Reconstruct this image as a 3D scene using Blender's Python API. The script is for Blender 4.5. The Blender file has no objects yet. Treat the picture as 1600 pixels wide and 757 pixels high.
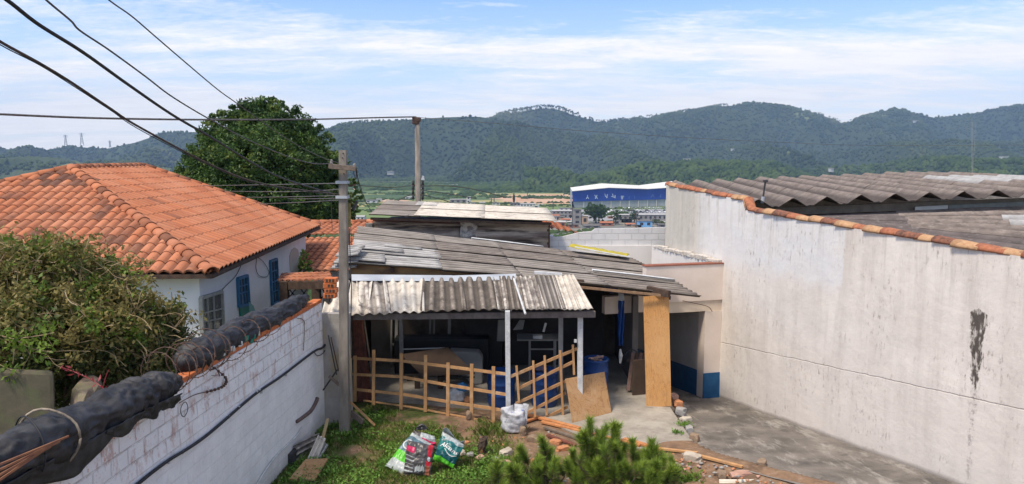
import bpy, bmesh, math, random
import numpy as np
from mathutils import Vector, Matrix, noise
random.seed(7)
RNG = np.random.default_rng(11)
SC = bpy.context.scene
COL = SC.collection
R = math.radians
# ------------------------------------------------------------------ camera
F = 1150.0            # focal length in photo pixels (1600 wide)
PITCH = math.atan((378.5 - 255.0) / F)
H = 5.1               # eye height over the yard
CAM = Vector((0, 0, H))
cp, sp = math.cos(PITCH), math.sin(PITCH)
def ray(px, py):
    u, v = (px - 800.0) / F, (378.5 - py) / F
    return Vector((u, cp + v * sp, -sp + v * cp))
def P(px, py, Y):
    d = ray(px, py); return CAM + d * (Y / d.y)
def G(px, py, z=0.0):
    d = ray(px, py); return CAM + d * ((z - H) / d.z)
def PL(px, py, p0, n):
    d = ray(px, py); return CAM + d * ((Vector(p0) - CAM).dot(n) / d.dot(n))
cam = bpy.data.cameras.new('camera'); camo = bpy.data.objects.new('camera', cam); COL.objects.link(camo)
camo.location = CAM; camo.rotation_euler = (math.pi / 2 - PITCH, 0, 0)
cam.sensor_width = 36; cam.lens = 36 * F / 1600; cam.clip_end = 20000; cam.clip_start = .05
SC.camera = camo

# ------------------------------------------------------------------ materials
class NT:
    def __init__(s, name):
        s.m = bpy.data.materials.new(name); s.m.use_nodes = True
        s.t = s.m.node_tree; s.t.nodes.clear()
        s.out = s.n('ShaderNodeOutputMaterial')
        s.pos = s.n('ShaderNodeNewGeometry').outputs['Position']
    def n(s, typ, **kw):
        nd = s.t.nodes.new(typ)
        for k, v in kw.items():
            if k.startswith('i_'):
                nd.inputs[k[2:].replace('_', ' ')].default_value = v
            else: setattr(nd, k, v)
        return nd
    def l(s, a, b): s.t.links.new(a, b)
    def uv(s): return s.n('ShaderNodeUVMap').outputs[0]
    def map(s, vec, scale=(1, 1, 1), loc=(0, 0, 0), rot=(0, 0, 0)):
        m = s.n('ShaderNodeMapping'); s.l(vec, m.inputs[0])
        m.inputs['Scale'].default_value = scale; m.inputs['Location'].default_value = loc; m.inputs['Rotation'].default_value = rot
        return m.outputs[0]
    def noise(s, vec, scale, detail=6, rough=.6, stretch=(1, 1, 1), loc=(0, 0, 0), dist=0):
        if stretch != (1, 1, 1) or loc != (0, 0, 0): vec = s.map(vec, stretch, loc)
        nn = s.n('ShaderNodeTexNoise'); s.l(vec, nn.inputs['Vector'])
        nn.inputs['Scale'].default_value = scale; nn.inputs['Detail'].default_value = detail
        nn.inputs['Roughness'].default_value = rough; nn.inputs['Distortion'].default_value = dist
        return nn.outputs['Fac']
    def ramp(s, fac, lo, hi, a=0, b=1):
        m = s.n('ShaderNodeMapRange'); m.clamp = True
        s.l(fac, m.inputs[0])
        for i, v in zip((1, 2, 3, 4), (lo, hi, a, b)): m.inputs[i].default_value = v
        return m.outputs[0]
    def math(s, op, a, b=None, c=None):
        m = s.n('ShaderNodeMath', operation=op)
        for i, v in enumerate((a, b, c)):
            if v is None: continue
            if isinstance(v, (int, float)): m.inputs[i].default_value = v
            else: s.l(v, m.inputs[i])
        return m.outputs[0]
    def mix(s, fac, a, b):
        m = s.n('ShaderNodeMix', data_type='RGBA')
        if isinstance(fac, (int, float)): m.inputs[0].default_value = fac
        else: s.l(fac, m.inputs[0])
        for i, v in ((6, a), (7, b)):
            if isinstance(v, tuple): m.inputs[i].default_value = (*v, 1)
            else: s.l(v, m.inputs[i])
        return m.outputs[2]
    def sep(s, vec):
        x = s.n('ShaderNodeSeparateXYZ'); s.l(vec, x.inputs[0]); return x.outputs
    def comb(s, x, y, z=0.0):
        c = s.n('ShaderNodeCombineXYZ')
        for i, v in enumerate((x, y, z)):
            if isinstance(v, (int, float)): c.inputs[i].default_value = v
            else: s.l(v, c.inputs[i])
        return c.outputs[0]
    def finish(s, col, rough=.9, bump=None, bstr=.4, bdist=.02, spec=.25, metal=0, trans=0, alpha=None):
        b = s.n('ShaderNodeBsdfPrincipled')
        if isinstance(col, tuple): b.inputs['Base Color'].default_value = (*col, 1)
        else: s.l(col, b.inputs['Base Color'])
        if isinstance(rough, (int, float)): b.inputs['Roughness'].default_value = rough
        else: s.l(rough, b.inputs['Roughness'])
        b.inputs['Specular IOR Level'].default_value = spec; b.inputs['Metallic'].default_value = metal
        if alpha is not None: s.l(alpha, b.inputs['Alpha'])
        if bump is not None:
            bp = s.n('ShaderNodeBump'); s.l(bump, bp.inputs['Height'])
            bp.inputs['Strength'].default_value = bstr; bp.inputs['Distance'].default_value = bdist
            s.l(bp.outputs[0], b.inputs['Normal'])
        sh = b.outputs[0]
        if trans:
            tl = s.n('ShaderNodeBsdfTranslucent')
            if isinstance(col, tuple): tl.inputs[0].default_value = (*col, 1)
            else: s.l(col, tl.inputs[0])
            mx = s.n('ShaderNodeMixShader'); mx.inputs[0].default_value = trans
            s.l(sh, mx.inputs[1]); s.l(tl.outputs[0], mx.inputs[2]); sh = mx.outputs[0]
        s.l(sh, s.out.inputs[0]); return s.m
MATS = {}
def M(name, c1, c2=None, scale=4, detail=6, rough=.88, bump=.4, bscale=30, bdist=.01, stretch=(1, 1, 1), layers=(), spec=.25, metal=0, trans=0, local=False, lo=.35, hi=.65, grime_shade=None):
    t = NT(name); pos = t.pos
    if local: pos = t.n('ShaderNodeTexCoord').outputs['Object']
    col = c1 if c2 is None else t.mix(t.ramp(t.noise(pos, scale, detail, stretch=stretch), lo, hi), c1, c2)
    for i, (lc, ls, l0, l1, st, mf) in enumerate(layers):
        f = t.ramp(t.noise(pos, ls, 8, .65, st, (3.1 * i + 1, 7.7 * i, 1.3 * i)), l0, l1, 0, mf)
        col = t.mix(f, col, lc)
    if grime_shade:  # valley dirt plus wave shading painted into the colour; crests stay light
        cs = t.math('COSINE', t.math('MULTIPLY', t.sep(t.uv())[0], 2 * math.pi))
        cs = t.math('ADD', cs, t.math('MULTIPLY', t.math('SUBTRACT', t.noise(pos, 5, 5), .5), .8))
        col = t.mix(t.ramp(cs, .92, .0, 0, grime_shade[1]), col, grime_shade[0])
    bm_ = t.noise(pos, bscale, 5, .6, stretch) if bump else None
    m = t.finish(col, rough, bm_, bump, bdist, spec, metal, trans)
    MATS[name] = m; return m

# ------------------------------------------------------------------ mesh building
def lockmat(o, m):
    if isinstance(m, (list, tuple)):
        for x in m: o.data.materials.append(x)
    elif m is not None: o.data.materials.append(m)
def root_loc(p):
    v = Vector((0, 0, 0))
    while p is not None: v += p.location; p = p.parent
    return v
def tag(o, label=None, cat=None, group=None, kind=None):
    if label: o['label'] = label
    if cat: o['category'] = cat
    if group: o['group'] = group
    if kind: o['kind'] = kind
    return o
def thing(name, label, cat, loc, group=None):
    o = bpy.data.objects.new(name, None); COL.objects.link(o); o.location = loc; o.empty_display_size = .2
    return tag(o, label, cat, group)
class MB:
    def __init__(s): s.v = []; s.f = []; s.m = []; s.uvs = {}
    def add(s, vs, fs, mi=0):
        b = len(s.v); s.v += [Vector(x) for x in vs]; s.f += [tuple(b + i for i in f) for f in fs]; s.m += [mi] * len(fs); return s
    def quad(s, a, b, c, d, mi=0): return s.add((a, b, c, d), ((0, 1, 2, 3),), mi)
    def hexa(s, p, mi=0):   # 8 points: bottom 4 then top 4
        return s.add(p, ((3, 2, 1, 0), (4, 5, 6, 7), (0, 1, 5, 4), (1, 2, 6, 5), (2, 3, 7, 6), (3, 0, 4, 7)), mi)
    def box(s, c, size, rz=0, mi=0, bev=0):
        hx, hy, hz = (x / 2 for x in size); c = Vector(c); rm = Matrix.Rotation(rz, 3, 'Z')
        return s.hexa([c + rm @ Vector((x, y, z)) for z in (-hz, hz) for x, y in ((-hx, -hy), (hx, -hy), (hx, hy), (-hx, hy))], mi)
    def bar(s, p, q, w, t, up=(0, 0, 1), mi=0, jit=0):   # w across, t along 'up'
        p, q = Vector(p), Vector(q); d = (q - p).normalized(); up = Vector(up)
        sd = d.cross(up)
        if sd.length < 1e-4: sd = d.cross(Vector((0, 1, 0)))
        sd.normalize(); u2 = sd.cross(d).normalized()
        return s.hexa([a + sd * x * w / 2 + u2 * y * t / 2 for a in (p, q) for x, y in ((-1, -1), (1, -1), (1, 1), (-1, 1))], mi)
    def slab(s, pts, off, mi=0):
        pts = [Vector(p) for p in pts]; off = Vector(off); n = len(pts)
        fs = [tuple(range(n))[::-1], tuple(range(n, 2 * n))] + [(i, (i + 1) % n, (i + 1) % n + n, i + n) for i in range(n)]
        return s.add(pts + [p + off for p in pts], fs, mi)
    def tube(s, pts, r, n=6, mi=0, caps=True):
        pts = [Vector(p) for p in pts]; k = len(pts); vs = []; prev = None
        for i, p in enumerate(pts):
            d = (pts[min(i + 1, k - 1)] - pts[max(i - 1, 0)])
            d = d.normalized() if d.length > 1e-9 else Vector((0, 0, 1))
            a = prev if prev is not None else (Vector((0, 0, 1)) if abs(d.z) < .9 else Vector((1, 0, 0)))
            a = (a - d * a.dot(d)); a = a.normalized() if a.length > 1e-6 else d.orthogonal().normalized(); prev = a
            b = d.cross(a); rr = r[i] if isinstance(r, (list, tuple)) else r
            vs += [p + (a * math.cos(2 * math.pi * j / n) + b * math.sin(2 * math.pi * j / n)) * rr for j in range(n)]
        fs = [(i * n + j, i * n + (j + 1) % n, (i + 1) * n + (j + 1) % n, (i + 1) * n + j) for i in range(k - 1) for j in range(n)]
        if caps: fs += [tuple(range(n))[::-1], tuple((k - 1) * n + j for j in range(n))]
        return s.add(vs, fs, mi)
    def lathe(s, c, prof, n=20, mi=0):
        c = Vector(c); vs = []; k = len(prof)
        for r_, z in prof: vs += [c + Vector((r_ * math.cos(2 * math.pi * j / n), r_ * math.sin(2 * math.pi * j / n), z)) for j in range(n)]
        fs = [(i * n + j, i * n + (j + 1) % n, (i + 1) * n + (j + 1) % n, (i + 1) * n + j) for i in range(k - 1) for j in range(n)]
        return s.add(vs, fs, mi)
    def grid(s, fn, nu, nv, mi=None, uvfn=None):
        b = len(s.v)
        for j in range(nv + 1):
            for i in range(nu + 1): s.v.append(Vector(fn(i / nu, j / nv)))
        for j in range(nv):
            for i in range(nu):
                a = b + j * (nu + 1) + i
                if uvfn:
                    s.uvs[len(s.f)] = [uvfn(x / nu, y / nv) for x, y in ((i, j), (i + 1, j), (i + 1, j + 1), (i, j + 1))]
                s.f.append((a, a + 1, a + nu + 2, a + nu + 1))
                s.m.append(mi((i + .5) / nu, (j + .5) / nv) if callable(mi) else (mi or 0))
        return s
    def build(s, name, mat, parent=None, smooth=False, origin=None, bevel=0, solid=0):
        off = Vector((0, 0, 0))
        if parent is not None: off = root_loc(parent)
        elif origin is not None: off = Vector(origin)
        me = bpy.data.meshes.new(name); me.from_pydata([v - off for v in s.v], [], s.f)
        me.polygons.foreach_set('material_index', s.m)
        if s.uvs:
            uv = me.uv_layers.new(name='UVMap')
            for fi, pol in enumerate(me.polygons):
                if fi in s.uvs:
                    for li, c in zip(pol.loop_indices, s.uvs[fi]): uv.data[li].uv = c
        if smooth: me.polygons.foreach_set('use_smooth', [True] * len(me.polygons))
        me.update()
        o = bpy.data.objects.new(name, me); COL.objects.link(o); lockmat(o, mat)
        if parent is not None: o.parent = parent
        elif origin is not None: o.location = off
        if solid:
            md = o.modifiers.new('thickness', 'SOLIDIFY'); md.thickness = solid; md.offset = 0
        if bevel:
            md = o.modifiers.new('bevel', 'BEVEL'); md.width = bevel; md.segments = 2; md.limit_method = 'ANGLE'
        return o
def np_mesh(name, V, Fc, mat, parent=None, origin=None, smooth=False, mi=None):
    V = np.asarray(V, dtype=np.float32).reshape(-1, 3); Fc = np.asarray(Fc, dtype=np.int32); k = Fc.shape[1]
    off = np.zeros(3)
    if parent is not None: off = np.array(root_loc(parent))
    elif origin is not None: off = np.array(origin)
    me = bpy.data.meshes.new(name)
    me.vertices.add(len(V)); me.vertices.foreach_set('co', (V - off).astype(np.float32).ravel())
    me.loops.add(Fc.size); me.loops.foreach_set('vertex_index', Fc.ravel())
    me.polygons.add(len(Fc)); me.polygons.foreach_set('loop_start', np.arange(0, Fc.size, k, dtype=np.int32))
    me.polygons.foreach_set('loop_total', np.full(len(Fc), k, dtype=np.int32))
    if mi is not None: me.polygons.foreach_set('material_index', np.asarray(mi, dtype=np.int32))
    if smooth: me.polygons.foreach_set('use_smooth', np.ones(len(Fc), dtype=bool))
    me.update(calc_edges=True); me.validate()
    o = bpy.data.objects.new(name, me); COL.objects.link(o); lockmat(o, mat)
    if parent is not None: o.parent = parent
    elif origin is not None: o.location = origin
    return o
def leaf_arrays(C, size, up_bias=.3, aspect=.45, droop=None):
    """diamond leaves, slightly folded, around centres C"""
    n = len(C); size = np.broadcast_to(size, (n,))[:, None]
    a = RNG.normal(size=(n, 3)); a[:, 2] -= .25 if droop is None else droop; a /= np.linalg.norm(a, axis=1)[:, None]
    nn = RNG.normal(size=(n, 3)); nn[:, 2] += up_bias * 2; b = np.cross(a, nn); b /= np.linalg.norm(b, axis=1)[:, None] + 1e-9
    c = np.cross(a, b)
    p0 = C - a * size * .5; p2 = C + a * size * .5
    p1 = C + b * size * aspect * .5 + c * size * .08; p3 = C - b * size * aspect * .5 + c * size * .08
    V = np.stack([p0, p1, p2, p3], 1).reshape(-1, 3)
    Fc = np.arange(4 * n).reshape(n, 4)
    return V, Fc
def fbm(x, y, z=0, o=4):
    return noise.fractal(Vector((x, y, z)), 1.0, 2.0, o)
def catmull(pts, n=8):
    pts = [Vector(p) for p in pts]; out = []
    for i in range(len(pts) - 1):
        p0 = pts[max(i - 1, 0)]; p1 = pts[i]; p2 = pts[i + 1]; p3 = pts[min(i + 2, len(pts) - 1)]
        for j in range(n):
            t = j / n
            out.append(.5 * ((2 * p1) + (p2 - p0) * t + (2 * p0 - 5 * p1 + 4 * p2 - p3) * t * t + (3 * p1 - p0 - 3 * p2 + p3) * t ** 3))
    out.append(pts[-1]); return out
ICO = None
def ico():
    global ICO
    if ICO is None:
        bm = bmesh.new(); bmesh.ops.create_icosphere(bm, subdivisions=1, radius=1)
        V = np.array([v.co[:] for v in bm.verts]); Fc = np.array([[v.index for v in f.verts] for f in bm.faces]); bm.free()
        ICO = (V, Fc)
    return ICO
def blobs(C, S, jitter=.25):
    V, Fc = ico(); n = len(C)
    VV = V[None] * (1 + RNG.normal(size=(n, len(V), 1)) * jitter) * np.asarray(S)[:, None, :] + np.asarray(C)[:, None, :]
    FF = Fc[None] + (np.arange(n) * len(V))[:, None, None]
    return VV.reshape(-1, 3), FF.reshape(-1, 3)
def rock(name, c, s, mat, label, group=None, seed=0, cat='rock', parent=None):
    bm = bmesh.new(); bmesh.ops.create_icosphere(bm, subdivisions=3, radius=1)
    for v in bm.verts:
        k = 1 + .35 * fbm(v.co.x * 1.1 + seed * 7, v.co.y * 1.1, v.co.z * 1.1, 3)
        co = v.co * k; 
        v.co = Vector((max(-.8, min(.8, co.x)) * s[0], max(-.75, min(.75, co.y)) * s[1], max(-.7, min(.72, co.z)) * s[2]))
    me = bpy.data.meshes.new(name); bm.to_mesh(me); bm.free()
    o = bpy.data.objects.new(name, me); COL.objects.link(o); lockmat(o, mat); o.location = c; o.rotation_euler = (0, 0, seed)
    if label: tag(o, label, cat, group)
    return o
# ------------------------------------------------------------------ light, sky
SUN = Vector((-.36, -.34, .87)).normalized()       # towards the sun
sl = bpy.data.lights.new('sun', 'SUN'); sl.energy = 3.0; sl.angle = R(11); sl.color = (1, .88, .73)
so = bpy.data.objects.new('sun', sl); COL.objects.link(so); so.rotation_euler = SUN.to_track_quat('Z', 'Y').to_euler(); so.location = (-20, -10, 60)
SC.view_settings.view_transform = 'Standard'; SC.view_settings.look = 'None'; SC.view_settings.gamma = 1; SC.view_settings.exposure = 0.52
w = bpy.data.worlds.new('World'); SC.world = w; w.use_nodes = True
nt = w.node_tree; nt.nodes.clear()
class WN(NT):
    def __init__(s, tree): s.t = tree
W = WN(nt)
wo = W.n('ShaderNodeOutputWorld'); bg = W.n('ShaderNodeBackground'); W.l(bg.outputs[0], wo.inputs[0])
bg.inputs[1].default_value = .14
sky = W.n('ShaderNodeTexSky', sky_type='NISHITA'); sky.sun_disc = False
sky.sun_elevation = math.asin(SUN.z); sky.sun_rotation = math.atan2(SUN.x, SUN.y)
sky.altitude = 700; sky.air_density = 1.0; sky.dust_density = 1.2; sky.ozone_density = 1.6
gen = W.n('ShaderNodeTexCoord').outputs['Generated']
X, Yc, Z = W.sep(gen)[:3]
zc = W.math('ADD', W.math('MAXIMUM', Z, 0.0), .10)
cx, cy = W.math('DIVIDE', X, zc), W.math('DIVIDE', Yc, zc)
cv = W.comb(cx, cy)
# wisps stretched along a slanting direction
n1 = W.noise(W.map(cv, (.42, .9, 1), (3.1, 1.45, 0), (0, 0, R(-14))), 1.15, 3, .5, dist=.25)
n2 = W.noise(W.map(cv, (.6, 1.3, 1), (.3, 4.2, 0), (0, 0, R(-18))), 4.0, 9, .62, dist=.5)
n3 = W.noise(W.map(cv, (1.0, 1.5, 1), (8, 2, 0), (0, 0, R(20))), 17, 6, .6)
s_ = W.math('ADD', W.math('ADD', W.math('MULTIPLY', n1, .9), W.math('MULTIPLY', n2, .42)), W.math('MULTIPLY', n3, .24))
# broad veil low in the sky, clearer above; unseen cloud added overhead warms light
low = W.math('ADD', W.ramp(Z, .05, .26, .20, -.055), W.ramp(Z, .34, .6, 0, .14))
s_ = W.math('ADD', s_, low)
cf = W.ramp(s_, .76, 1.01, 0, 1)
cf = W.math('MULTIPLY', cf, .97)
shade = W.ramp(n2, .3, .7, 0, 1)
ccol = W.mix(shade, (5.9, 5.65, 5.40), (6.8, 6.45, 6.05))
skyc = W.n('ShaderNodeMix', data_type='RGBA', blend_type='MULTIPLY'); skyc.inputs[0].default_value = 1
W.l(sky.outputs[0], skyc.inputs[6]); skyc.inputs[7].default_value = (.86, .98, 1.18, 1)
horiz = W.mix(W.ramp(Z, .02, .22, .7, 0), skyc.outputs[2], (5.6, 5.55, 5.5))
W.l(W.mix(cf, horiz, ccol), bg.inputs[0])
w.cycles.sampling_method = 'MANUAL'; w.cycles.sample_map_resolution = 1024
SC.cycles.volume_step_rate = 1; SC.cycles.volume_bounces = 0; SC.cycles.max_bounces = 6; SC.cycles.use_denoising = True
SC.cycles.transparent_max_bounces = 8

# ------------------------------------------------------------------ common materials
concrete = M('weathered concrete', (.30, .28, .25), (.21, .20, .18), 2.5, layers=[((.42, .40, .37), 6, .5, .7, (1, 1, 1), .6), ((.10, .095, .09), 1.6, .52, .7, (1, 3, 1), .6)], bump=.5, bscale=25)
pole_c = M('grey pole concrete', (.27, .24, .205), (.15, .13, .11), 6, stretch=(1, 1, .25), bump=.5, bscale=50, layers=[((.12, .11, .10), 8, .55, .75, (1, 1, .3), .7)])
wood_pine = M('raw pine wood', (.55, .315, .145), (.43, .235, .105), 7, stretch=(1, 1, .5), bump=.3, bscale=60, layers=[((.24, .17, .11), 5, .55, .68, (1, 1, 1), .6), ((.66, .46, .27), 3, .55, .65, (1, 1, 1), .6)])
wood_orange = M('orange sawn timber', (.56, .25, .10), (.42, .17, .07), 9, bump=.3, bscale=50)
wood_dark = M('old brown timber', (.10, .065, .045), (.05, .035, .028), 8, bump=.6, bscale=40)
wood_red = M('reddish stained timber', (.20, .075, .05), (.11, .045, .035), 8, bump=.4, bscale=40)
wood_grey = M('weathered grey timber', (.20, .16, .125), (.14, .11, .09), 12, bump=.6, bscale=40)
white_paint = M('white painted post', (.62, .63, .63), (.45, .46, .46), 9, bump=.2, bscale=40, rough=.7)
metal_grey = M('galvanised sheet', (.42, .46, .50), (.30, .33, .37), 5, bump=.15, rough=.5, spec=.4, stretch=(.3, 1, 1))
steel_dark = M('dark steel', (.06, .06, .065), (.03, .03, .03), 10, rough=.5, bump=.2)
rust = M('rusty wire', (.13, .075, .055), (.06, .045, .04), 20, rough=.8, bump=.2)
cable_m = M('black cable sheath', (.02, .02, .022), (.035, .035, .04), 10, rough=.55, bump=0)
wire_grey = M('weathered aluminium wire', (.12, .12, .12), (.07, .065, .06), 10, rough=.6, bump=0)
soil = None

# ------------------------------------------------------------------ terrain
def dz(Y):  # driveway level
    return max(-1.6, -.12 * (Y - 13.0)) if Y > 9 else .48
def drive_left(Y):   # x of the driveway's left edge
    pts = [(9.0, 6.2), (11.2, 4.35), (12.2, 3.55), (13.0, 3.28), (14.0, 3.30), (15.3, 3.25), (18, 3.35), (30, 3.4)]
    for (a, b), (c, d) in zip(pts, pts[1:]):
        if Y <= c: return b + (d - b) * max(0, (Y - a)) / (c - a)
    return pts[-1][1]
def valley(Y, x=0):
    pts = [(-200, 0), (23, -1.2), (30, -4), (60, -13), (120, -22), (250, -31), (450, -38.5), (770, -40.5), (1300, -41), (9000, -41)]
    for (a, b), (c, d) in zip(pts, pts[1:]):
        if Y <= c:
            t = (Y - a) / (c - a) if a > -100 else 0
            return b + (d - b) * t
    return -41
def gz(x, y):
    if y > 22: return valley(y)
    z = .05 * fbm(x * .5, y * .5, 3, 4) - .03
    if y < 12.6: z += (12.6 - y) * .10 * min(1, max(0, (x + .5) / 2.0))
    dl = drive_left(y)
    if y < 13.4 and x > dl - 1.2: z = max(z, (dz(y) + .035) * min(1, (x - dl + 1.2) / .9))
    if x > dl + .05: z = min(z, dz(y) - .15)
    if x < -4.3: z -= .0
    if y > 19: z = min(z, -1.2)
    return z
def axis(segs):
    out = []
    for a, b, st in segs:
        n = max(1, int(round((b - a) / st))); out += [a + (b - a) * i / n for i in range(n)]
    out.append(segs[-1][1]); return out
xs = axis([(-4500, -400, 410), (-400, -30, 18), (-30, -5, 1.2), (-5, 2.2, .16), (2.2, 6.4, .055), (6.4, 8, .2), (8, 30, 1.5), (30, 400, 18), (400, 4500, 410)])
ys = axis([(-60, 9, 6), (9, 16.5, .075), (16.5, 24, .9), (24, 130, 6), (130, 800, 30), (800, 5500, 180)])
nx_ = len(xs); V = [(x, y, gz(x, y)) for y in ys for x in xs]
Fq = [(j * nx_ + i, j * nx_ + i + 1, (j + 1) * nx_ + i + 1, (j + 1) * nx_ + i) for j in range(len(ys) - 1) for i in range(nx_ - 1)]
t = NT('ground soil and fields'); pos = t.pos
sp_ = t.sep(pos)
near_dirt = t.mix(t.ramp(t.noise(pos, 2.2, 8), .4, .6), (.23, .145, .09), (.14, .09, .058))
near_dirt = t.mix(t.ramp(t.noise(pos, 9, 6), .5, .68, 0, .6), near_dirt, (.32, .22, .15))
near_green = t.mix(t.ramp(t.noise(pos, 12, 5), .35, .65), (.055, .075, .02), (.10, .12, .035))
gmask = t.ramp(t.math('ADD', t.noise(pos, 1.1, 5, loc=(4, 0, 0)), t.ramp(sp_[0], -3.5, .8, .12, -.22)), .44, .54)
near = t.mix(gmask, near_dirt, near_green)
far_g = t.mix(t.ramp(t.noise(t.map(pos, (.5, 1.6, 1)), .010, 9, .6), .42, .58), (.145, .20, .062), (.05, .09, .03))
far_g = t.mix(t.ramp(t.noise(t.map(pos, (.4, 1.3, 1)), .0065, 5, .5, loc=(30, 9, 0)), .56, .62), far_g, (.34, .30, .12))
far_e = t.mix(t.ramp(t.noise(pos, .03, 6), .4, .6), (.46, .27, .165), (.52, .36, .24))
def patch(cxp, cyp, rx, ry):
    ex = t.math('DIVIDE', t.math('SUBTRACT', sp_[0], cxp), rx); ey = t.math('DIVIDE', t.math('SUBTRACT', sp_[1], cyp), ry)
    d = t.math('SQRT', t.math('ADD', t.math('MULTIPLY', ex, ex), t.math('MULTIPLY', ey, ey)))
    d = t.math('ADD', d, t.math('MULTIPLY', t.math('SUBTRACT', t.noise(pos, .02, 4), .5), .7))
    return t.ramp(d, .95, 1.03, 1, 0)
far = far_g
for a in [(45, 960, 72, 130), (-190, 1380, 170, 120), (-60, 760, 50, 22), (-185, 900, 60, 30), (75, 620, 22, 40)]:
    far = t.mix(patch(*a), far, far_e)
town = t.mix(t.ramp(t.noise(pos, .06, 5), .45, .55), (.16, .16, .16), (.26, .22, .18))
far = t.mix(t.math('MULTIPLY', t.ramp(sp_[1], 60, 300, 1, 0), .6), far, town)
far = t.mix(t.math('MULTIPLY', patch(95, 470, 95, 230), .85), far, town)
park = patch(125, 640, 150, 85)
far = t.mix(park, far, (.28, .28, .28))
col = t.mix(t.ramp(sp_[1], 18, 40), near, far)
t.finish(col, .95, t.noise(pos, 18, 6), .7, .03)
o = np_mesh('ground', V, Fq, t.m, smooth=True); tag(o, kind='structure')

# ------------------------------------------------------------------ hills
def prof(pts, x):
    if x <= pts[0][0]: return pts[0][1]
    for (a, b), (c, d) in zip(pts, pts[1:]):
        if x <= c:
            u = (x - a) / (c - a); u = u * u * (3 - 2 * u) * .5 + u * .5; return b + (d - b) * u
    return pts[-1][1]
def hill_mat(name, c1, c2, c3, f3):
    t = NT(name); pos = t.pos
    c = t.mix(t.ramp(t.noise(pos, .02, 8, .7), .4, .6), c1, c2)
    c = t.mix(t.ramp(t.noise(pos, .0035, 6, .6, loc=(2, 5, 0)), *f3), c, c3)
    return t.finish(c, 1, t.noise(pos, .06, 6), 1, 4)
hm_f = hill_mat('forested slope', (.018, .035, .014), (.035, .055, .02), (.13, .16, .06), (.63, .68))
hm_g = hill_mat('pasture and wood slope', (.03, .05, .018), (.05, .07, .026), (.16, .20, .07), (.50, .57))
HILLS = {}
def hill(name, pts, D, D0, mat, rough=1.0, back=500):
    """ridge line through photo directions at distance D, foot at distance D0"""
    nx, ny = 150, 44
    pxs = np.linspace(pts[0][0], pts[-1][0], nx); V = []
    ridge = []
    for px in pxs:
        p = P(px, prof(pts, px) + 1.5, D); ridge.append(p)
    for j in range(ny + 1):
        tt = j / (ny - 6)
        for i, px in enumerate(pxs):
            r_ = ridge[i]; foot = Vector((r_.x * D0 / D, D0, -42))
            if tt <= 1:
                q = foot.lerp(r_, tt); s = tt ** 1.25
                q.z = -42 + (r_.z + 42) * s
                amp = rough * math.sin(math.pi * min(1, tt)) ** .8 * 150
                rv = 1 - abs(fbm(q.x * .0023 + D, q.y * .0006, 1, 4)) * 2.0
                q.z += amp * (rv - .55) ; q.z = max(q.z, -43)
            else:
                k = (tt - 1) * (ny - 6) / 6
                q = r_ + Vector((0, back * k, -(r_.z + 60) * k * .8))
            V.append(q[:])
    Fq = [(j * nx + i, j * nx + i + 1, (j + 1) * nx + i + 1, (j + 1) * nx + i) for j in range(ny) for i in range(nx - 1)]
    o = np_mesh(name, V, Fq, mat, smooth=True); tag(o, kind='structure')
    A = np.array(V).reshape(ny + 1, nx, 3); HILLS[name + str(len(HILLS))] = A; return A
back_range = [(560, 215), (700, 196), (770, 183), (800, 175), (850, 168), (872, 170), (900, 180), (940, 191), (980, 187), (1030, 181), (1080, 173), (1130, 165), (1180, 160), (1232, 166), (1280, 178), (1308, 187), (1318, 193), (1340, 184), (1380, 172), (1402, 169), (1440, 178), (1458, 183), (1500, 179), (1540, 173), (1600, 164), (1700, 160), (1850, 175), (2100, 190)]
mid_hill = [(380, 262), (440, 235), (500, 206), (545, 192), (600, 188), (650, 185), (700, 182), (745, 181), (790, 188), (850, 200), (950, 215), (1050, 224), (1200, 233), (1330, 238), (1450, 228), (1600, 222), (1800, 228), (2100, 236)]
left_hill = [(-500, 235), (-200, 246), (0, 241), (60, 234), (120, 229), (168, 231), (200, 224), (250, 210), (300, 205), (330, 207), (400, 222), (470, 240), (560, 262)]
low_left = [(-500, 240), (-200, 244), (0, 247), (50, 246), (95, 252), (140, 262), (220, 268), (300, 280)]
A1 = hill('hill', back_range, 3300, 2500, hm_f, 1.2)
A2 = hill('hill', mid_hill, 2500, 1750, hm_f, .9)
A3 = hill('hill', left_hill, 2900, 2000, hm_f, 1.0)
A4 = hill('hill', low_left, 1900, 1350, hm_g, .5)
# lower wooded foothill on the right
foot = [(820, 284), (900, 279), (1000, 268), (1100, 262), (1250, 262), (1400, 256), (1500, 250), (1600, 246), (1800, 242), (2100, 240)]
A5 = hill('hill', foot, 1650, 1150, hm_f, .5)

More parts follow.
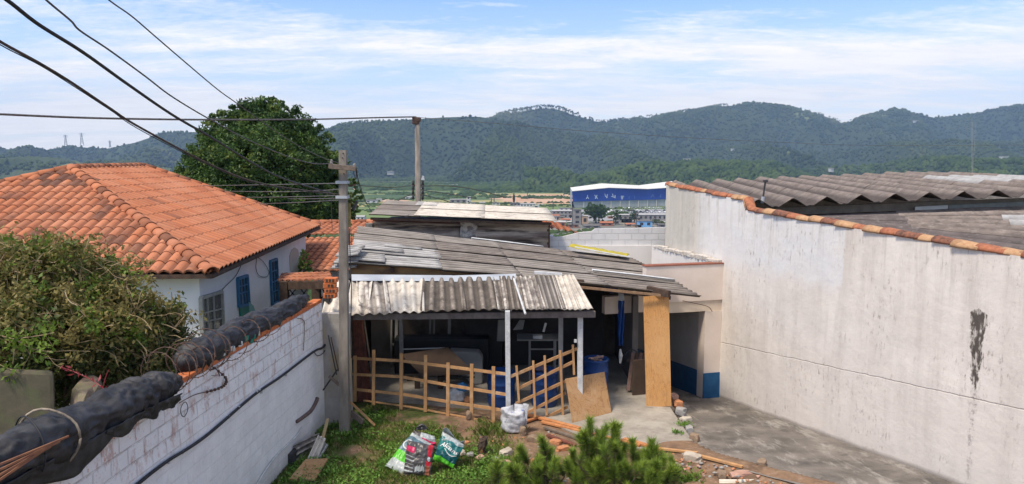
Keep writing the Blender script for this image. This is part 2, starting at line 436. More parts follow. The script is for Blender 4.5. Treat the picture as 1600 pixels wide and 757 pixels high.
# woods: one mass per slope
def leafmat(name, c1, c2, sc=.05, c3=None, f3=(.6, .7), trans=0):
    t = NT(name); pos = t.pos
    c = t.mix(t.ramp(t.noise(pos, sc, 4, .6), .38, .62), c1, c2)
    if c3: c = t.mix(t.ramp(t.noise(pos, sc * .25, 3, .5, loc=(5, 1, 2)), *f3), c, c3)
    return t.finish(c, .9, spec=.1, trans=trans)
wood_m = leafmat('forest canopy', (.016, .034, .014), (.05, .075, .024), .006, (.085, .10, .04), (.60, .70))
wood_m2 = leafmat('valley canopy', (.024, .048, .016), (.062, .095, .026), .02)
def wood_on(A, n, size, name, label_mat, tmin=0, tmax=.9, keep=lambda p: True):
    ny, nx, _ = A.shape
    ny0 = ny - 7
    i = RNG.uniform(0, nx - 1.01, n); j = RNG.uniform(tmin, tmax, n) * ny0
    i0 = i.astype(int); j0 = j.astype(int); fi = (i - i0)[:, None]; fj = (j - j0)[:, None]
    p = (A[j0, i0] * (1 - fi) * (1 - fj) + A[j0, i0 + 1] * fi * (1 - fj) + A[j0 + 1, i0] * (1 - fi) * fj + A[j0 + 1, i0 + 1] * fi * fj)
    m = np.array([keep(q) for q in p]); p = p[m]; k = len(p)
    s = np.stack([RNG.uniform(.6, 1.2, k) * size, RNG.uniform(.6, 1.2, k) * size, RNG.uniform(.6, 1.4, k) * size], 1)
    p[:, 2] += s[:, 2] * .4
    V, Fc = blobs(p, s, .12)
    o = np_mesh(name, V, Fc, label_mat); tag(o, kind='stuff')
    return o
def clump(sx, off, th):
    return lambda q: noise.noise(Vector((q[0] * sx + off, q[1] * sx * 1.5, 0))) > th
tag(wood_on(A1, 16000, 6.5, 'forest', wood_m, .2, 1.0), 'dark forest covering the farthest mountain range', 'forest')
tag(wood_on(A2, 20000, 5.2, 'forest', wood_m, 0, 1.0), 'forest covering the middle hill behind the valley', 'forest')
tag(wood_on(A3, 10000, 6, 'forest', wood_m, 0, 1.0), 'dark forest on the hill behind the red roofed house', 'forest')
tag(wood_on(A4, 2600, 5.5, 'forest', wood_m, 0, 1.0, clump(.004, 3, -.05)), 'patchy woods on the pasture hill at far left', 'forest')
tag(wood_on(A5, 12000, 4.6, 'forest', wood_m2, 0, 1.0), 'lighter green woods along the foot of the hills', 'forest')
# tall thin pines along the ridge
def ridge_pines(pts, D, x0, x1, n, h, label):
    mb_v, mb_f = [], []; C, S = [], []
    tb = MB()
    for k in range(n):
        px = random.uniform(x0, x1); p = P(px, prof(pts, px) + 2.0, D); hh = h * random.uniform(.6, 1.1)
        tb.tube([p, p + Vector((0, 0, hh * .9))], [.6, .35], 3, caps=False)
        for _ in range(3):
            C.append((p.x + h * random.uniform(-.12, .12), p.y, p.z + hh * random.uniform(.7, 1.0))); S.append((h * random.uniform(.10, .20), 2, h * random.uniform(.06, .15)))
    V, Fc = blobs(np.array(C), np.array(S), .2); b = len(V)
    Vt = np.array([v[:] for v in tb.v]); Ft = []
    for f in tb.f: Ft += [(f[0], f[1], f[2]), (f[0], f[2], f[3])]
    o = np_mesh('pine_row', np.vstack([V, Vt]), np.vstack([Fc, np.array(Ft) + b]), wood_m)
    tag(o, label, 'pine trees', kind='stuff')
ridge_pines(back_range, 3300, 775, 905, 190, 19, 'row of thin pines along the crest of the middle peak')
ridge_pines(back_range, 3300, 920, 1140, 220, 15, 'row of thin pines along the crest left of the highest peak')
ridge_pines(mid_hill, 2500, 505, 575, 70, 10, 'small pines on the crest right of the big tree')
ridge_pines(back_range, 3300, 1225, 1330, 26, 12, 'few pines by the notch in the ridge')

# shrub belts across the plain
def belt(n, y0, y1, x0, x1, size, label, keep, zoff=0, m=wood_m2):
    x = RNG.uniform(x0, x1, n); y = RNG.uniform(y0, y1, n)
    pts = np.array([(a * b / 1000., b, valley(b)) for a, b in zip(x, y)])
    pts = pts[np.array([keep(q) for q in pts])]; k = len(pts)
    s = np.stack([RNG.uniform(.7, 1.5, k) * size, RNG.uniform(.6, 1.2, k) * size, RNG.uniform(.4, .9, k) * size], 1)
    V, Fc = blobs(pts, s, .15); o = np_mesh('woodland', V, Fc, m); tag(o, label, 'woodland', kind='stuff')
belt(7000, 1230, 1800, -900, 900, 7.5, 'belt of trees where the plain meets the hills', clump(.004, 9, -.18))
belt(5200, 860, 1300, -700, 700, 3.4, 'scattered shrubs on the green plain', clump(.007, 4, .0))
belt(4200, 330, 860, -500, 160, 2.4, 'bushes and hedges between fields in the valley', clump(.014, 7, .02))
belt(1500, 60, 300, -330, -90, 2.6, 'thick greenery below the upper shed and the concrete pole', clump(.03, 2, -.3))

# light coloured track and tiny structures on the plain
tr = MB(); tr.grid(lambda u, v: (-420 + 900 * u, 1560 + 60 * math.sin(u * 5) + 9 * v, -38 + 2.5 * math.sin(u * 9)), 60, 1)
tag(tr.build('dirt_track', M('pale track', (.42, .40, .34), (.3, .32, .22), .03, bump=0)), kind='structure')

# ------------------------------------------------------------------ haze
hb = MB()
x0, x1, y0, y1, z0, z1 = -4600, 4600, -80, 5600, -75, 520
hb.hexa([(x0, y0, z0), (x1, y0, z0), (x1, y1, z0), (x0, y1, z0), (x0, y0, z1), (x1, y0, z1), (x1, y1, z1), (x0, y1, z1)])
t = NT('haze'); pv = t.n('ShaderNodeVolumePrincipled'); pv.inputs['Color'].default_value = (.46, .67, 1.0, 1)
pv.inputs['Density'].default_value = .5 / 3000 * .72; pv.inputs['Anisotropy'].default_value = 0.0
t.l(pv.outputs[0], t.out.inputs['Volume'])
hz = hb.build('haze', t.m); tag(hz, kind='stuff')
# ================================================================== RIGHT SIDE: driveway, long wall, annex, warehouse
nd = Vector((0, .12, 1)).normalized()                      # driveway plane normal
DP0 = Vector((0, 13.0, 0))
K0 = PL(1124, 621, DP0, nd)                                # foot of wall / annex corner
WD = Vector((-.2609, 1, 0)).normalized()                   # direction of the long wall (going away)
WN_ = Vector((WD.y, -WD.x, 0)); WN_ = -WN_ if WN_.x > 0 else WN_     # faces left
def WP(px, py, off=0.0): return PL(px, py, K0 + WN_ * off, WN_)
# driveway
t = NT('driveway concrete'); pos = t.pos
c = t.mix(t.ramp(t.noise(pos, 1.3, 8, .65), .38, .62), (.105, .095, .083), (.215, .19, .165))
c = t.mix(t.ramp(t.noise(t.map(pos, (1, .30, 1), rot=(0, 0, .3)), 3.4, 10, .72, dist=.4), .52, .64, 0, .7), c, (.36, .335, .30))
c = t.mix(t.ramp(t.noise(pos, 2.6, 8, .6, loc=(3, 3, 0)), .58, .70, 0, .7), c, (.07, .065, .06))
t.finish(c, .8, t.noise(pos, 14, 9, .7), .8, .02, .35); drive_m = t.m
mb = MB()
def dfn(u, v):
    Y = 8.5 + (30 - 8.5) * v
    xl = drive_left(Y) - (.5 if Y < 13.2 else .05); xr = K0.x + (Y - K0.y) * WD.x / WD.y + .3
    x = xl + (xr - xl) * u
    return (x, Y, -.12 * (Y - 13) + .012 * fbm(x * 1.5, Y * 1.5, 0, 3))
mb.grid(dfn, 30, 110)
tag(mb.build('driveway', drive_m, smooth=True), kind='structure')
# slab in front of and under the shed
slab_poly = [(-3.55, 15.7), (.0, 14.75), (.6, 14.3), (.95, 13.75), (1.35, 13.15), (2.1, 12.75), (3.32, 12.35), (3.30, 15.2), (3.36, 19.5), (-3.75, 19.5)]
mb = MB(); mb.slab([(x, y, .028 + (.06 if y > 14.5 and x < 3 else 0)*0) for x, y in slab_poly], (0, 0, -.5))
t = NT('yard slab concrete'); pos = t.pos
c = t.mix(t.ramp(t.noise(pos, 1.6, 8, .65), .38, .62), (.25, .225, .19), (.38, .35, .30))
c = t.mix(t.ramp(t.noise(t.map(pos, (1, 2.6, 1), rot=(0, 0, .6)), 2.5, 9, .7, dist=2.0), .56, .64, 0, .6), c, (.15, .14, .125))
t.finish(c, .85, t.noise(pos, 10, 8), .6, .02, .3)
tag(mb.build('slab', t.m), kind='structure')

# long wall mesh in (s, z): s measured from K0 toward viewer (negative = away)
def SZ(s, z, off=0): return K0 - WD * s + Vector((0, 0, 1)) * (z - K0.z) + WN_ * off
def s_of(p): return -(p - K0).dot(WD)
wt = thing('boundary_wall', 'tall long cream rendered wall with mould streaks and tiled top along the driveway', 'wall', SZ(2, K0.z))
top1 = [WP(1041, 290), WP(1165, 314)]; top2 = [WP(1165.5, 329), WP(1600, 402)]
s1, s2 = s_of(top1[0]), s_of(top1[1]); s3 = s_of(top2[1]); 
zA, zB = top1[0].z, top1[1].z; zC, zD = top2[0].z, top2[1].z
sE = s3 + 5; zE = zD + (zD - zC) / (s3 - s2) * 5
def wtop(s):
    if s < s2: return zA + (zB - zA) * (s - s1) / (s2 - s1)
    return zC + (zD - zC) * (s - s2) / (s3 - s2)
t = NT('stained wall render'); uv = t.uv(); U, Vv = t.sep(uv)[:2]; pos = t.pos
c = t.mix(t.ramp(t.noise(uv, .7, 6, .6), .35, .65), (.77, .715, .645), (.68, .625, .56))
c = t.mix(t.ramp(t.noise(t.map(uv, (1, .12, 1)), 3.0, 8, .65), .45, .75, 0, .55), c, (.46, .41, .36))
wob = t.math('MULTIPLY', t.math('SUBTRACT', t.noise(uv, 1.8, 5), .5), .7)
def band(val, lo, hi, soft=.04):
    return t.math('MULTIPLY', t.ramp(t.math('ADD', val, wob), lo, lo + soft), t.ramp(t.math('ADD', val, wob), hi - soft, hi, 1, 0))
pw = [WP(1090, 330), WP(1322, 350), WP(1200, 430)]
white_fix = t.math('MULTIPLY', t.math('MULTIPLY', t.ramp(U, s_of(pw[0]), s_of(pw[0]) + .12), t.ramp(U, s_of(pw[1]) - .02, s_of(pw[1]), 1, 0)),
                   t.ramp(t.math('ADD', Vv, wob), pw[2].z - .1, pw[2].z + .25))
c = t.mix(t.math('MULTIPLY', white_fix, t.ramp(t.noise(uv, 1.6, 6), .3, .6, .45, .9)), c, (.70, .70, .69))
lower = t.ramp(t.math('ADD', Vv, wob), .2, 1.2, .45, 0)
c = t.mix(lower, c, (.68, .64, .60))
run_top = t.math('SUBTRACT', t.math('ADD', t.math('MULTIPLY', U, (zD - zC) / (s3 - s2)), zC - s2 * (zD - zC) / (s3 - s2)), Vv)
runs = t.math('MULTIPLY', t.ramp(t.noise(t.map(uv, (1, .06, 1)), 7, 5, .7), .52, .66), t.ramp(t.math('ADD', run_top, t.math('MULTIPLY', wob, .9)), .0, 1.3, .45, 0))
c = t.mix(runs, c, (.40, .355, .30))
runs2 = t.math('MULTIPLY', t.ramp(t.noise(t.map(uv, (1, .10, 1), (4, 9, 0)), 16, 5, .7), .60, .68), t.ramp(run_top, .0, .5, .6, 0))
c = t.mix(runs2, c, (.17, .15, .125))
# mould near the top and the far grey end
grey_end = t.ramp(t.math('ADD', U, t.math('MULTIPLY', wob, .4)), s_of(WP(1075, 330)), s_of(WP(1112, 330)), .75, 0)
c = t.mix(t.math('MULTIPLY', grey_end, t.ramp(t.noise(t.map(uv, (1, .1, 1)), 4, 6), .3, .6, .55, 1)), c, (.43, .42, .37))
speck = t.ramp(t.noise(t.map(uv, (1, .35, 1)), 14, 8, .75), .545, .64)
c = t.mix(t.math('MULTIPLY', speck, t.ramp(t.noise(uv, .8, 4, loc=(2, 6, 0)), .46, .64, 0, .8)), c, (.24, .20, .17))
c = t.mix(t.math('MULTIPLY', t.ramp(t.noise(t.map(uv, (1, .5, 1)), 22, 6, .8), .62, .68), t.ramp(Vv, 1.3, 2.8, .1, .75)), c, (.25, .22, .19))
# black mould stain
st = WP(1526, 545); su, szv = s_of(st), st.z
zt, zb = WP(1526, 487).z, WP(1524, 612).z
du = t.math('ABSOLUTE', t.math('SUBTRACT', t.math('ADD', U, t.math('MULTIPLY', t.math('SUBTRACT', t.noise(t.map(uv, (1, .5, 1)), 9, 8, .75), .5), .35)), su))
taper = t.math('MULTIPLY', t.ramp(Vv, zb, zt, .05, .15), t.math('MULTIPLY', t.ramp(Vv, zt - .02, zt + .06, 1, 0), t.ramp(Vv, zb - .05, zb + .15)))
c = t.mix(t.math('MULTIPLY', t.ramp(t.math('SUBTRACT', taper, du), -.005, .02), t.ramp(t.noise(t.map(uv, (1, .3, 1)), 16, 6), .40, .5, .2, .93)), c, (.055, .045, .035))
taper2 = t.math('MULTIPLY', t.ramp(Vv, .1, zb, .03, .05), t.ramp(Vv, zb, zb + .1, 1, 0))
c = t.mix(t.math('MULTIPLY', t.ramp(t.math('SUBTRACT', taper2, du), -.02, .03), t.ramp(t.noise(uv, 9, 8, .8), .48, .56, 0, .6)), c, (.20, .17, .17))
# horizontal crack
ca, cb = WP(1125, 535), WP(1600, 641)
line = t.math('ADD', t.math('ADD', t.math('MULTIPLY', U, (cb.z - ca.z) / (s_of(cb) - s_of(ca))), ca.z - s_of(ca) * (cb.z - ca.z) / (s_of(cb) - s_of(ca))), t.math('MULTIPLY', t.math('SUBTRACT', t.noise(uv, 3, 6), .5), .06))
dd = t.math('ABSOLUTE', t.math('SUBTRACT', Vv, line))
crack = t.math('MULTIPLY', t.ramp(dd, .004, .013, 1, 0), t.ramp(t.noise(uv, 6, 3), .3, .5, .35, 1))
c = t.mix(t.math('MULTIPLY', crack, .4), c, (.25, .21, .18))
# dirt line at the foot (height over the sloping driveway)
foot_h = t.math('SUBTRACT', t.math('SUBTRACT', Vv, t.math('MULTIPLY', U, .12 * WD.y)), K0.z)
c = t.mix(t.ramp(t.math('ADD', foot_h, t.math('MULTIPLY', wob, .15)), .02, .09, .85, 0), c, (.12, .10, .085))
c = t.mix(t.ramp(t.math('ADD', foot_h, t.math('MULTIPLY', wob, .5)), .0, .45, .35, 0), c, (.55, .50, .45))
hgt = t.math('ADD', t.math('MULTIPLY', t.noise(uv, 2.5, 8, .6), 1.0), t.math('MULTIPLY', crack, -.6))
t.finish(c, .92, hgt, .5, .04, .15); wall_m = t.m
mb = MB()
ZB = -2.2
def wfn(sa, sb):
    return lambda u, v: SZ(sa + (sb - sa) * u, ZB + (wtop(sa + (sb - sa) * u) - ZB) * v, .012 * fbm((sa + (sb - sa) * u) * .8, v * 4, 0, 3) * (0 if v in (0, 1) else 1))
def uvf(sa, sb):
    return lambda u, v: (sa + (sb - sa) * u, ZB + (wtop(sa + (sb - sa) * u) - ZB) * v)
mb.grid(wfn(s1, s2 - .001), 10, 20, 0, uvf(s1, s2 - .001)); mb.grid(wfn(s2, sE), 50, 20, 0, uvf(s2, sE))
b1 = lambda s, z: SZ(s, z, -.22)
mb.quad(b1(s1, ZB), SZ(s1, ZB), SZ(s1, zA), b1(s1, zA)); mb.uvs[len(mb.f) - 1] = [(s1, ZB), (s1 + .1, ZB), (s1 + .1, zA), (s1, zA)]
mb.quad(SZ(s2 - .001, zC), SZ(s2 - .001, zB), b1(s2 - .001, zB), b1(s2 - .001, zC)); mb.uvs[len(mb.f) - 1] = [(s2, zC), (s2, zB), (s2, zB), (s2, zC)]
mb.quad(b1(s1, ZB), b1(s1, zA), b1(s2, zB), b1(s2, ZB)); mb.quad(b1(s2, ZB), b1(s2, zC), b1(sE, zE), b1(sE, ZB))
mb.quad(SZ(s1, zA), SZ(s2, zB), b1(s2, zB), b1(s1, zA)); mb.quad(SZ(s2, zC), SZ(sE, zE), b1(sE, zE), b1(s2, zC))
mb.build('wall_body', wall_m, wt)
# clay coping tiles
tile_a = M('clay tile orange', (.42, .165, .085), (.30, .11, .06), 14, bump=.5, bscale=60, layers=[((.13, .07, .045), 11, .52, .66, (1, 1, 1), .8)])
tile_b = M('clay tile yellowed', (.50, .31, .17), (.38, .21, .11), 14, bump=.5, bscale=60, layers=[((.16, .10, .06), 11, .55, .68, (1, 1, 1), .7)])
tile_c = M('clay tile blackened', (.16, .08, .055), (.30, .12, .07), 14, bump=.5, bscale=60, layers=[((.05, .04, .035), 9, .5, .62, (1, 1, 1), .8)])
def coping(sa, sb, mats_w, L=.36, r0=.068):
    mb = MB(); s = sa
    while s < sb:
        e = min(s + L, sb + .05); r = r0 * random.uniform(.9, 1.12); k = random.choices((0, 1, 2), mats_w)[0]
        dzj = random.uniform(-.012, .012); offj = random.uniform(-.02, .02); n = 9
        def fn(u, v):
            a = math.pi * (u * 1.16 - .08); rr = r * (1.12 - .22 * v) + .004 * fbm(s * 9 + u * 3, v * 2)
            ss = s - .03 + (e - s + .05) * v
            return SZ(ss, wtop(ss) + rr * math.sin(a) * .95 + .012 + dzj, -.10 + offj + 1.55 * rr * math.cos(a))
        mb.grid(fn, n, 3, k)
        s += L * random.uniform(.86, 1.02)
    return mb
o = coping(s1 - .05, s2 - .05, (6, 1, 1.2), .30).build('coping_tiles', [tile_a, tile_b, tile_c], wt, smooth=True, solid=.014)
o = coping(s2 + .02, sE, (3, 3.2, 3.2), .40, .074).build('coping_tiles', [tile_a, tile_b, tile_c], wt, smooth=True, solid=.016)

# annex with garage passage
cream = M('cream annex paint', (.72, .62, .54), (.64, .55, .47), 1.5, bump=.25, bscale=20, layers=[((.45, .38, .32), 2.2, .6, .8, (1, 1, .25), .5)])
cream_w = M('white annex paint', (.74, .71, .67), (.66, .63, .59), 1.5, bump=.25, bscale=20, layers=[((.42, .38, .34), 3, .6, .78, (1, 1, .2), .5)])
blue_dado = M('dark blue dado paint', (.012, .07, .17), (.02, .10, .22), 4, bump=.2, rough=.6, layers=[((.25, .30, .34), 9, .66, .72, (1, 1, .3), .6)])
inner_grey = M('passage plaster', (.46, .44, .41), (.38, .36, .33), 2, bump=.2)
an = thing('garage_annex', 'cream annex with blue dado passage at the low end of the driveway', 'building', K0 + Vector((-.7, .5, 0)))
AD = Vector((-WD.y, WD.x, 0)); AD = AD if AD.x < 0 else -AD       # along the annex face, to the left
FN = -WD                                                          # annex face normal, toward viewer
def AP(px, py, back=0.0): return PL(px, py, K0 + WD * back, FN)
zt_ = AP(1120, 413).z; zl1 = AP(1100, 470).z; zl0 = AP(1100, 487).z
a_of = lambda p: (p - K0).dot(AD)
def AB(a, b, z): return K0 + AD * a + WD * b + Vector((0, 0, z - K0.z))   # a: left, b: away
def abox(mb, a0, a1, b0, b1, z0, z1, mi=0):
    return mb.hexa([AB(a, b, z) for z in (z0, z1) for a, b in ((a0, b0), (a1, b0), (a1, b1), (a0, b1))], mi)
am = a_of(AP(1101, 540)); aw = a_of(AP(1010, 414))
LB = 12.0
mb = MB(); abox(mb, .003, aw, 0, .2, zl1, zt_); abox(mb, aw + .001, aw + 1.0, .01, .19, zl1 - .2, zl1 + .20); mb.build('parapet', cream, an)
mb = MB(); abox(mb, .003, aw, .03, .35, zl0, zl1 - .003); mb.build('lintel', M('cream lintel', (.66, .56, .44), (.56, .46, .36), 2, bump=.2), an)
mb = MB(); abox(mb, .003, am, .012, .32, -2.2, zl0 - .003); mb.build('pillar', cream, an)
dado_z = AP(1110, 583).z
mb = MB(); abox(mb, .0015, am + .012, -.003, .012, -1.6, dado_z); mb.build('dado', blue_dado, an)
# right inner wall of the passage with rising dado; left wall; ceiling; end
mb = MB(); abox(mb, am - .12, am - .002, .325, LB, -2.6, zl0 + .1); abox(mb, 2.9, 3.1, 2.2, LB, -2.6, zl0 + .1); abox(mb, am - .1, 3.2, LB, LB + .2, -2.8, zl0 + .1); mb.build('inner_wall', inner_grey, an)
mb = MB(); mb.hexa([AB(a, b, z) for a, b, z in ((am - .001, .33, -1.7), (am + .01, .33, -1.7), (am + .01, LB, -2.8), (am - .001, LB, -2.8), (am - .001, .33, dado_z), (am + .01, .33, dado_z), (am + .01, LB, dado_z - 1.1), (am - .001, LB, dado_z - 1.1))]); mb.build('dado', blue_dado, an)
mb = MB(); abox(mb, .003, aw, .36, LB, zl0 + .12, zl0 + .27); mb.build('terrace_floor', concrete, an)
mb = MB(); abox(mb, -.002, aw + .02, -.02, .22, zt_ + .001, zt_ + .028); mb.build('parapet_cap', M('red capping paint', (.30, .11, .07), (.22, .09, .06), 6, bump=.1), an)
mb = MB(); c0 = AP(1058, 471) + FN * .02; mb.tube(catmull([AP(1066, 470) + FN * .02, AP(1085, 474) + FN * .02, AP(1105, 479) + FN * .03, AP(1112, 487) + FN * .03], 5), .008, 5); mb.build('wire', rust, an)
# ledge: lower part of the long wall's far end stands proud of it
zl_ = zt_ + .02
led = thing('terrace_side_wall', 'low white side wall of the terrace under the tall wall', 'wall', SZ(-1, zl_))
sB = s_of(WP(1041, 386)) - .6
bb = 3.55
mb = MB(); mb.hexa([SZ(s, z, o_) for z in (zl0 + .28, zl_) for s, o_ in ((-.22, .002), (-bb, .002), (-bb, .16), (-.22, .16))]); mb.build('wall_body', cream_w, led)
mb = MB()
for k in range(22):
    s = -.15 - k * .15; mb.box(SZ(s, zl_ + .02 + random.uniform(-.01, .03), .1), (.16 + random.uniform(0, .06), .16, .07 + random.uniform(0, .05)), random.uniform(0, 3))
mb.build('crumbled_mortar', M('mortar crumbs', (.62, .58, .52), (.38, .34, .30), 12, bump=.6, bscale=30), led, bevel=.015)

# white painted block wall behind the terrace
def block_mat(name, c1, c2, cm, bw, bh, horiz='x', mort=.012, layers=(), bump=.8):
    t = NT(name); uv = t.uv()
    br = t.n('ShaderNodeTexBrick'); t.l(uv, br.inputs['Vector'])
    br.inputs['Scale'].default_value = 1; br.inputs['Brick Width'].default_value = bw; br.inputs['Row Height'].default_value = bh
    br.inputs['Mortar Size'].default_value = mort; br.inputs['Mortar Smooth'].default_value = .3
    c = t.mix(t.ramp(t.noise(uv, 2, 6), .35, .65), c1, c2)
    c = t.mix(t.math('MULTIPLY', br.outputs['Fac'], .55), c, cm)
    for i, (lc, ls, l0, l1, st_, mf) in enumerate(layers):
        c = t.mix(t.ramp(t.noise(uv, ls, 8, .7, st_, (2.3 * i, 5.1 * i, 0)), l0, l1, 0, mf), c, lc)
    h = t.math('SUBTRACT', t.math('MULTIPLY', t.noise(uv, 9, 8), .6), br.outputs['Fac'])
    t.finish(c, .9, h, bump, .012, .2); return t
blk = block_mat('white painted blockwork', (.66, .65, .64), (.57, .57, .565), (.48, .47, .46), .39, .19)
rw = thing('block_wall', 'white painted block wall closing the terrace behind the shed', 'wall', P(940, 400, 21.6))
YB = 21.45
lp = [(857, 372), (880, 370), (905, 364), (925, 362), (930, 358), (1000, 357), (1025, 356)]
mb = MB(); L0 = P(830, 372, YB); R0 = P(1060, 356, YB)
pts = [P(830, 374, YB)] + [P(a, b, YB) for a, b in lp] + [P(1062, 356, YB)]
for a, b in zip(pts, pts[1:]):
    zb_ = -1.6
    q = [Vector((a.x, YB, zb_)), Vector((b.x, YB, zb_)), Vector((b.x, YB, b.z)), Vector((a.x, YB, a.z))]
    mb.add(q, ((0, 1, 2, 3),)); mb.uvs[len(mb.f) - 1] = [(v.x, v.z) for v in q]
    mb.add([v + Vector((0, .14, 0)) for v in q], ((3, 2, 1, 0),)); mb.quad(q[3], q[2], q[2] + Vector((0, .14, 0)), q[3] + Vector((0, .14, 0)))
mb.build('wall_body', blk.m, rw)
mb = MB(); p1, p2 = P(900, 384, YB - .03), P(1022, 383, YB - .03)
mb.box(((p1.x + p2.x) / 2, YB - .035, p1.z - 1.0), (p2.x - p1.x, .06, 2.0)); mb.build('lower_render', cream_w, rw)

# ---------- warehouse roofs on the right
fib_w = M('fibre cement big wave', (.255, .21, .18), (.15, .122, .104), 3, layers=[((.33, .29, .25), 7, .52, .66, (1, 1, 1), .6), ((.07, .06, .055), 5, .55, .7, (1, 1, 1), .7)], grime_shade=((.055, .045, .04), .8), bump=.8, bscale=22, bdist=.03)
fib_l = M('fibre cement pale', (.42, .42, .41), (.32, .31, .30), 4, layers=[((.18, .16, .15), 8, .55, .68, (1, 1, 1), .6)], grime_shade=((.12, .11, .10), .7), bump=.6, bscale=30, bdist=.02)
fib_d = M('fibre cement dark', (.15, .125, .115), (.09, .075, .07), 3, layers=[((.24, .215, .20), 8, .55, .68, (1, 1, 1), .6)], grime_shade=((.03, .026, .024), .8), bump=.8, bscale=22, bdist=.03)
wh = thing('warehouse', 'long low warehouse with deep waved fibre cement roofs behind the tall wall', 'warehouse', (9.5, 20, -1.5))
def trap(t_):
    f = abs((t_ % 1.0) - .5) * 2       # 1 at crest positions t_=integer
    f = 1 - f if False else f
    return max(0, (f - .18) / .82) ** .92 + (.16 * math.cos(math.pi * min(1, f / .3) / 1.0) * .5 + .08 if f < .3 else 0)
def near_pt(k): 
    x = 1239 + 53.5 * k; y = 309 - 2.05 * k; return P(x, y, 17.6 + .10 * k)
def far_pt(k):
    return P(1121 + 33 * k, 280 - 1.28 * k + (max(0, k - 8.6)) * 1.6, 28.5 + .1 * k)
AMP = .225
def roof_quad(k0, k1, v0, v1, lift, mat):
    mb = MB(); n = int((k1 - k0) * 16)
    def fn(u, v):
        k = k0 + (k1 - k0) * u; vv = v0 + (v1 - v0) * v
        p = near_pt(k).lerp(far_pt(k), vv)
        xw = K0.x + (p.y - K0.y) * WD.x / WD.y + .26
        if p.x < xw: p.x = xw
        return p + Vector((0, 0, (trap(k) - 1) * AMP + lift + .012 * fbm(k * 3, vv * 18, 0, 2)))
    mb.grid(fn, n, 8, 0, lambda u, v: (k0 + (k1 - k0) * u, v)); return mb
for (k0, k1) in ((-2.5, 1.5), (1.5, 4.5), (4.5, 7.5), (7.5, 11.5)):
    for r_, (v0, v1) in enumerate(((0, .36), (.345, .70), (.685, 1.0))):
        m_ = fib_l if (k0 == 7.5 and r_ == 1) else fib_w
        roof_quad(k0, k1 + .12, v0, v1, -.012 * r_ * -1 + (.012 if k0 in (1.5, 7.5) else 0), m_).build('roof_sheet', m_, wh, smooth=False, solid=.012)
# beam, clerestory strips, dark wall below the upper roof
def strip(p0, p1, z_h, thick, mat, name, back=0.0):
    mb = MB(); a = Vector(p0); b = Vector(p1); d = Vector((0, back, 0))
    mb.hexa([a + d, b + d, b + d + Vector((0, thick, 0)), a + d + Vector((0, thick, 0))] + [v + Vector((0, 0, z_h)) for v in (a + d, b + d, b + d + Vector((0, thick, 0)), a + d + Vector((0, thick, 0)))])
    return mb.build(name, mat, wh)
e0, e1 = P(1195, 338, 18.0), P(1760, 313, 19.2)
strip(P(1195, 338, 18.15), P(1760, 316, 19.35), .20, .15, M('roof beam concrete', (.22, .20, .17), (.15, .135, .115), 4, bump=.3), 'beam')
strip(P(1425, 331, 18.55) + Vector((0, -.14, 0)), P(1476, 328.5, 18.65) + Vector((0, -.14, 0)), .13, .03, M('translucent pale strip', (.50, .52, .50), (.42, .44, .42), 4, bump=.1), 'skylight')
strip(P(1477, 329, 18.66) + Vector((0, -.14, 0)), P(1640, 321, 19.0) + Vector((0, -.14, 0)), .14, .03, M('green grey strip', (.20, .23, .22), (.15, .17, .16), 4, bump=.1), 'skylight')
mb = MB(); a, b = P(1180, 335, 18.6), P(1800, 312, 19.8)
mb.hexa([Vector((a.x, a.y, -1.5)), Vector((b.x, b.y, -1.5)), Vector((b.x, b.y + .2, -1.5)), Vector((a.x, a.y + .2, -1.5)), a + Vector((0, 0, .12)), b + Vector((0, 0, .12)), b + Vector((0, .2, .12)), a + Vector((0, .2, .12))]); mb.build('wall', wood_dark, wh)
mb = MB(); a, b = P(1121, 283, 28.3), P(1850, 268, 30.2)
mb.hexa([Vector((a.x, a.y, -6)), Vector((b.x, b.y, -6)), Vector((b.x, b.y + .2, -6)), Vector((a.x, a.y + .2, -6)), a + Vector((0, 0, -.22)), b + Vector((0, 0, -.22)), b + Vector((0, .2, -.22)), a + Vector((0, .2, -.22))]); mb.build('wall', concrete, wh)
# lower roof
def low_pt(u, v):   # u right, v toward viewer
    top = P(1215 + 560 * u, 343 - 25 * u, 17.9 + 1.1 * u)
    s = s2 + .2 + (sE - 1 - s2) * (.12 + .88 * u)
    bot = SZ(s, wtop(s) - .06, -.42)
    return top.lerp(bot, v)
for i, (u0, u1) in enumerate(((0, .34), (.33, .60), (.59, .8), (.79, 1))):
    for j, (v0, v1) in enumerate(((0, .25), (.24, .5), (.49, .75), (.74, 1.0))):
        mb = MB()
        def fn(u, v):
            uu = u0 + (u1 - u0) * u; vv = v0 + (v1 - v0) * v
            return low_pt(uu, vv) + Vector((0, 0, .17 * (trap(vv * 8) - .6) + .012 * ((i + j) % 2) - .012 + .008 * fbm(uu * 40, vv * 20, 1, 2)))
        mb.grid(fn, 10, 48, 0, lambda u, v: ((v0 + (v1 - v0) * v) * 8, u)); m_ = fib_d if (j >= 3 or i == 0) else fib_w
        if (i, j) in ((2, 1),): m_ = fib_l
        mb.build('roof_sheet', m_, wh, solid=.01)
# small flue and corner flashing at the step in the wall
fl = thing('vent_pipe', 'thin dark vent pipe with small cap beside the step in the tall wall', 'pipe', P(1194, 314, 17.9))
pb = P(1191, 318, 17.6); pt = P(1196, 283, 17.6)
mb = MB(); mb.tube([pb, pb.lerp(pt, .3)], .04, 8); mb.build('sleeve', metal_grey, fl)
mb = MB(); mb.tube([pb.lerp(pt, .2), pt], .022, 8); mb.build('pipe', steel_dark, fl)
mb = MB(); mb.lathe(pt, [(0, .03), (.06, .02), (.06, -.03), (0, -.03)], 10); mb.build('cap', steel_dark, fl)
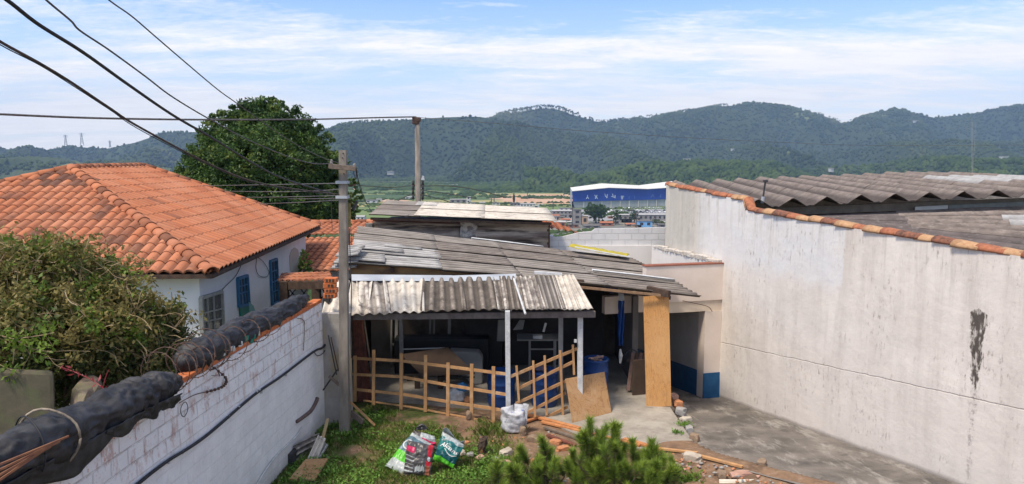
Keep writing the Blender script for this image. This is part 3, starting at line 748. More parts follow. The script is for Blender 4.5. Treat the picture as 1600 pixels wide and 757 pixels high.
# ================================================================== LEFT SIDE: brick wall, net roll, tiled house
B0 = G(508, 664); BDIR = Vector(((873 - 800) / F, 1, 0)).normalized()     # along the wall, going away
BN = Vector((BDIR.y, -BDIR.x, 0))                                        # faces right / yard
def BP(px, py, off=0.0): return PL(px, py, B0 + BN * off, BN)
b_of = lambda p: (p - B0).dot(BDIR)
def BS(s, z, off=0): return B0 + BDIR * s + BN * off + Vector((0, 0, z - B0.z))
zw = BP(515, 466).z
bt = block_mat('white washed brick', (.62, .63, .66), (.53, .54, .57), (.27, .26, .27), .28, .155, layers=())
t = bt; uv = t.uv(); U, Vv = t.sep(uv)[:2]
for nd_ in list(t.t.nodes): t.t.nodes.remove(nd_)
t.out = t.n('ShaderNodeOutputMaterial'); uv = t.uv(); U, Vv = t.sep(uv)[:2]
br = t.n('ShaderNodeTexBrick'); t.l(uv, br.inputs['Vector']); br.inputs['Scale'].default_value = 1
br.inputs['Brick Width'].default_value = .30; br.inputs['Row Height'].default_value = .19; br.inputs['Mortar Size'].default_value = .011; br.inputs['Mortar Smooth'].default_value = .4
c = t.mix(t.ramp(t.noise(uv, 3, 7), .35, .65), (.84, .83, .82), (.74, .735, .73))
up = t.ramp(t.math('ADD', Vv, t.math('MULTIPLY', t.math('SUBTRACT', t.noise(uv, .9, 4), .5), .8)), 1.55, 1.95)   # upper courses poorly painted
c = t.mix(t.math('MULTIPLY', br.outputs['Fac'], t.math('MULTIPLY', t.ramp(t.noise(uv, 7, 5), .35, .6), t.math('ADD', t.math('MULTIPLY', up, .42), .10))), c, (.36, .31, .29))
red = t.math('MULTIPLY', t.ramp(t.noise(t.map(uv, (1, .5, 1)), 5, 9, .75), .52, .60), up)
c = t.mix(t.math('MULTIPLY', red, .6), c, (.42, .20, .14))
red2 = t.math('MULTIPLY', t.ramp(t.noise(uv, 11, 7, .7), .60, .64), t.ramp(Vv, 1.7, 2.3, 0, 1))
c = t.mix(red2, c, (.50, .17, .07))
fl_ = t.ramp(t.noise(t.map(uv, (1, 2.2, 1)), 26, 6, .7), .60, .68, 0, .45)
c = t.mix(fl_, c, (.28, .27, .27))
c = t.mix(t.ramp(t.math('ADD', Vv, t.math('MULTIPLY', t.math('SUBTRACT', t.noise(uv, 2, 5), .5), .6)), .05, .45, .55, 0), c, (.42, .38, .30))
drip = t.noise(t.map(uv, (1, .45, 1), rot=(0, 0, .35)), 11, 6, .6)
h = t.math('SUBTRACT', t.math('MULTIPLY', drip, 1.3), t.math('MULTIPLY', br.outputs['Fac'], t.math('ADD', t.math('MULTIPLY', up, .55), .18)))
t.finish(c, .85, h, .9, .02, .25); brick_m = t.m
sN = -12.0
bw = thing('brick_wall', 'white washed brick boundary wall running along the left of the yard', 'wall', BS(-5, 0))
mb = MB()
mb.grid(lambda u, v: BS(sN + (0 - sN) * u, -.4 + (zw + .4) * v, .012 * fbm(u * 20, v * 5, 0, 3)), 120, 24, 0, lambda u, v: (sN * (1 - u), -.4 + (zw + .4) * v))
mb.quad(BS(0, -.4), BS(0, -.4, -.2), BS(0, zw, -.2), BS(0, zw)); mb.uvs[len(mb.f) - 1] = [(0, 0), (.2, 0), (.2, 2), (0, 2)]
mb.quad(BS(0, -.4, -.2), BS(sN, -.4, -.2), BS(sN, zw, -.2), BS(0, zw, -.2)); mb.quad(BS(0, zw, 0), BS(0, zw, -.2), BS(sN, zw, -.2), BS(sN, zw, 0))
mb.build('wall_body', brick_m, bw)
# exposed hollow bricks on top
brick_o = M('bare orange brick', (.56, .17, .055), (.44, .13, .05), 9, bump=.5, bscale=50, layers=[((.58, .50, .44), 12, .6, .7, (1, 1, 1), .6)])
mb = MB(); s = -7.0
while s < -.1:
    L = random.uniform(.22, .30); mb.hexa([BS(ss, z, o_) for z in (zw + .002, zw + .055 + random.uniform(0, .02)) for ss, o_ in ((s, -.01), (s + L, -.01), (s + L, -.18), (s, -.18))]); s += L + .012
mb.build('top_bricks', brick_o, bw, bevel=.006)
bst = thing('brick_stack', 'stack of orange hollow bricks on the far end of the white washed wall', 'bricks', BS(-.15, zw))
for k in range(4):
    mb = MB(); zz = zw + .07 + k * .10; c0 = P(516 + (k % 2) * 2, 455, 14.1); mb.box((c0.x, c0.y, zz + .05), (.24, .19, .092), .05 * (k % 3))
    b_ = mb.build('brick', brick_o, bst, bevel=.008)
    mb = MB()
    for hx in (-.06, .0, .06):
        mb.box((c0.x + hx, c0.y - .0955, zz + .05), (.042, .006, .055), .05 * (k % 3))
    mb.build('hole', wood_dark, b_)

# return wall between brick wall and shed
rt = MB(); a = BS(.02, -.3); 
rx = P(549, 600, a.y + .05).x
rt.hexa([Vector((x, y, z)) for z in (-.3, zw - .22) for x, y in ((a.x - .02, a.y), (rx, a.y), (rx, a.y + .15), (a.x - .02, a.y + .15))])
tag(rt.build('return_wall', M('dirty grey plaster', (.40, .38, .36), (.30, .28, .25), 3, layers=[((.36, .27, .13), 2.5, .5, .66, (1, 1, .5), .7), ((.12, .11, .10), 5, .56, .7, (1, 1, .3), .7)], bump=.5), origin=(a.x + .2, a.y, 0)),
    'narrow stained grey plaster wall behind the concrete pole', 'wall')

# ---- black net rolls on the wall
t = NT('black shade netting'); pos = t.pos
c = t.mix(t.ramp(t.noise(pos, 5, 8, .7), .4, .62), (.014, .014, .016), (.042, .042, .046))
c = t.mix(t.ramp(t.noise(pos, 2.2, 4, .6, loc=(4, 4, 4)), .60, .72, 0, .6), c, (.055, .06, .06))
t.finish(c, .60, t.noise(pos, 60, 3, .5), .2, .008, .4); net_m = t.m
def roll(name, pts, rad, label, seed, ties=()):
    path = catmull(pts, 40); n = 72; K = len(path)
    root = thing(name, label, 'netting', path[0] + Vector((0, 0, -rad[0])))
    mb = MB(); vs = []
    for i, p in enumerate(path):
        t_ = i / (K - 1); d = (path[min(i + 1, K - 1)] - path[max(i - 1, 0)]).normalized(); sd = d.cross(Vector((0, 0, 1))).normalized()
        r0 = rad[0] + (rad[1] - rad[0]) * t_; endt = min(1, .30 + 4.5 * min(t_, 1 - t_) + .25 * noise.noise(Vector((i * .3, seed, 0))))
        for j in range(n):
            a = 2 * math.pi * j / n; q = p * 1.1
            ii = i * 14 / 40
            N_ = lambda f, g, o: noise.noise(Vector((math.cos(a) * f + o + seed, math.sin(a) * f + o * .3, ii * g + seed)))
            k = 1 + .20 * N_(.8, .22, 0)
            # draped netting: crisp creases with slack cloth between them, drawn in at the ties
            sk_ = ii + a * .55
            N2 = lambda f, g, o: noise.noise(Vector((math.cos(a) * f + o + seed, math.sin(a) * f - o, sk_ * g)))
            k += .15 * (.5 - 1.9 * abs(N2(1.5, .30, 3))) + .085 * (.5 - 1.9 * abs(N2(2.6, .62, 9))) + .035 * (.5 - 1.9 * abs(N_(5.0, 1.3, 15)))
            for tie in ties: k -= .15 * math.exp(-((t_ - tie) / .014) ** 2)
            r = r0 * k * endt
            z = math.sin(a) * r * (.92 if math.sin(a) > 0 else 1.15)
            vs.append(p + sd * (math.cos(a) * r) + Vector((0, 0, z)))
    fs = [(i * n + j, i * n + (j + 1) % n, (i + 1) * n + (j + 1) % n, (i + 1) * n + j) for i in range(K - 1) for j in range(n)]
    mb.add(vs, fs + [tuple(range(n))[::-1], tuple((K - 1) * n + j for j in range(n))])
    mb.build('net', net_m, root, smooth=True); return root, path
zr = zw + .20
near_pts = [BS(s, z, o_) for s, z, o_ in ((-11.5, zr + .14, -.06), (-9.5, zr + .10, -.04), (-8.6, zr + .06, -.02), (-7.6, zr + .02, .0), (-6.6, zr + .0, .02), (-6.0, zr - .02, .05), (-5.55, zr - .06, .10))]
nr, npath = roll('net_roll', near_pts, (.235, .185), 'nearest black shade net roll lashed along the brick wall top', 2, (.38, .60, .80))
far_pts = [BS(s, z, o_) for s, z, o_ in ((-5.0, zr - .02, -.17), (-4.3, zr - .02, -.19), (-3, zr - .02, -.19), (-1.6, zr - .06, -.18), (-.35, zr - .02, -.16))]
fr, fpath = roll('net_roll', far_pts, (.22, .16), 'farther black shade net roll ending near the brick stack', 9, (.15, .34, .52, .70, .86))
# loose hems hanging down the wall face
def hem(parent, path, s0, s1, depth, seed):
    mb = MB(); n0, n1 = int(s0 * (len(path) - 1)), int(s1 * (len(path) - 1))
    def fn(u, v):
        i = n0 + (n1 - n0) * u; i0 = int(i); p = path[min(i0, len(path) - 1)].lerp(path[min(i0 + 1, len(path) - 1)], i - i0)
        dd = depth * (.45 + .55 * abs(fbm(u * 3 + seed, 0, 0, 2)) * 2) * v
        return p + BN * (.20 + .03 * fbm(u * 14, v * 2, seed, 3) - .05 * v) + Vector((0, 0, -.10 - dd))
    mb.grid(fn, 60, 8); mb.build('hem', net_m, parent, smooth=True, solid=.006)
hem(nr, npath, .05, .60, .30, 1); hem(nr, npath, .58, .90, .22, 4); 
# ropes, wire hoops and torn gaps showing bricks on the near roll
def hoop(parent, name, c, d, r, th, mat, a0=0, a1=2 * math.pi, tilt=0, n=26):
    d = d.normalized(); sd = d.cross(Vector((0, 0, 1))).normalized(); up = Vector((0, 0, 1))
    d2 = sd * math.cos(tilt) + d * math.sin(tilt)
    pts = [c + (d2 * math.cos(a0 + (a1 - a0) * k / n) + up * math.sin(a0 + (a1 - a0) * k / n)) * r * (1 + .03 * math.sin(k)) for k in range(n + 1)]
    mb = MB(); mb.tube(pts, th, 5); return mb.build(name, mat, parent, smooth=True)
rope_m = M('frayed pale rope', (.32, .27, .21), (.12, .10, .085), 14, bump=.3)
k = min(range(len(npath)), key=lambda i: abs((npath[i] - P(62, 660, npath[i].y)).length))
hoop(nr, 'rope', npath[k], BDIR, .275, .012, rope_m, tilt=.15); hoop(nr, 'rope', npath[max(k - 9, 0)], BDIR, .272, .008, cable_m, tilt=-.5)
# split slats visible under a tear
mb = MB()
for q in range(4):
    a_, b_ = BP(-12, 731 + q * 9, .30), BP(107 - q * 14, 682 + q * 8, .262)
    mb.bar(a_, b_, .017, .012, up=BN)
mb.build('slat', M('split orange wood', (.34, .16, .085), (.20, .09, .055), 20, bump=.8, bscale=60, stretch=(1, .3, 1)), nr)
# exposed barbed wire coil between the two rolls
coil = thing('barbed_wire_coil', 'rusty barbed wire coil bursting out between the two black net rolls', 'barbed wire', BS(-5.2, zw))
def coilpart(s0, s1, turns, r, off, seed):
    n = int(turns * 22); pts = []
    for k in range(n + 1):
        t_ = k / n; a = 2 * math.pi * turns * t_
        rr = r * (1 + .12 * math.sin(seed + t_ * 9)); s = s0 + (s1 - s0) * t_ + .05 * math.sin(a * .5)
        pts.append(BS(s, zw + r * .95 + rr * math.sin(a), off + rr * math.cos(a)))
    mb = MB(); mb.tube(pts, .0065, 4)
    for k in range(0, n, 2):
        p = pts[k]; d = Vector((random.uniform(-1, 1), random.uniform(-1, 1), random.uniform(-1, 1))).normalized() * .028; mb.tube([p - d, p + d], .004, 3)
    mb.build('wire', rust, coil)
coilpart(-5.75, -4.3, 6, .25, -.06, 0); coilpart(-5.4, -2.6, 6, .20, .04, 3)
mb = MB(); mb.tube(catmull([BP(330, 572, .05), BP(352, 590, .05), BP(350, 603, .04), BP(330, 611, .04), BP(305, 617, .04), BP(280, 630, .05)], 6), .007, 4)
for q in range(14):
    p = catmull([BP(330, 572, .05), BP(352, 590, .05), BP(350, 603, .04), BP(330, 611, .04), BP(305, 617, .04)], 4)[q]; mb.box(p, (.03, .03, .03), q)
mb.tube([BP(336, 573, .05), BP(344, 588, .06), BP(331, 587, .05)], .006, 4)
mb.build('strand', rust, coil)
hoop(coil, 'strand', BP(288, 640, .03) , BN, .085, .005, cable_m)
mb = MB(); rr_ = random.Random(3)
for q, (px, py, m_i) in enumerate([(382, 529, 1), (392, 526, 1), (400, 521, 0), (372, 538, 0), (360, 545, 0), (345, 552, 0), (388, 533, 1)]):
    p = BP(px, py, -.05); mb.box(p, (.10, .12, .08), q, mi=m_i)
mb.build('litter', [M('pale litter plastic', (.62, .66, .62), (.45, .5, .46), 9), M('green litter plastic', (.02, .26, .17), (.03, .2, .13), 9)], coil, bevel=.02)

# ---- cables and pipes on the wall face
def wallcable(name, label, pts, r, mat, off=.03, cat='cable', group=None, wob=.0):
    mb = MB(); P3 = catmull([BP(a, b, off) for a, b in pts], 6)
    mb.tube(P3, r, 6); o = mb.build(name, mat, smooth=True, origin=P3[0]); return tag(o, label, cat, group)
wallcable('wall_cable', 'thick black conduit sagging diagonally along the brick wall face', [(180, 790), (215, 757), (260, 722), (320, 683), (395, 619), (440, 588), (490, 550), (505, 543), (512, 528)], .022, cable_m)
wallcable('wall_cable', 'thin twisted black cable under the main conduit near the pole', [(490, 549), (496, 556), (505, 552), (512, 540), (520, 532)], .008, cable_m)
wallcable('drain_pipe', 'white plastic pipe curving up the lower brick wall', [(398, 762), (420, 728), (436, 708), (462, 683), (472, 668)], .014, white_paint, cat='pipe')
wallcable('pipe_sleeve', 'rough brown wrapped pipe section above the leaning roof tiles', [(464, 659), (474, 652), (486, 642), (494, 628), (496, 622)], .035, M('brown rusted wrap', (.16, .11, .10), (.09, .065, .06), 9, bump=1, bscale=25), cat='pipe')
wallcable('wall_cable', 'thin yellowed hose hanging from the top of the brick wall', [(465, 498), (472, 499), (476, 508), (474, 548)], .008, rope_m)
for q, s in enumerate((.5,)): pass
mb = MB()
for (px, py) in ((262, 722), (284, 707), (356, 652), (372, 637), (400, 612), (404, 610), (446, 586), (408, 613)):
    mb.box(BP(px, py, .02), (.05, .03, .04), 0)
o = mb.build('cable_clip', white_paint, origin=BP(356, 652, .02)); tag(o, 'small white clips holding the black conduit to the wall', 'clips', kind='stuff')

# ---- tiled house
def tile_mat(name, dark, stained=.12):
    t = NT(name); uv = t.uv(); U, Vv = t.sep(uv)[:2]
    cell = t.comb(t.math('FLOOR', U), t.math('FLOOR', Vv))
    wn = t.n('ShaderNodeTexWhiteNoise', noise_dimensions='2D'); t.l(cell, wn.inputs['Vector'])
    c = t.mix(wn.outputs['Value'], (.47, .17, .08), (.36, .125, .06))
    c = t.mix(t.ramp(t.noise(t.pos, .9, 5), .4, .65, 0, .4), c, (.52, .27, .17))
    wn2 = t.n('ShaderNodeTexWhiteNoise', noise_dimensions='3D'); t.l(t.comb(t.math('FLOOR', U), t.math('FLOOR', Vv), 7.0), wn2.inputs['Vector'])
    big = t.ramp(t.noise(t.pos, .55, 4, loc=(9, 2, 0)), .42, .6)
    black = t.math('MULTIPLY', t.ramp(wn2.outputs['Value'], 1 - stained, 1 - stained + .02), t.math('ADD', t.math('MULTIPLY', big, .8), .2))
    c = t.mix(t.math('MULTIPLY', black, .8), c, (.075, .05, .042))
    c = t.mix(t.math('MULTIPLY', t.ramp(t.noise(t.pos, 11, 6, .7), .58, .68, 0, dark), t.math('ADD', big, .3)), c, (.10, .065, .05))
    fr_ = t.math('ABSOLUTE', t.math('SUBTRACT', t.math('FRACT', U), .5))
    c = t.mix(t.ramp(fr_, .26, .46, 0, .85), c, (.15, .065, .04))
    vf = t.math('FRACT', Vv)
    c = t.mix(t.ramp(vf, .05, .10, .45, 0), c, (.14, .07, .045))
    t.finish(c, .85, t.noise(t.pos, 40, 5), .4, .01, .2); return t.m
tm_front = tile_mat('clay roof tiles weathered', .75, .26); tm_side = tile_mat('clay roof tiles', .25, .03)
def tile_roof(poly, eu, tw, cl, mat, parent, name='roof', amp=.045, step=.03, sub=6):
    """poly: coplanar points; eu: direction along the eave; columns run up the slope"""
    poly = [Vector(p) for p in poly]; n = (poly[1] - poly[0]).cross(poly[2] - poly[0]).normalized()
    if n.z < 0: n = -n
    eu = Vector(eu); eu = (eu - n * eu.dot(n)).normalized(); ev = n.cross(eu)
    if ev.z < 0: ev = -ev
    O = poly[0]; us = [(p - O).dot(eu) for p in poly]; vs_ = [(p - O).dot(ev) for p in poly]
    u0, u1, v0, v1 = min(us), max(us), min(vs_), max(vs_)
    nc = math.ceil((u1 - u0) / tw); nr_ = math.ceil((v1 - v0) / cl)
    bm = bmesh.new(); uvl = bm.loops.layers.uv.new('UVMap')
    for r_ in range(nr_):
        rows = []
        for vv, hh in ((0.0, step * .7), (.5, step * .4), (1.02, .0)):
            row = []
            for i in range(nc * sub + 1):
                ph = (i % sub) / sub; h = amp * 1.35 * (abs(math.cos(math.pi * ph)) ** .75)
                jt = .006 * noise.noise(Vector((i // sub * 1.7, r_ * 2.3, 0)))
                row.append(bm.verts.new(O + eu * (u0 + i * tw / sub) + ev * (v0 + (r_ + vv) * cl) + n * (h + hh + jt)))
            rows.append(row)
        low = [bm.verts.new(v.co - n * (step + .012)) for v in rows[0]]; lip = [bm.verts.new(v.co) for v in rows[0]]
        allr = [None] + rows
        for a_ in range(3):
            for i in range(nc * sub):
                f = bm.faces.new((low[i], low[i + 1], lip[i + 1], lip[i])) if a_ == 0 else bm.faces.new((allr[a_][i], allr[a_][i + 1], allr[a_ + 1][i + 1], allr[a_ + 1][i])); f.smooth = a_ > 0
                for lp_, x, y_ in zip(f.loops, (i, i + 1, i + 1, i), (.02, .02, .98, .98) if a_ == 0 else ((.02, .02, .5, .5) if a_ == 1 else (.5, .5, .98, .98))): lp_[uvl].uv = (x / sub + .5, r_ + y_)
    cen = sum(poly, Vector()) / len(poly)
    for i in range(len(poly)):
        a_, b_ = poly[i], poly[(i + 1) % len(poly)]; pn = (b_ - a_).cross(n).normalized()
        if (cen - a_).dot(pn) > 0: pn = -pn
        bmesh.ops.bisect_plane(bm, geom=bm.verts[:] + bm.edges[:] + bm.faces[:], plane_co=a_, plane_no=pn, clear_outer=True)
    off = root_loc(parent)
    for v in bm.verts: v.co -= off
    me = bpy.data.meshes.new(name); bm.to_mesh(me); bm.free()
    o = bpy.data.objects.new(name, me); COL.objects.link(o); lockmat(o, mat); o.parent = parent
    return o
def ridge_tiles(pts, parent, mat, L=.38, r=.11, name='ridge_tiles'):
    mb = MB()
    for a_, b_ in zip(pts, pts[1:]):
        a_, b_ = Vector(a_), Vector(b_); d = (b_ - a_); n = max(1, round(d.length / L)); d.normalize(); sd = d.cross(Vector((0, 0, 1))).normalized(); up = sd.cross(d)
        ll = (b_ - a_).length / n
        for k in range(n):
            kk = k
            def fn(u, v):
                a2 = math.pi * (u * 1.1 - .05); rr = r * (1.12 - .20 * v)
                return a_ + d * (ll * (kk + v * 1.08)) + sd * rr * math.cos(a2) + up * (rr * math.sin(a2) * .9 + .02)
            mb.grid(fn, 8, 2, 0, lambda u, v, kk=kk: (kk * 3.3 + .5, .5))
    return mb.build(name, mat, parent, smooth=True, solid=.015)
E1 = P(331, 428, 15.0); ze = E1.z; E2 = G(500, 354, ze); nL = Vector((-1, -.06, 0)).normalized()
R1 = P(110, 264, 20.3); R2 = P(224, 262, 25.2); R2.z = R1.z
E0 = E1 + nL * 12.2
house = thing('tiled_house', 'white house with large orange hipped tile roof and blue windows', 'house', Vector((-9, 20, -1)))
front_poly = [E0, E1, R1]; side_poly = [E1, E2, R2, R1]
tile_roof(front_poly, E1 - E0, .25, .42, tm_front, house, 'roof_tiles', amp=.06)
# keep the big slope planar
nrm = (E2 - E1).cross(R1 - E1).normalized(); R2p = R2 - nrm * (R2 - E1).dot(nrm)
tile_roof([E1, E2, R2p, R1], E2 - E1, .29, .45, tm_side, house, 'roof_tiles', amp=.055, step=.012)
back_l = E2 + nL * 12.2
mb = MB(); mb.add([E0, back_l, R2p, R1], ((0, 1, 2, 3),)); mb.add([E2, back_l, R2p], ((0, 1, 2),)); mb.build('roof_back', tile_a, house, solid=.03)
ridge_tiles([E0, R1 - Vector((0, 0, .0))], house, tm_side, name='hip_tiles'); ridge_tiles([E1, R1], house, tm_side, r=.13, name='hip_tiles'); ridge_tiles([R1, R2p], house, tm_side); ridge_tiles([E2, R2p], house, tm_side, name='hip_tiles')
# eave board
mb = MB(); mb.bar(E1 - Vector((0, 0, .06)), E2 - Vector((0, 0, .06)), .04, .08); mb.bar(E0 - Vector((0, 0, .06)), E1 - Vector((0, 0, .06)), .04, .08); mb.build('eave_board', wood_dark, house)
HD = (E2 - E1).normalized(); HN = Vector((HD.y, -HD.x, 0)).normalized(); inset = .42
C1 = E1 + nL * inset + HD * .45; C2 = E2 + nL * inset - HD * .5
house_w = M('white house render', (.82, .81, .79), (.75, .74, .725), 1.5, bump=.2, bscale=15, layers=[((.45, .43, .40), 1.8, .6, .8, (1, 1, .3), .5)])
def HP(px, py, off=0): return PL(px, py, C1 + HN * off, HN)
def hplate(mb, pts, off, th, mi=0): mb.slab([HP(a, b, off) for a, b in pts], HN * th, mi)
mb = MB(); zt2 = ze + .10; C0 = E0 - nL * 2 + Vector((0, .5, 0)); zb2 = -1
bk = C2 + nL * 8
for a_, b_ in ((C1, C2), (C1 + nL * 11, C1), (C2, bk)):
    nn = (b_ - a_).cross(Vector((0, 0, 1))).normalized() * -.15
    mb.hexa([Vector((p.x, p.y, z)) for z in (zb2, zt2) for p in (a_, b_, b_ + nn, a_ + nn)])
mb.build('wall', house_w, house)
mb = MB(); mb.slab([Vector((p.x, p.y, ze - .04)) for p in (E0, E1, E2, back_l)], (0, 0, .03)); mb.build('soffit', wood_dark, house)
blue_w = M('blue window paint', (.03, .13, .26), (.045, .17, .30), 6, bump=.1, rough=.6); pane_m = M('dark window glass', (.05, .06, .065), (.09, .10, .10), 3, rough=.15, bump=0, spec=.6)
green_p = M('green panel', (.01, .16, .13), (.02, .20, .15), 6, bump=.1, rough=.5); alu = M('grey window frame', (.38, .37, .33), (.28, .27, .24), 6, bump=.1)
def qinset(q, t_):  # shrink pixel quad
    cx_ = sum(a for a, _ in q) / 4; cy_ = sum(b for _, b in q) / 4
    return [(cx_ + (a - cx_) * (1 - t_), cy_ + (b - cy_) * (1 - t_ * .5)) for a, b in q]
def hwin(name, q, fm, pm, bars, label=None):
    mb = MB(); n = 4
    for i in range(4): mb.bar(HP(*q[i], .03), HP(*q[(i + 1) % 4], .03), .07, .08, up=HN)
    f = mb.build(name, fm, house)
    if label: f['label'] = label
    mb = MB(); hplate(mb, q, .006, .012); mb.build('pane', pm, f)
    mb = MB()
    (ax, ay), (bx, by), (cx2, cy2), (dx, dy) = q   # TL TR BR BL
    for kind_, t_ in bars:
        if kind_ == 'v': mb.bar(HP(ax + (bx - ax) * t_, ay + (by - ay) * t_, .03), HP(dx + (cx2 - dx) * t_, dy + (cy2 - dy) * t_, .03), .03, .04, up=HN)
        else: mb.bar(HP(ax + (dx - ax) * t_, ay + (dy - ay) * t_, .03), HP(bx + (cx2 - bx) * t_, by + (cy2 - by) * t_, .03), .03, .04, up=HN)
    mb.build('glazing_bar', fm, f); return f
hwin('window', [(314, 466), (346, 456), (349, 515), (316, 520)], alu, pane_m, [('v', .3), ('v', .6), ('h', .45), ('h', .7)], 'large grey aluminium window nearest the net roll')
hwin('window', [(371, 436), (386, 431), (389, 476), (373, 479)], blue_w, pane_m, [('v', .33), ('v', .66), ('h', .3), ('h', .55)], 'tall blue framed window with bars')
mb = MB(); hplate(mb, [(373, 479), (389, 474), (390, 499), (375, 502)], .01, .04); mb.build('shutter', green_p, house)['label'] = 'dark green lower shutter panel'
mb = MB(); hplate(mb, [(388, 472), (395, 478), (399, 491), (390, 496)], .05, .02); mb.build('shutter', M('pale green panel', (.25, .45, .40), (.2, .4, .36), 5), house)['label'] = 'pale green leaf hanging open'
hwin('window', [(422, 409), (432, 405), (435, 472), (425, 476)], blue_w, pane_m, [('v', .5), ('h', .25), ('h', .5), ('h', .72)], 'narrow full height blue window near the porch')
niche = [(452, 400), (455, 391), (460, 387), (465, 390), (467, 397), (468, 424), (453, 424)]
mb = MB(); hplate(mb, niche, .004, .012); mb.build('niche', M('beige niche', (.52, .48, .40), (.45, .41, .34), 4), house)
mb = MB(); mb.tube(catmull([HP(377, 414, .03), HP(368, 432, .03), HP(352, 448, .03), HP(344, 457, .03)], 5), .01, 4); mb.build('cable', cable_m, house); mb = MB(); mb.tube(catmull([HP(401, 402, .03), HP(400, 420, .03), HP(405, 431, .03), HP(416, 433, .03), HP(420, 425, .03), HP(412, 410, .03), HP(402, 402, .03)], 5), .009, 4); mb.build('cable', cable_m, house)

# porch of dark tiles
porch = thing('porch', 'small porch with dark brown tiles and cross braced timber sides', 'porch', P(480, 470, 19.5))
pa, pb_, pc_, pd_ = P(434, 442, 19.2), P(520, 439, 18.2), P(516, 428, 19.6), P(441, 430, 20.8)
tm_p = tile_mat('dark porch tiles', .95, .75)
nrm = (pb_ - pa).cross(pc_ - pa).normalized(); pd_ = pd_ - nrm * (pd_ - pa).dot(nrm)
tile_roof([pa, pb_, pc_, pd_], pb_ - pa, .22, .4, tm_p, porch, 'roof_tiles')
mb = MB(); mb.bar(P(438, 447, 19.15), P(518, 445, 18.15), .10, .20); mb.build('beam', wood_dark, porch)
for x in (444, 494):
    a_ = P(x, 440, 19.0 if x < 460 else 18.5); mb = MB(); mb.bar(a_, Vector((a_.x, a_.y, 1.0)), .2, .2, up=(1, 0, 0)); mb.build('post', wood_dark, porch)
for (x0_, x1_) in ((448, 466), (466, 484), (500, 516)):
    mb = MB(); mb.bar(P(x0_, 447, 19), P(x1_, 470, 19), .03, .03); mb.bar(P(x1_, 447, 19), P(x0_, 470, 19), .03, .03); mb.build('cross_brace', steel_dark, porch)
# second tiled roof
h2 = thing('tiled_outbuilding', 'low building with bright orange tile roof behind the concrete pole', 'house', P(510, 440, 27))
ra, rb_, rc_, rd_ = P(470, 425, 23.5), P(552, 424, 23.5), P(585, 372, 27.5), P(466, 372, 27.5)
nrm = (rb_ - ra).cross(rc_ - ra).normalized(); rd_ = rd_ - nrm * (rd_ - ra).dot(nrm)
tile_roof([ra, rb_, rc_, rd_], rb_ - ra, .25, .42, tm_side, h2, 'roof_tiles')
re_, rf_ = P(588, 353, 30.5), P(486, 352, 30.5); nrm = (rc_ - rd_).cross(re_ - rd_).normalized(); rf_ = rf_ - nrm * (rf_ - rd_).dot(nrm)
tile_roof([rd_ + Vector((0, .1, .12)), rc_ + Vector((0, .1, .12)), re_ + Vector((0, .0, .12)), rf_ + Vector((0, .0, .12))], rc_ - rd_, .25, .42, tm_side, h2, 'roof_tiles')
ridge_tiles([rf_ + Vector((0, 0, .15)), re_ + Vector((0, 0, .15))], h2, tm_side)
mb = MB(); zz = min(ra.z, rb_.z)
mb.hexa([Vector((x, y, z)) for z in (-3, zz - .05) for x, y in ((ra.x + .3, 23.9), (rb_.x + .6, 23.9), (rb_.x + .6, 30), (ra.x + .3, 30))]); mb.build('wall', house_w, h2)
# sidewall between house and outbuilding
fs2 = MB(); p_ = P(462, 440, 26.8); fs2.box((p_.x - 1.5, p_.y, 0), (3.2, .15, 6.2)); tag(fs2.build('garden_wall', house_w, origin=(p_.x, p_.y, -2)), 'plain white wall behind the white house corner', 'wall')
# ================================================================== SHED
fib = M('weathered corrugated fibre cement', (.33, .295, .26), (.20, .178, .158), 2.5, layers=[((.50, .46, .42), 3.2, .54, .68, (.5, 7, 3), .4), ((.11, .10, .09), 3.0, .54, .66, (.5, 8, 3), .5)], bump=.8, bscale=30, bdist=.01, grime_shade=((.07, .062, .055), .75))
fib2 = M('brownish corrugated fibre cement', (.25, .215, .185), (.17, .145, .128), 3, layers=[((.42, .39, .36), 3.2, .54, .66, (.5, 7, 3), .5), ((.07, .06, .05), 3, .52, .66, (.5, 8, 3), .6)], bump=.8, bscale=30, bdist=.01, grime_shade=((.05, .043, .038), .75))
fib_silver = M('silvery corrugated sheet', (.48, .47, .455), (.34, .335, .32), 3, layers=[((.16, .15, .145), 3, .48, .60, (.35, 6, 3), .85)], bump=.6, bscale=30, grime_shade=((.13, .125, .12), .7))
fib_cream = M('cream corrugated sheet', (.68, .63, .54), (.56, .51, .43), 3, layers=[((.20, .17, .14), 6, .52, .68, (1, 1, 1), .7), ((.30, .26, .22), 2.2, .5, .62, (.6, 2, 1), .5)], bump=.5, bscale=40, grime_shade=((.20, .17, .14), .22))
fib_mix = M('half weathered corrugated sheet', (.58, .53, .46), (.24, .21, .19), 5, layers=[((.10, .085, .075), 5, .5, .62, (1, 1, 1), .8), ((.62, .58, .52), 3, .55, .65, (1, 1, 1), .7)], bump=.8, bscale=40, lo=.42, hi=.58, grime_shade=((.10, .085, .075), .6))
fib_brown = M('dark mouldy corrugated sheet', (.25, .215, .18), (.165, .14, .115), 5, layers=[((.42, .36, .30), 11, .54, .68, (1, 1, 1), .6), ((.05, .04, .035), 4, .5, .66, (1, 1, 1), .7)], bump=1, bscale=40, grime_shade=((.045, .038, .032), .7))
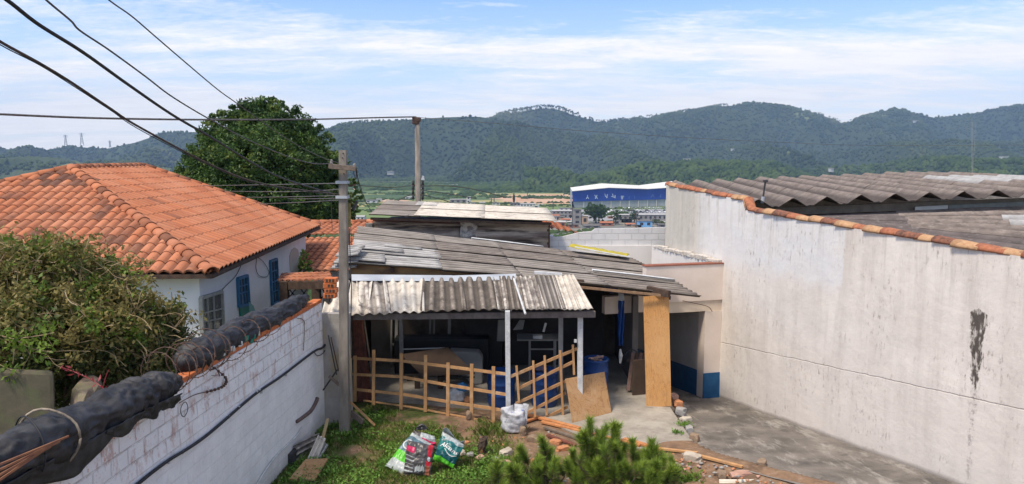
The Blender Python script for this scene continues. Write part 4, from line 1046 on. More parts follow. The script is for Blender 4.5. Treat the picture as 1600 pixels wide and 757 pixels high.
def corr(p00, p10, p11, p01, waves, amp, mat, name, parent, along='v', seg=8, nlen=10, thick=.008, warp=.012, phase=0):
    """waves counted across u; corrugation runs along v"""
    p00, p10, p11, p01 = map(Vector, (p00, p10, p11, p01))
    n = (p10 - p00).cross(p01 - p00).normalized(); n = -n if n.z < 0 else n
    mb = MB(); sd = random.random() * 50
    def fn(u, v):
        p = (p00 * (1 - u) + p10 * u) * (1 - v) + (p01 * (1 - u) + p11 * u) * v
        return p + n * (amp * math.cos(2 * math.pi * (waves * u + phase)) + warp * fbm(u * 1.5 + sd, v * 1.5, 0, 2))
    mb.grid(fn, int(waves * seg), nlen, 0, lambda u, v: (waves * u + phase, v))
    return mb.build(name, mat, parent, smooth=True, solid=thick)
shed = thing('lean_to_shed', 'open fronted shed with patched grey corrugated roof over cluttered interior', 'shed', (0, 17, 0))
FL, FM, FRc = P(548, 412, 15.45), P(900, 436, 15.25), P(1100, 463, 15.1)
BL, BRc = P(556, 356, 19.6), P(988, 404, 19.4)
def rf(u, v):     # u across, v depth (0 front)
    f = FL.lerp(FRc, u); b = BL.lerp(BRc, u)
    f = f + Vector((0, 0, .05 * math.sin(math.pi * u)))
    return f.lerp(b, v)
rows = [(0, .27), (.255, .52), (.505, .77), (.755, 1.0)]
cols_ = [(0, .27), (.265, .50), (.49, .74), (.73, 1.0)]
mats_r = [[fib_silver, fib, fib, fib2], [fib_silver, fib2, fib, fib], [fib, fib2, fib2, fib], [fib, fib, fib2, fib2]]
for r_, (v0, v1) in enumerate(rows):
    for c_, (u0, u1) in enumerate(cols_):
        j0, j1 = random.uniform(-.006, .006), random.uniform(-.01, .01)
        ex = random.uniform(-.010, .012)
        lift = Vector((0, 0, .012 * r_ - .011 * c_ + random.uniform(0, .004)))
        uu0, uu1 = u0 + j0, u1 + ex
        if c_ == 3: uu1 = 1.0 + (.0, -.0, -.0, -.0)[r_] + random.uniform(-.012, .006)
        # waves across depth, running left-right
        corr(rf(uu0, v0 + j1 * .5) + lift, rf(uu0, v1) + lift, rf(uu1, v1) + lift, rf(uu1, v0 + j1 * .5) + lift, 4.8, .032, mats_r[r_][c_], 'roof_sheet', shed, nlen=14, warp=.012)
# pale edge strips and silver patches at left
for (u0, u1, v0, v1, m_) in ((.0, .16, .30, .55, fib_silver), (-.03, .10, .02, .2, fib_silver), (.74, .99, .30, .325, white_paint), (.42, .68, .985, 1.01, white_paint), (.10, .22, .42, .50, fib_silver)):
    L = Vector((0, 0, .06)); corr(rf(u0, v0) + L, rf(u0, v1) + L, rf(u1, v1) + L * .8, rf(u1, v0) + L * .8, max(1, (v1 - v0) * 23), .02, m_, 'roof_patch', shed, nlen=8)
# stacked sheet ends on the left, beyond the pole
for k, (x0_, x1_, y_) in enumerate(((523, 548, 402), (519, 548, 413), (516, 545, 421))):
    a_ = P(x0_, y_, 15.5); b_ = P(x1_ + 10, y_ - 2, 15.4); d = Vector((0, .9, .12)); corr(a_, a_ + d, b_ + d, b_, 5, .02, fib_silver, 'roof_sheet', shed, nlen=3)
# fascia board and beams
mb = MB(); a_, b_ = P(548, 436, 15.75), P(906, 437, 15.55)
t_a, t_b = P(548, 411, 15.75), P(906, 436, 15.55)
mb.hexa([P(548, 437, 15.7), P(800, 437, 15.6), P(800, 437, 15.65), P(548, 437, 15.75), P(548, 411, 15.7), P(800, 429, 15.6), P(800, 429, 15.65), P(548, 411, 15.75)])
mb.build('fascia', M('stained brown board', (.38, .23, .11), (.17, .10, .06), 2.2, stretch=(1, 1, 3), bump=.4, layers=[((.34, .22, .09), 1.6, .5, .65, (1, 1, 2), .7)]), shed)
mb = MB(); mb.bar(P(790, 435, 15.5), P(912, 442, 15.4), .1, .12); mb.bar(P(895, 446, 15.5), P(1048, 466, 15.25), .05, .07); mb.bar(P(1012, 452, 15.3), P(1046, 460, 14.95), .10, .14); mb.build('beam', wood_dark, shed)
mb = MB(); mb.bar(P(906, 449, 15.0), P(1046, 463, 15.05), .035, .05); mb.build('rail', M('slim brown batten', (.30, .19, .11), (.2, .12, .07), 9), shed)
mb = MB()
for u in (.12, .36, .6, .84):
    mb.bar(rf(u, .03) - Vector((0, 0, .10)), rf(u, .97) - Vector((0, 0, .10)), .07, .10)
mb.build('rafter', wood_dark, shed)
# canopy
def CP(x, y, top): return P(x, y, 15.15 if top else 14.15)
canopy = [  # top L, top R, bottom L, bottom R (px), y top, y bottom, waves, amp, mat
    (516, 547, 502, 536, 440, 494, 2.2, .030, fib_cream), (549, 583, 541, 575, 439, 493, 2.0, .030, fib_cream), (556, 604, 562, 612, 438, 491, 3.2, .028, fib_mix),
    (598, 662, 604, 664, 437, 489, 4.2, .028, fib_cream), (661, 722, 656, 730, 436, 486, 4.2, .026, fib_brown), (718, 776, 722, 786, 435, 485, 3.8, .026, fib_brown), (770, 790, 778, 800, 434, 485, 1.6, .024, fib_mix),
    (780, 812, 786, 823, 433, 485, 4.4, .014, fib_brown), (806, 838, 816, 856, 432, 484, 4.4, .014, fib_mix), (834, 868, 848, 886, 431, 484, 4.5, .014, fib), (862, 892, 878, 913, 431, 484, 4.2, .014, fib_cream), (884, 897, 905, 927, 431, 484, 2.3, .014, fib_cream)]
for k, (a_, b_, c_, d_, yt, yb, wv, am_, m_) in enumerate(canopy):
    lf = Vector((0, 0, .012 * (k % 2)))
    corr(CP(c_, yb, 0) + lf, CP(d_, yb, 0) + lf, CP(b_, yt, 1) + lf, CP(a_, yt, 1) + lf, wv, am_, m_, 'canopy_sheet', shed, nlen=12, seg=10, warp=.008)
for a_, b_, y0_, y1_ in ((549, 706, 433, 433.5), (700, 806, 435, 431)):
    mb = MB(); mb.hexa([P(a_, y0_ + 6, 15.06), P(b_, y1_ + 6, 15.06), P(b_, y1_ + 6, 15.09), P(a_, y0_ + 6, 15.09), P(a_, y0_ - 4, 15.2), P(b_, y1_ - 3, 15.2), P(b_, y1_ - 3, 15.22), P(a_, y0_ - 4, 15.22)])
    mb.build('flashing', metal_grey, shed)
mb = MB(); mb.bar(P(835, 426, 15.2), P(878, 429, 15.2), .1, .05); mb.build('flashing', white_paint, shed)
mb = MB(); mb.tube([P(803, 436, 15.0), P(821, 491, 13.98)], .022, 6); mb.build('batten', white_paint, shed)
mb = MB(); mb.bar(P(552, 495, 14.3), P(930, 491, 14.3), .10, .12); mb.bar(P(552, 450, 15.25), P(905, 450, 15.2), .08, .1); mb.build('canopy_beam', M('grey brown canopy beam', (.17, .145, .13), (.10, .08, .07), 6, bump=.4), shed)
for x, y0_, Y, w_, zt3 in ((793, 486, 14.05, .095, None), (906.5, 492, 14.45, .105, None), (876, 492, 15.9, .10, None), (626, 495, 17.0, .09, None)):
    a_ = P(x, y0_, Y); mb = MB(); mb.bar(Vector((a_.x + .015, a_.y, .0)), a_, w_, w_, up=(0, 1, 0)); mb.build('post', white_paint if Y < 15 else M('grey inner post', (.30, .31, .32), (.22, .22, .23), 6), shed, bevel=.006)
a_ = P(899, 533, 14.38); mb = MB(); mb.box(a_, (.05, .05, .06)); mb.build('switch_box', white_paint, shed)
# interior shell
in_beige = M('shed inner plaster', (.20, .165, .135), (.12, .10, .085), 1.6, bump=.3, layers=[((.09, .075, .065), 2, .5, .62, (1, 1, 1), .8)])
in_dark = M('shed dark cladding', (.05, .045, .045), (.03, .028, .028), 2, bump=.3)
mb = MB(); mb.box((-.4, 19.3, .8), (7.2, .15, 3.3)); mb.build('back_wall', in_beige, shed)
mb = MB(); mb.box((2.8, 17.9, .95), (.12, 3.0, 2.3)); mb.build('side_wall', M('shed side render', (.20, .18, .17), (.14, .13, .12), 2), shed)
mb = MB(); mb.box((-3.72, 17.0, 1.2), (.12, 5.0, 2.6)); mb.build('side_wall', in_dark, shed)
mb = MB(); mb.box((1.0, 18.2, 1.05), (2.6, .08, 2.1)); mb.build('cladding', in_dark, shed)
mb = MB(); mb.hexa([P(967, 470, 15.9), P(975, 470, 15.9), P(975, 470, 15.93), P(967, 470, 15.93), P(965, 441, 16), P(975, 443, 16), P(975, 443, 16.03), P(965, 441, 16.03)]); mb.build('bracket', metal_grey, shed)
# tarps
tarp_b = M('blue tarpaulin', (.015, .06, .24), (.02, .09, .32), 4, rough=.5, bump=.6, bscale=9, bdist=.04)
mb = MB(); A_ = [P(925, 434, 16.3), P(967, 442, 16.3), P(966, 458, 16.2), P(950, 457, 16.2)]
mb.grid(lambda u, v: (A_[0].lerp(A_[1], u)).lerp(A_[3].lerp(A_[2], u), v) + Vector((0, .1 * fbm(u * 4, v * 3, 0, 3), .05 * fbm(u * 5, v * 2, 3, 2))), 16, 10)
tag(mb.build('blue_tarp', tarp_b, smooth=True, origin=A_[0], solid=.006), 'dark blue tarpaulin bunched under the shed roof corner', 'tarp')
mb = MB(); A_ = [P(966, 470, 16.2), P(976, 470, 16.2), P(972, 540, 16.2), P(966, 540, 16.2)]
mb.grid(lambda u, v: (A_[0].lerp(A_[1], u)).lerp(A_[3].lerp(A_[2], u), v) + Vector((.02 * fbm(u * 3, v * 6, 0, 2), .08 * math.sin(u * 9 + v * 3), 0)), 8, 20)
tag(mb.build('blue_cloth', tarp_b, smooth=True, origin=A_[0], solid=.006), 'narrow strip of blue sheeting hanging inside the shed doorway', 'cloth')
mb = MB(); mb.tube([P(969, 546, 16.1), P(970, 556, 16.1), P(969, 568, 16.1)], [.02, .045, .02], 8); tag(mb.build('spindle', white_paint, origin=P(969, 556, 16.1)), 'small pale spindle hanging in the dark doorway', 'spindle')
# yellow tarp on roof
yt = M('yellow tarpaulin', (.50, .42, .03), (.36, .29, .03), 6, rough=.55, bump=.5, bscale=14, layers=[((.30, .22, .03), 8, .58, .68, (1, 1, 1), .5)])
mb = MB(); A_ = [P(888, 388, 19.0), P(980, 404, 18.7), P(984, 399, 19.3), P(898, 384, 19.6)]
mb.grid(lambda u, v: (A_[0].lerp(A_[1], u)).lerp(A_[3].lerp(A_[2], u), v) + Vector((.05 * fbm(u * 4, v, 5), 0, .03 + .03 * math.sin(math.pi * min(1, v * 1.1)) + .03 * fbm(u * 9, v * 3, 0, 3))), 40, 12)
tag(mb.build('yellow_tarp', yt, smooth=True, origin=P(935, 392, 19), solid=.01), 'crumpled yellow tarpaulin strip lying on the back edge of the shed roof', 'tarp')
mb = MB(); A_ = [P(898, 388, 18.5), P(984, 404, 18.3)]; mb.bar(A_[0] + Vector((0, 0, .03)), A_[1] + Vector((0, 0, .03)), .09, .02); tag(mb.build('batten', white_paint, origin=A_[0]), 'white batten along the lower side of the yellow tarpaulin', 'batten')

# upper shed behind
up_ = thing('upper_shed', 'upper shed with dark mouldy corrugated wall and half pale roof', 'shed', P(720, 400, 22))
fa, fb_ = P(576, 336, 20.8), P(868, 347, 20.8); fc, fd = P(852, 327, 25.0), P(604, 315, 25.0)
def uf(u, v): return fa.lerp(fb_, u).lerp(fd.lerp(fc, u), v)
for (u0, u1, v0, v1, m_, L) in ((0, .27, 0, .36, fib, 0), (0, .27, .34, .7, fib2, .012), (0, .27, .68, 1, fib, .024), (.24, .62, 0, .5, fib_cream, .03), (.24, .62, .48, 1, fib_cream, .042), (.60, 1.01, 0, .5, fib_cream, .02), (.60, 1.01, .48, 1, fib_cream, .032), (.20, .33, .68, 1.0, fib_silver, .036)):
    L = Vector((0, 0, L)); corr(uf(u0, v0) + L, uf(u0, v1) + L, uf(u1, v1) + L, uf(u1, v0) + L, (v1 - v0) * 22, .018 if m_ is not fib_cream else .010, m_, 'roof_sheet', up_, nlen=8)
wa, wb = P(583, 346, 21.3), P(856, 352, 21.3)
wl = [(583, 720, fib_brown, .0), (719, 746, fib_mix, -.03), (738, 857, fib_brown, -.015)]
strip_m = M('mouldy wall sheeting', (.52, .44, .35), (.20, .155, .125), 2.2, stretch=(.35, 1, 3.2), bump=.8, bscale=20, layers=[((.035, .028, .025), 2.0, .5, .6, (.3, 1, 3), .9)], lo=.40, hi=.6)
for x0_, x1_, m_, yo in wl:
    a_, b_ = P(x0_, 346, 21.3 + yo), P(x1_, 350, 21.3 + yo)
    mb = MB(); zb_ = 1.6
    def fn(u, v):
        p = a_.lerp(b_, u); z = p.z + (zb_ - p.z) * v; return (p.x, p.y - .035 * math.cos(v * 2 * math.pi * 4.5), z)
    mb.grid(fn, 10, 60); mb.build('wall_sheet', strip_m if m_ is fib_brown else fib_mix, up_, smooth=True, solid=.008)
mb = MB(); mb.bar(P(583, 345, 21.45), P(857, 352, 21.45), .08, .16); mb.build('beam', M('reddish brown lath', (.20, .075, .045), (.09, .04, .03), 3), up_)
mb = MB(); mb.bar(P(579, 342, 20.9), P(862, 350, 20.9), .06, .07); mb.bar(P(857, 351, 21.35), Vector((P(857, 351, 21.35).x, 21.35, 1.5)), .08, .08, up=(0, 1, 0)); mb.build('eave_beam', wood_dark, up_)
mb = MB(); a_ = P(577, 345, 21.35); mb.box((a_.x, a_.y, a_.z - .15), (.2, .2, .14)); mb.box((a_.x + .03, a_.y, a_.z - .36), (.16, .2, .12)); mb.build('block', concrete, up_)
mb = MB(); p0_ = P(720, 400, 25); mb.hexa([Vector((x, y, z)) for z in (-6, fd.z - .5) for x, y in ((fd.x + .2, 21.6), (fc.x - .2, 21.6), (fc.x - .2, 24.8), (fd.x + .2, 24.8))]); mb.build('core_wall', in_dark, up_)
rc2 = P(634, 337, 20.7); rock('roof_stone', rc2 + Vector((0, .2, -.03)), (.07, .07, .06), concrete, 'small stone on the eave of the upper shed roof', seed=3, cat='stone')
# orange gable strip right of the upper shed, red and white signs behind
og = thing('orange_roof', 'bit of orange tile roof sloping down right of the upper shed', 'roof', P(890, 356, 26))
a_, b_, c_, d_ = P(850, 357, 24), P(902, 366, 24), P(870, 350, 27), P(840, 344, 27)
nrm = (b_ - a_).cross(c_ - a_).normalized(); d_ = d_ - nrm * (d_ - a_).dot(nrm)
tile_roof([a_, b_, c_, d_], b_ - a_, .25, .4, tm_side, og, 'roof_tiles', amp=.05)
mb = MB(); mb.hexa([Vector((x, y, z)) for z in (-5, a_.z - .5) for x, y in ((a_.x, 24.6), (b_.x - .4, 24.6), (c_.x - .2, 27), (a_.x, 27))]); mb.build('wall', house_w, og)

# ---------- interior clutter (things)
def obox(name, label, cat, c, size, rz, mat, bev=.01, group=None, origin=None):
    mb = MB(); mb.box(c, size, rz); o = mb.build(name, mat, origin=Vector((c[0], c[1], c[2] - size[2] / 2)), bevel=bev); return tag(o, label, cat, group)
grey_m = M('grey painted panel', (.26, .26, .245), (.2, .2, .19), 3, bump=.1); brown_b = M('brown chipboard', (.085, .058, .042), (.06, .042, .032), 4, bump=.1)
wb = thing('workbench', 'workbench with tilted brown board leaning over its front', 'table', (P(665, 600, 16.2).x, 16.4, 0))
q = [P(628, 556, 16.2), P(700, 545, 16.4), P(742, 585, 16.0), P(660, 588, 15.9)]
mb = MB(); mb.slab(q, (0, .02, .03)); mb.build('top', brown_b, wb); mb = MB(); mb.bar(P(630, 546, 16.6), P(695, 544, 16.6), .03, .02); mb.build('edge_trim', white_paint, wb)
for x, Y in ((652, 16.2), (688, 16.2), (640, 16.8), (690, 16.8)):
    p = P(x, 588, Y); mb = MB(); mb.bar((p.x, Y, 0), p, .12, .06, up=(0, 1, 0)); mb.build('leg', brown_b, wb)
q = [P(702, 549, 16.6), P(748, 551, 16.6), P(754, 560, 16.6), P(754, 600, 16.5), P(740, 603, 16.5), P(704, 572, 16.6)]
mb = MB(); mb.slab(q, (0, .35, 0)); o = mb.build('grey_panel', grey_m, origin=P(730, 600, 16.5), bevel=.03); tag(o, 'light grey rounded panel standing beside the brown board in the shed', 'panel')
mb = MB(); 
for zz in (.25, .5, .72): mb.bar(P(700, 640 - zz * 70, 16.4), P(742, 640 - zz * 70, 16.4), .03, .03)
mb.build('rung', steel_dark, wb)
tb = thing('metal_table', 'metal frame table carrying a white case at the right of the shed', 'table', (P(850, 600, 16.8).x, 16.8, 0))
a_, b_ = P(808, 533, 16.6), P(876, 533, 16.6)
mb = MB(); mb.hexa([a_, b_, b_ + Vector((0, .6, 0)), a_ + Vector((0, .6, 0)), a_ + Vector((0, 0, .03)), b_ + Vector((0, 0, .03)), b_ + Vector((0, .6, .03)), a_ + Vector((0, .6, .03))]); mb.build('top', grey_m, tb)
for x in (828, 868):
    for Y in (16.65, 17.1):
        p = P(x, 534, 16.6); mb = MB(); mb.bar((p.x, Y, 0), (p.x, Y, p.z), .04, .04, up=(0, 1, 0)); mb.build('leg', grey_m, tb)
mb = MB(); mb.bar(P(828, 546, 16.62), P(868, 546, 16.62), .03, .03); mb.build('crossbar', grey_m, tb)
cs = thing('white_case', 'small white case with its lid raised on the metal table', 'case', P(840, 531, 16.7))
mb = MB(); p = P(840, 527, 16.75); mb.box(p, (.22, .16, .09)); mb.build('base', white_paint, cs, bevel=.01)
mb = MB(); mb.bar(P(849, 519, 16.8), P(853, 505, 16.85), .05, .02, up=(0, 1, 0)); mb.build('lid', white_paint, cs, bevel=.004)
q = [P(802, 516, 17.2), P(812, 501, 17.3), P(820, 501, 17.3), P(817, 515, 17.2)]; mb = MB(); mb.slab(q, (0, .01, .01)); tag(mb.build('paper_sheet', grey_m, origin=q[0]), 'tilted pale sheet propped behind the white front post', 'sheet')
q = [P(778, 500, 17.3), P(790, 500, 17.3), P(790, 534, 17.3), P(776, 534, 17.3)]; mb = MB(); mb.slab(q, (0, .06, 0)); tag(mb.build('hanging_shirt', grey_m, origin=q[0], bevel=.02), 'pale shirt hanging in the dark behind the front post', 'shirt')
fg = 'window frames stored against the back of the shed'
for x0_, x1_, lab in ((610, 618, 'narrow pale frame post, first from the lattice side'), (619, 626, 'tall pale window frame beside the narrow one'), (671, 678, 'pale window frame in the middle of the back wall'), (700, 703, 'thin dark frame standing right of the pale frames')):
    mb = MB(); a_, b_ = P(x0_, 540, 17.8), P(x1_, 492, 18.0)
    for xx in (a_.x, b_.x): mb.bar((xx, 17.9, a_.z), (xx, 18.1, b_.z + .05), .035, .04, up=(0, 1, 0))
    mb.bar((a_.x, 17.9, a_.z), (b_.x, 17.9, a_.z), .04, .04); mb.bar((a_.x, 18.1, b_.z), (b_.x, 18.1, b_.z), .04, .04)
    mb.bar((a_.x, 17.9, a_.z), (a_.x, 17.9, .0), .04, .04, up=(0, 1, 0)); mb.bar((b_.x, 17.9, a_.z), (b_.x, 17.9, 0), .04, .04, up=(0, 1, 0))
    tag(mb.build('window_frame', grey_m, origin=(a_.x, 17.9, 0)), lab + ' in the shed', 'frame', fg)
p = P(597, 525, 18.3); obox('door_leaf', 'dull brown door leaf leaning at the left back of the shed', 'door', (p.x, 18.3, .9), (.55, .06, 1.8), .1, M('dull door', (.24, .20, .16), (.17, .14, .11), 2))
p = P(735, 520, 18.0); obox('dark_cabinet', 'tall black cabinet behind the grey panel', 'cabinet', (p.x + .35, 18.0, .85), (.9, .4, 1.7), 0, M('black cabinet', (.018, .018, .02), (.03, .03, .032), 2, rough=.5))
p = P(690, 550, 17.4); obox('black_sofa', 'long low black sofa back under the window frames', 'sofa', (p.x, 17.6, .45), (2.3, .5, .9), 0, M('black vinyl', (.010, .014, .016), (.022, .022, .025), 3, rough=.5), bev=.06)
# rubbish bags on the shed floor
def crumple(name, c, s, mat, label, cat='bag', seed=0, amp=.25, sub=4, group=None):
    bm = bmesh.new(); bmesh.ops.create_icosphere(bm, subdivisions=sub, radius=1)
    for v in bm.verts:
        k = 1 + amp * fbm(v.co.x * 1.8 + seed * 3, v.co.y * 1.8, v.co.z * 1.8, 4) + .04 * abs(fbm(v.co.x * 5, v.co.y * 5, v.co.z * 5 + seed, 2))
        v.co = Vector((v.co.x * k * s[0], v.co.y * k * s[1], max(-.75, v.co.z * k) * s[2]))
    me = bpy.data.meshes.new(name); bm.to_mesh(me); bm.free(); me.polygons.foreach_set('use_smooth', [True] * len(me.polygons))
    o = bpy.data.objects.new(name, me); COL.objects.link(o); lockmat(o, mat); o.location = Vector(c) + Vector((0, 0, .74 * s[2])); return tag(o, label, cat, group)
g_ = G(711, 636); crumple('white_bag', (g_.x, 15.3, .03), (.20, .18, .16), white_paint, 'white plastic bag on the shed floor behind the lattice', seed=2)
crumple('blue_bag', (g_.x + .12, 15.35, .24), (.13, .12, .10), M('light blue plastic', (.05, .22, .45), (.07, .28, .52), 5, rough=.5), 'light blue plastic bag on top of the white one behind the lattice', seed=5)
crumple('orange_pot', (g_.x + .28, 15.2, .03), (.10, .10, .09), M('terracotta pot', (.50, .24, .12), (.42, .2, .1), 8), 'small orange clay lump beside the white bag', 'pot', seed=8, amp=.1)

# ---------- barrels
bl_m = M('blue barrel plastic', (.008, .04, .16), (.012, .055, .20), 3, rough=.42, bump=.1, bscale=8, spec=.4)
def barrel(name, x, y, hgt, r, label, lid=True):
    b = thing(name, label, 'barrel', (x, y, .03), 'blue plastic barrels'); mb = MB()
    pr = [(0, 0), (r * .92, 0), (r * .96, .03), (r, .1), (r, hgt * .30), (r * 1.03, hgt * .32), (r * 1.03, hgt * .35), (r, hgt * .37), (r, hgt * .63), (r * 1.03, hgt * .65), (r * 1.03, hgt * .68), (r, hgt * .70), (r * .99, hgt * .92), (r * 1.04, hgt * .94), (r * 1.04, hgt * .975), (r * .99, hgt)]
    if not lid: pr += [(r * .93, hgt), (r * .92, hgt * .80), (0, hgt * .78)]
    mb.lathe((x, y, .03), pr, 28); mb.build('drum', bl_m, b, smooth=True)
    if lid:
        mb = MB(); mb.lathe((x, y, .03), [(r * .985, hgt + .002), (r * .93, hgt + .012), (r * .85, hgt - .015), (0, hgt - .01)], 28); mb.build('lid', bl_m, b, smooth=True)
    return b
p1 = P(783, 600, 15.0); barrel('blue_barrel', p1.x, 15.1, .72, .29, 'blue barrel directly behind the white front post')
p2 = P(849, 600, 15.0); barrel('blue_barrel', p2.x + .02, 15.1, .74, .28, 'blue barrel with rag on its lid behind the angled lattice panel')
p3 = P(930, 575, 16.0); b3 = barrel('blue_barrel', p3.x, 15.85, .80, .27, 'open blue barrel full of scraps behind the leaning plywood', lid=False)
crumple('rag', (p2.x - .06, 15.1, .76), (.14, .12, .06), M('dark blue rag', (.03, .07, .16), (.2, .12, .12), 6), 'crumpled rag lying on the blue barrel lid', 'rag', seed=4)
mb = MB()
for k in range(9):
    a_ = random.uniform(0, 6.28); c0 = Vector((p3.x, 15.85, .72)); d = Vector((math.cos(a_), math.sin(a_), random.uniform(-.1, .25))) * .17
    mb.bar(c0 - d + Vector((0, 0, k * .012)), c0 + d + Vector((0, 0, k * .012 + .06)), .05, .015)
tag(mb.build('wood_scraps', M('pinkish wood scraps', (.50, .34, .27), (.30, .20, .15), 9), origin=(p3.x, 15.85, .9)), 'pinkish offcuts poking out of the open blue barrel', 'offcuts')

# ---------- lattice fences
la = thing('lattice_fence', 'long raw pine lattice panel closing the front of the shed', 'fence', G(670, 648, .0), 'pine lattice panels')
def Ya(x): return 15.25 - (x - 553) / (790 - 553) * 1.15
def LA(x, y, off=0): return P(x, y, Ya(x) + off)
for x, yt_, yb_ in ((555, 556, 628), (584, 547, 633), (627, 552, 640), (665, 555, 644), (700, 567, 651), (737, 569, 658), (771, 573, 663)):
    mb = MB(); mb.bar(LA(x - .5, yb_), LA(x, yt_), .068, .022, up=(0, 1, 0)); mb.build('upright', wood_pine, la)
for pts in (((551, 560), (627, 564), (700, 573), (792, 585)), ((551, 585), (627, 589), (700, 602), (792, 617)), ((557, 609), (627, 616), (700, 628), (790, 642)), ((568, 626), (640, 636), (715, 650), (784, 663))):
    mb = MB()
    for (a_, b_) in zip(pts, pts[1:]): mb.bar(LA(*a_, .03), LA(*b_, .03), .020, .058 if pts[0][1] < 620 else .03, up=(0, 0, 1))
    mb.build('rail', wood_pine, la)
lb = thing('lattice_fence', 'tilted pine lattice panel rising right from the front post to the right post', 'fence', G(840, 650, .0), 'pine lattice panels')
def Yb(x): return 14.0 + (x - 795) / 105 * .55
def LBp(x, y, off=0): return P(x, y, Yb(x) + off)
for (x, yt_, x2, yb_) in ((807, 572, 811, 630), (833, 564, 836, 652), (851, 556, 854, 649), (875, 548, 880, 658), (895, 539, 897, 586)):
    mb = MB(); mb.bar(LBp(x2, yb_), LBp(x, yt_), .045, .022, up=(0, 1, 0)); mb.build('upright', wood_pine, lb)
for (a_, b_) in (((797, 589), (902, 545)), ((810, 607), (897, 565)), ((806, 631), (884, 596)), ((820, 647), (884, 614)), ((850, 654), (887, 636))):
    mb = MB(); mb.bar(LBp(*a_, .025), LBp(*b_, .025), .022, .058, up=(0, 0, 1)); mb.build('rail', wood_pine, lb)

# ---------- plywood
t = NT('plywood with grain'); oc = t.pos
gr = t.noise(t.map(oc, (3.2, 1, .55)), 2.2, 4, .5, dist=1.4)
ring = t.math('ABSOLUTE', t.math('SINE', t.math('MULTIPLY', gr, 42)))
c = t.mix(t.ramp(ring, .0, .6), (.34, .15, .045), (.53, .275, .095)); c = t.mix(t.ramp(t.noise(oc, 5, 6), .58, .7, 0, .5), c, (.30, .16, .07)); c = t.mix(t.ramp(t.noise(oc, 1.2, 5), .4, .65, 0, .5), c, (.62, .38, .17))
t.finish(c, .62, ring, .08, .004, .35); ply = t.m
t = NT('plywood weathered'); oc = t.pos
gr = t.noise(t.map(oc, (1, 1, .5)), 3.2, 5, .55, dist=1.0); ring = t.math('ABSOLUTE', t.math('SINE', t.math('MULTIPLY', gr, 30)))
c = t.mix(t.ramp(ring, .0, .6), (.30, .165, .075), (.42, .25, .12)); c = t.mix(t.ramp(t.noise(oc, 2.6, 5), .5, .65, 0, .5), c, (.50, .34, .2))
t.finish(c, .75, ring, .1, .004, .2); ply2 = t.m
q = [P(1010, 637, 14.98), P(1049, 635, 14.93), P(1045, 461, 15.12), P(1005, 464, 15.16)]
mb = MB(); mb.slab(q, (0.0, .018, 0)); tag(mb.build('tall_plywood_sheet', ply, origin=q[0]), 'tall orange plywood sheet standing upright against the shed roof beam', 'plywood')
gA, gB = G(894, 661, .03), G(955, 645, .03)
q = [gA, gB, P(944, 582, gB.y + .35), P(883, 593, gA.y + .35)]
mb = MB(); mb.slab(q, (0.01, .02, .005)); tag(mb.build('plywood_sheet', ply2, origin=gA), 'square weathered plywood sheet leaning against the right shed post', 'plywood')
# leaning frame/pallet inside the doorway
pal = thing('pallet', 'dark wooden pallet leaning on the side wall behind the tall plywood', 'pallet', G(985, 612, .03))
for k, (x0_, x1_) in enumerate(((981, 989), (987, 996), (993, 1002), (1000, 1008))):
    mb = MB(); mb.bar(P(x0_, 611, 15.9 - .02 * k), P(x1_, 552, 16.3), .075, .03, up=(0, 1, 0)); mb.build('board', wood_dark if k % 2 else M('pinkish old board', (.21, .135, .115), (.13, .085, .07), 7), pal)
for y_ in (563, 600):
    mb = MB(); mb.bar(P(980, y_, 16.25), P(1008, y_ + 2, 16.25), .04, .05); mb.build('bearer', wood_dark, pal)
tag(obox('dark_board', '', 'board', (P(1000, 600, 15.6).x, 15.75, .42), (.30, .04, .8), .25, brown_b), 'low brown board beside the pallet behind the tall plywood', 'board')
hp = MB(); pts = [P(987 + 13 * math.cos(a_), 566 - 20 * math.sin(a_), 16.4) for a_ in [x * .3 for x in range(0, 11)]]; hp.tube(pts, .015, 5); tag(hp.build('bent_pipe', steel_dark, origin=pts[0]), 'bent dark pipe arching over the pallet', 'pipe')

# ---------- reddish planks leaning at the left end
g2 = 'timber planks leaning in the left corner of the shed'
labs = ['thin dark plank nearest the concrete pole', 'wide reddish plank second from the pole', 'reddish brown plank in the middle of the leaning bundle', 'dark red plank right of the middle', 'thin pale lath rightmost of the leaning bundle', 'slim grey lath crossing the reddish planks']
for k, (xt, xb, w_, m_) in enumerate(((549, 556, .05, wood_dark), (553, 563, .10, wood_red), (558, 571, .12, wood_red), (563, 578, .10, wood_red), (568, 588, .035, wood_grey), (559, 583, .03, wood_grey))):
    mb = MB(); Yq = 15.5 + .05 * k; mb.bar(P(xb, 628, Yq - .1), P(xt, 494, Yq + .4), w_, .025, up=(0, 1, 0)); tag(mb.build('plank', m_, origin=P(xb, 628, Yq - .1)), labs[k], 'plank', g2)

# ---------- sticks by the pole
for (a_, b_, Y0, Y1, w_, m_, lab) in (((547, 628), (586, 665), 13.9, 13.75, .04, wood_pine, 'pale stick leaning down right from the concrete pole'), ((549, 645), (567, 660), 13.9, 13.7, .10, wood_grey, 'short grey board end lying beside the concrete pole'),
        ((513, 524), (526, 586), 13.7, 13.6, .022, steel_dark, 'long thin dark rod leaning against the wall corner'), ((514, 588), (530, 602), 13.6, 13.5, .05, wood_grey, 'short grey brown stick stuck at the wall corner'), ((517, 527), (529, 580), 13.78, 13.7, .02, rust, 'second rusty rod beside the long dark rod'), ((505, 610), (527, 578), 13.65, 13.6, .03, steel_dark, 'dark pipe elbow rising at the wall corner')):
    mb = MB(); mb.bar(P(*a_, Y0), P(*b_, Y1), w_, w_ * .6, up=(0, 1, 0)); tag(mb.build('stick', m_, origin=P(*b_, Y1)), lab, 'stick')

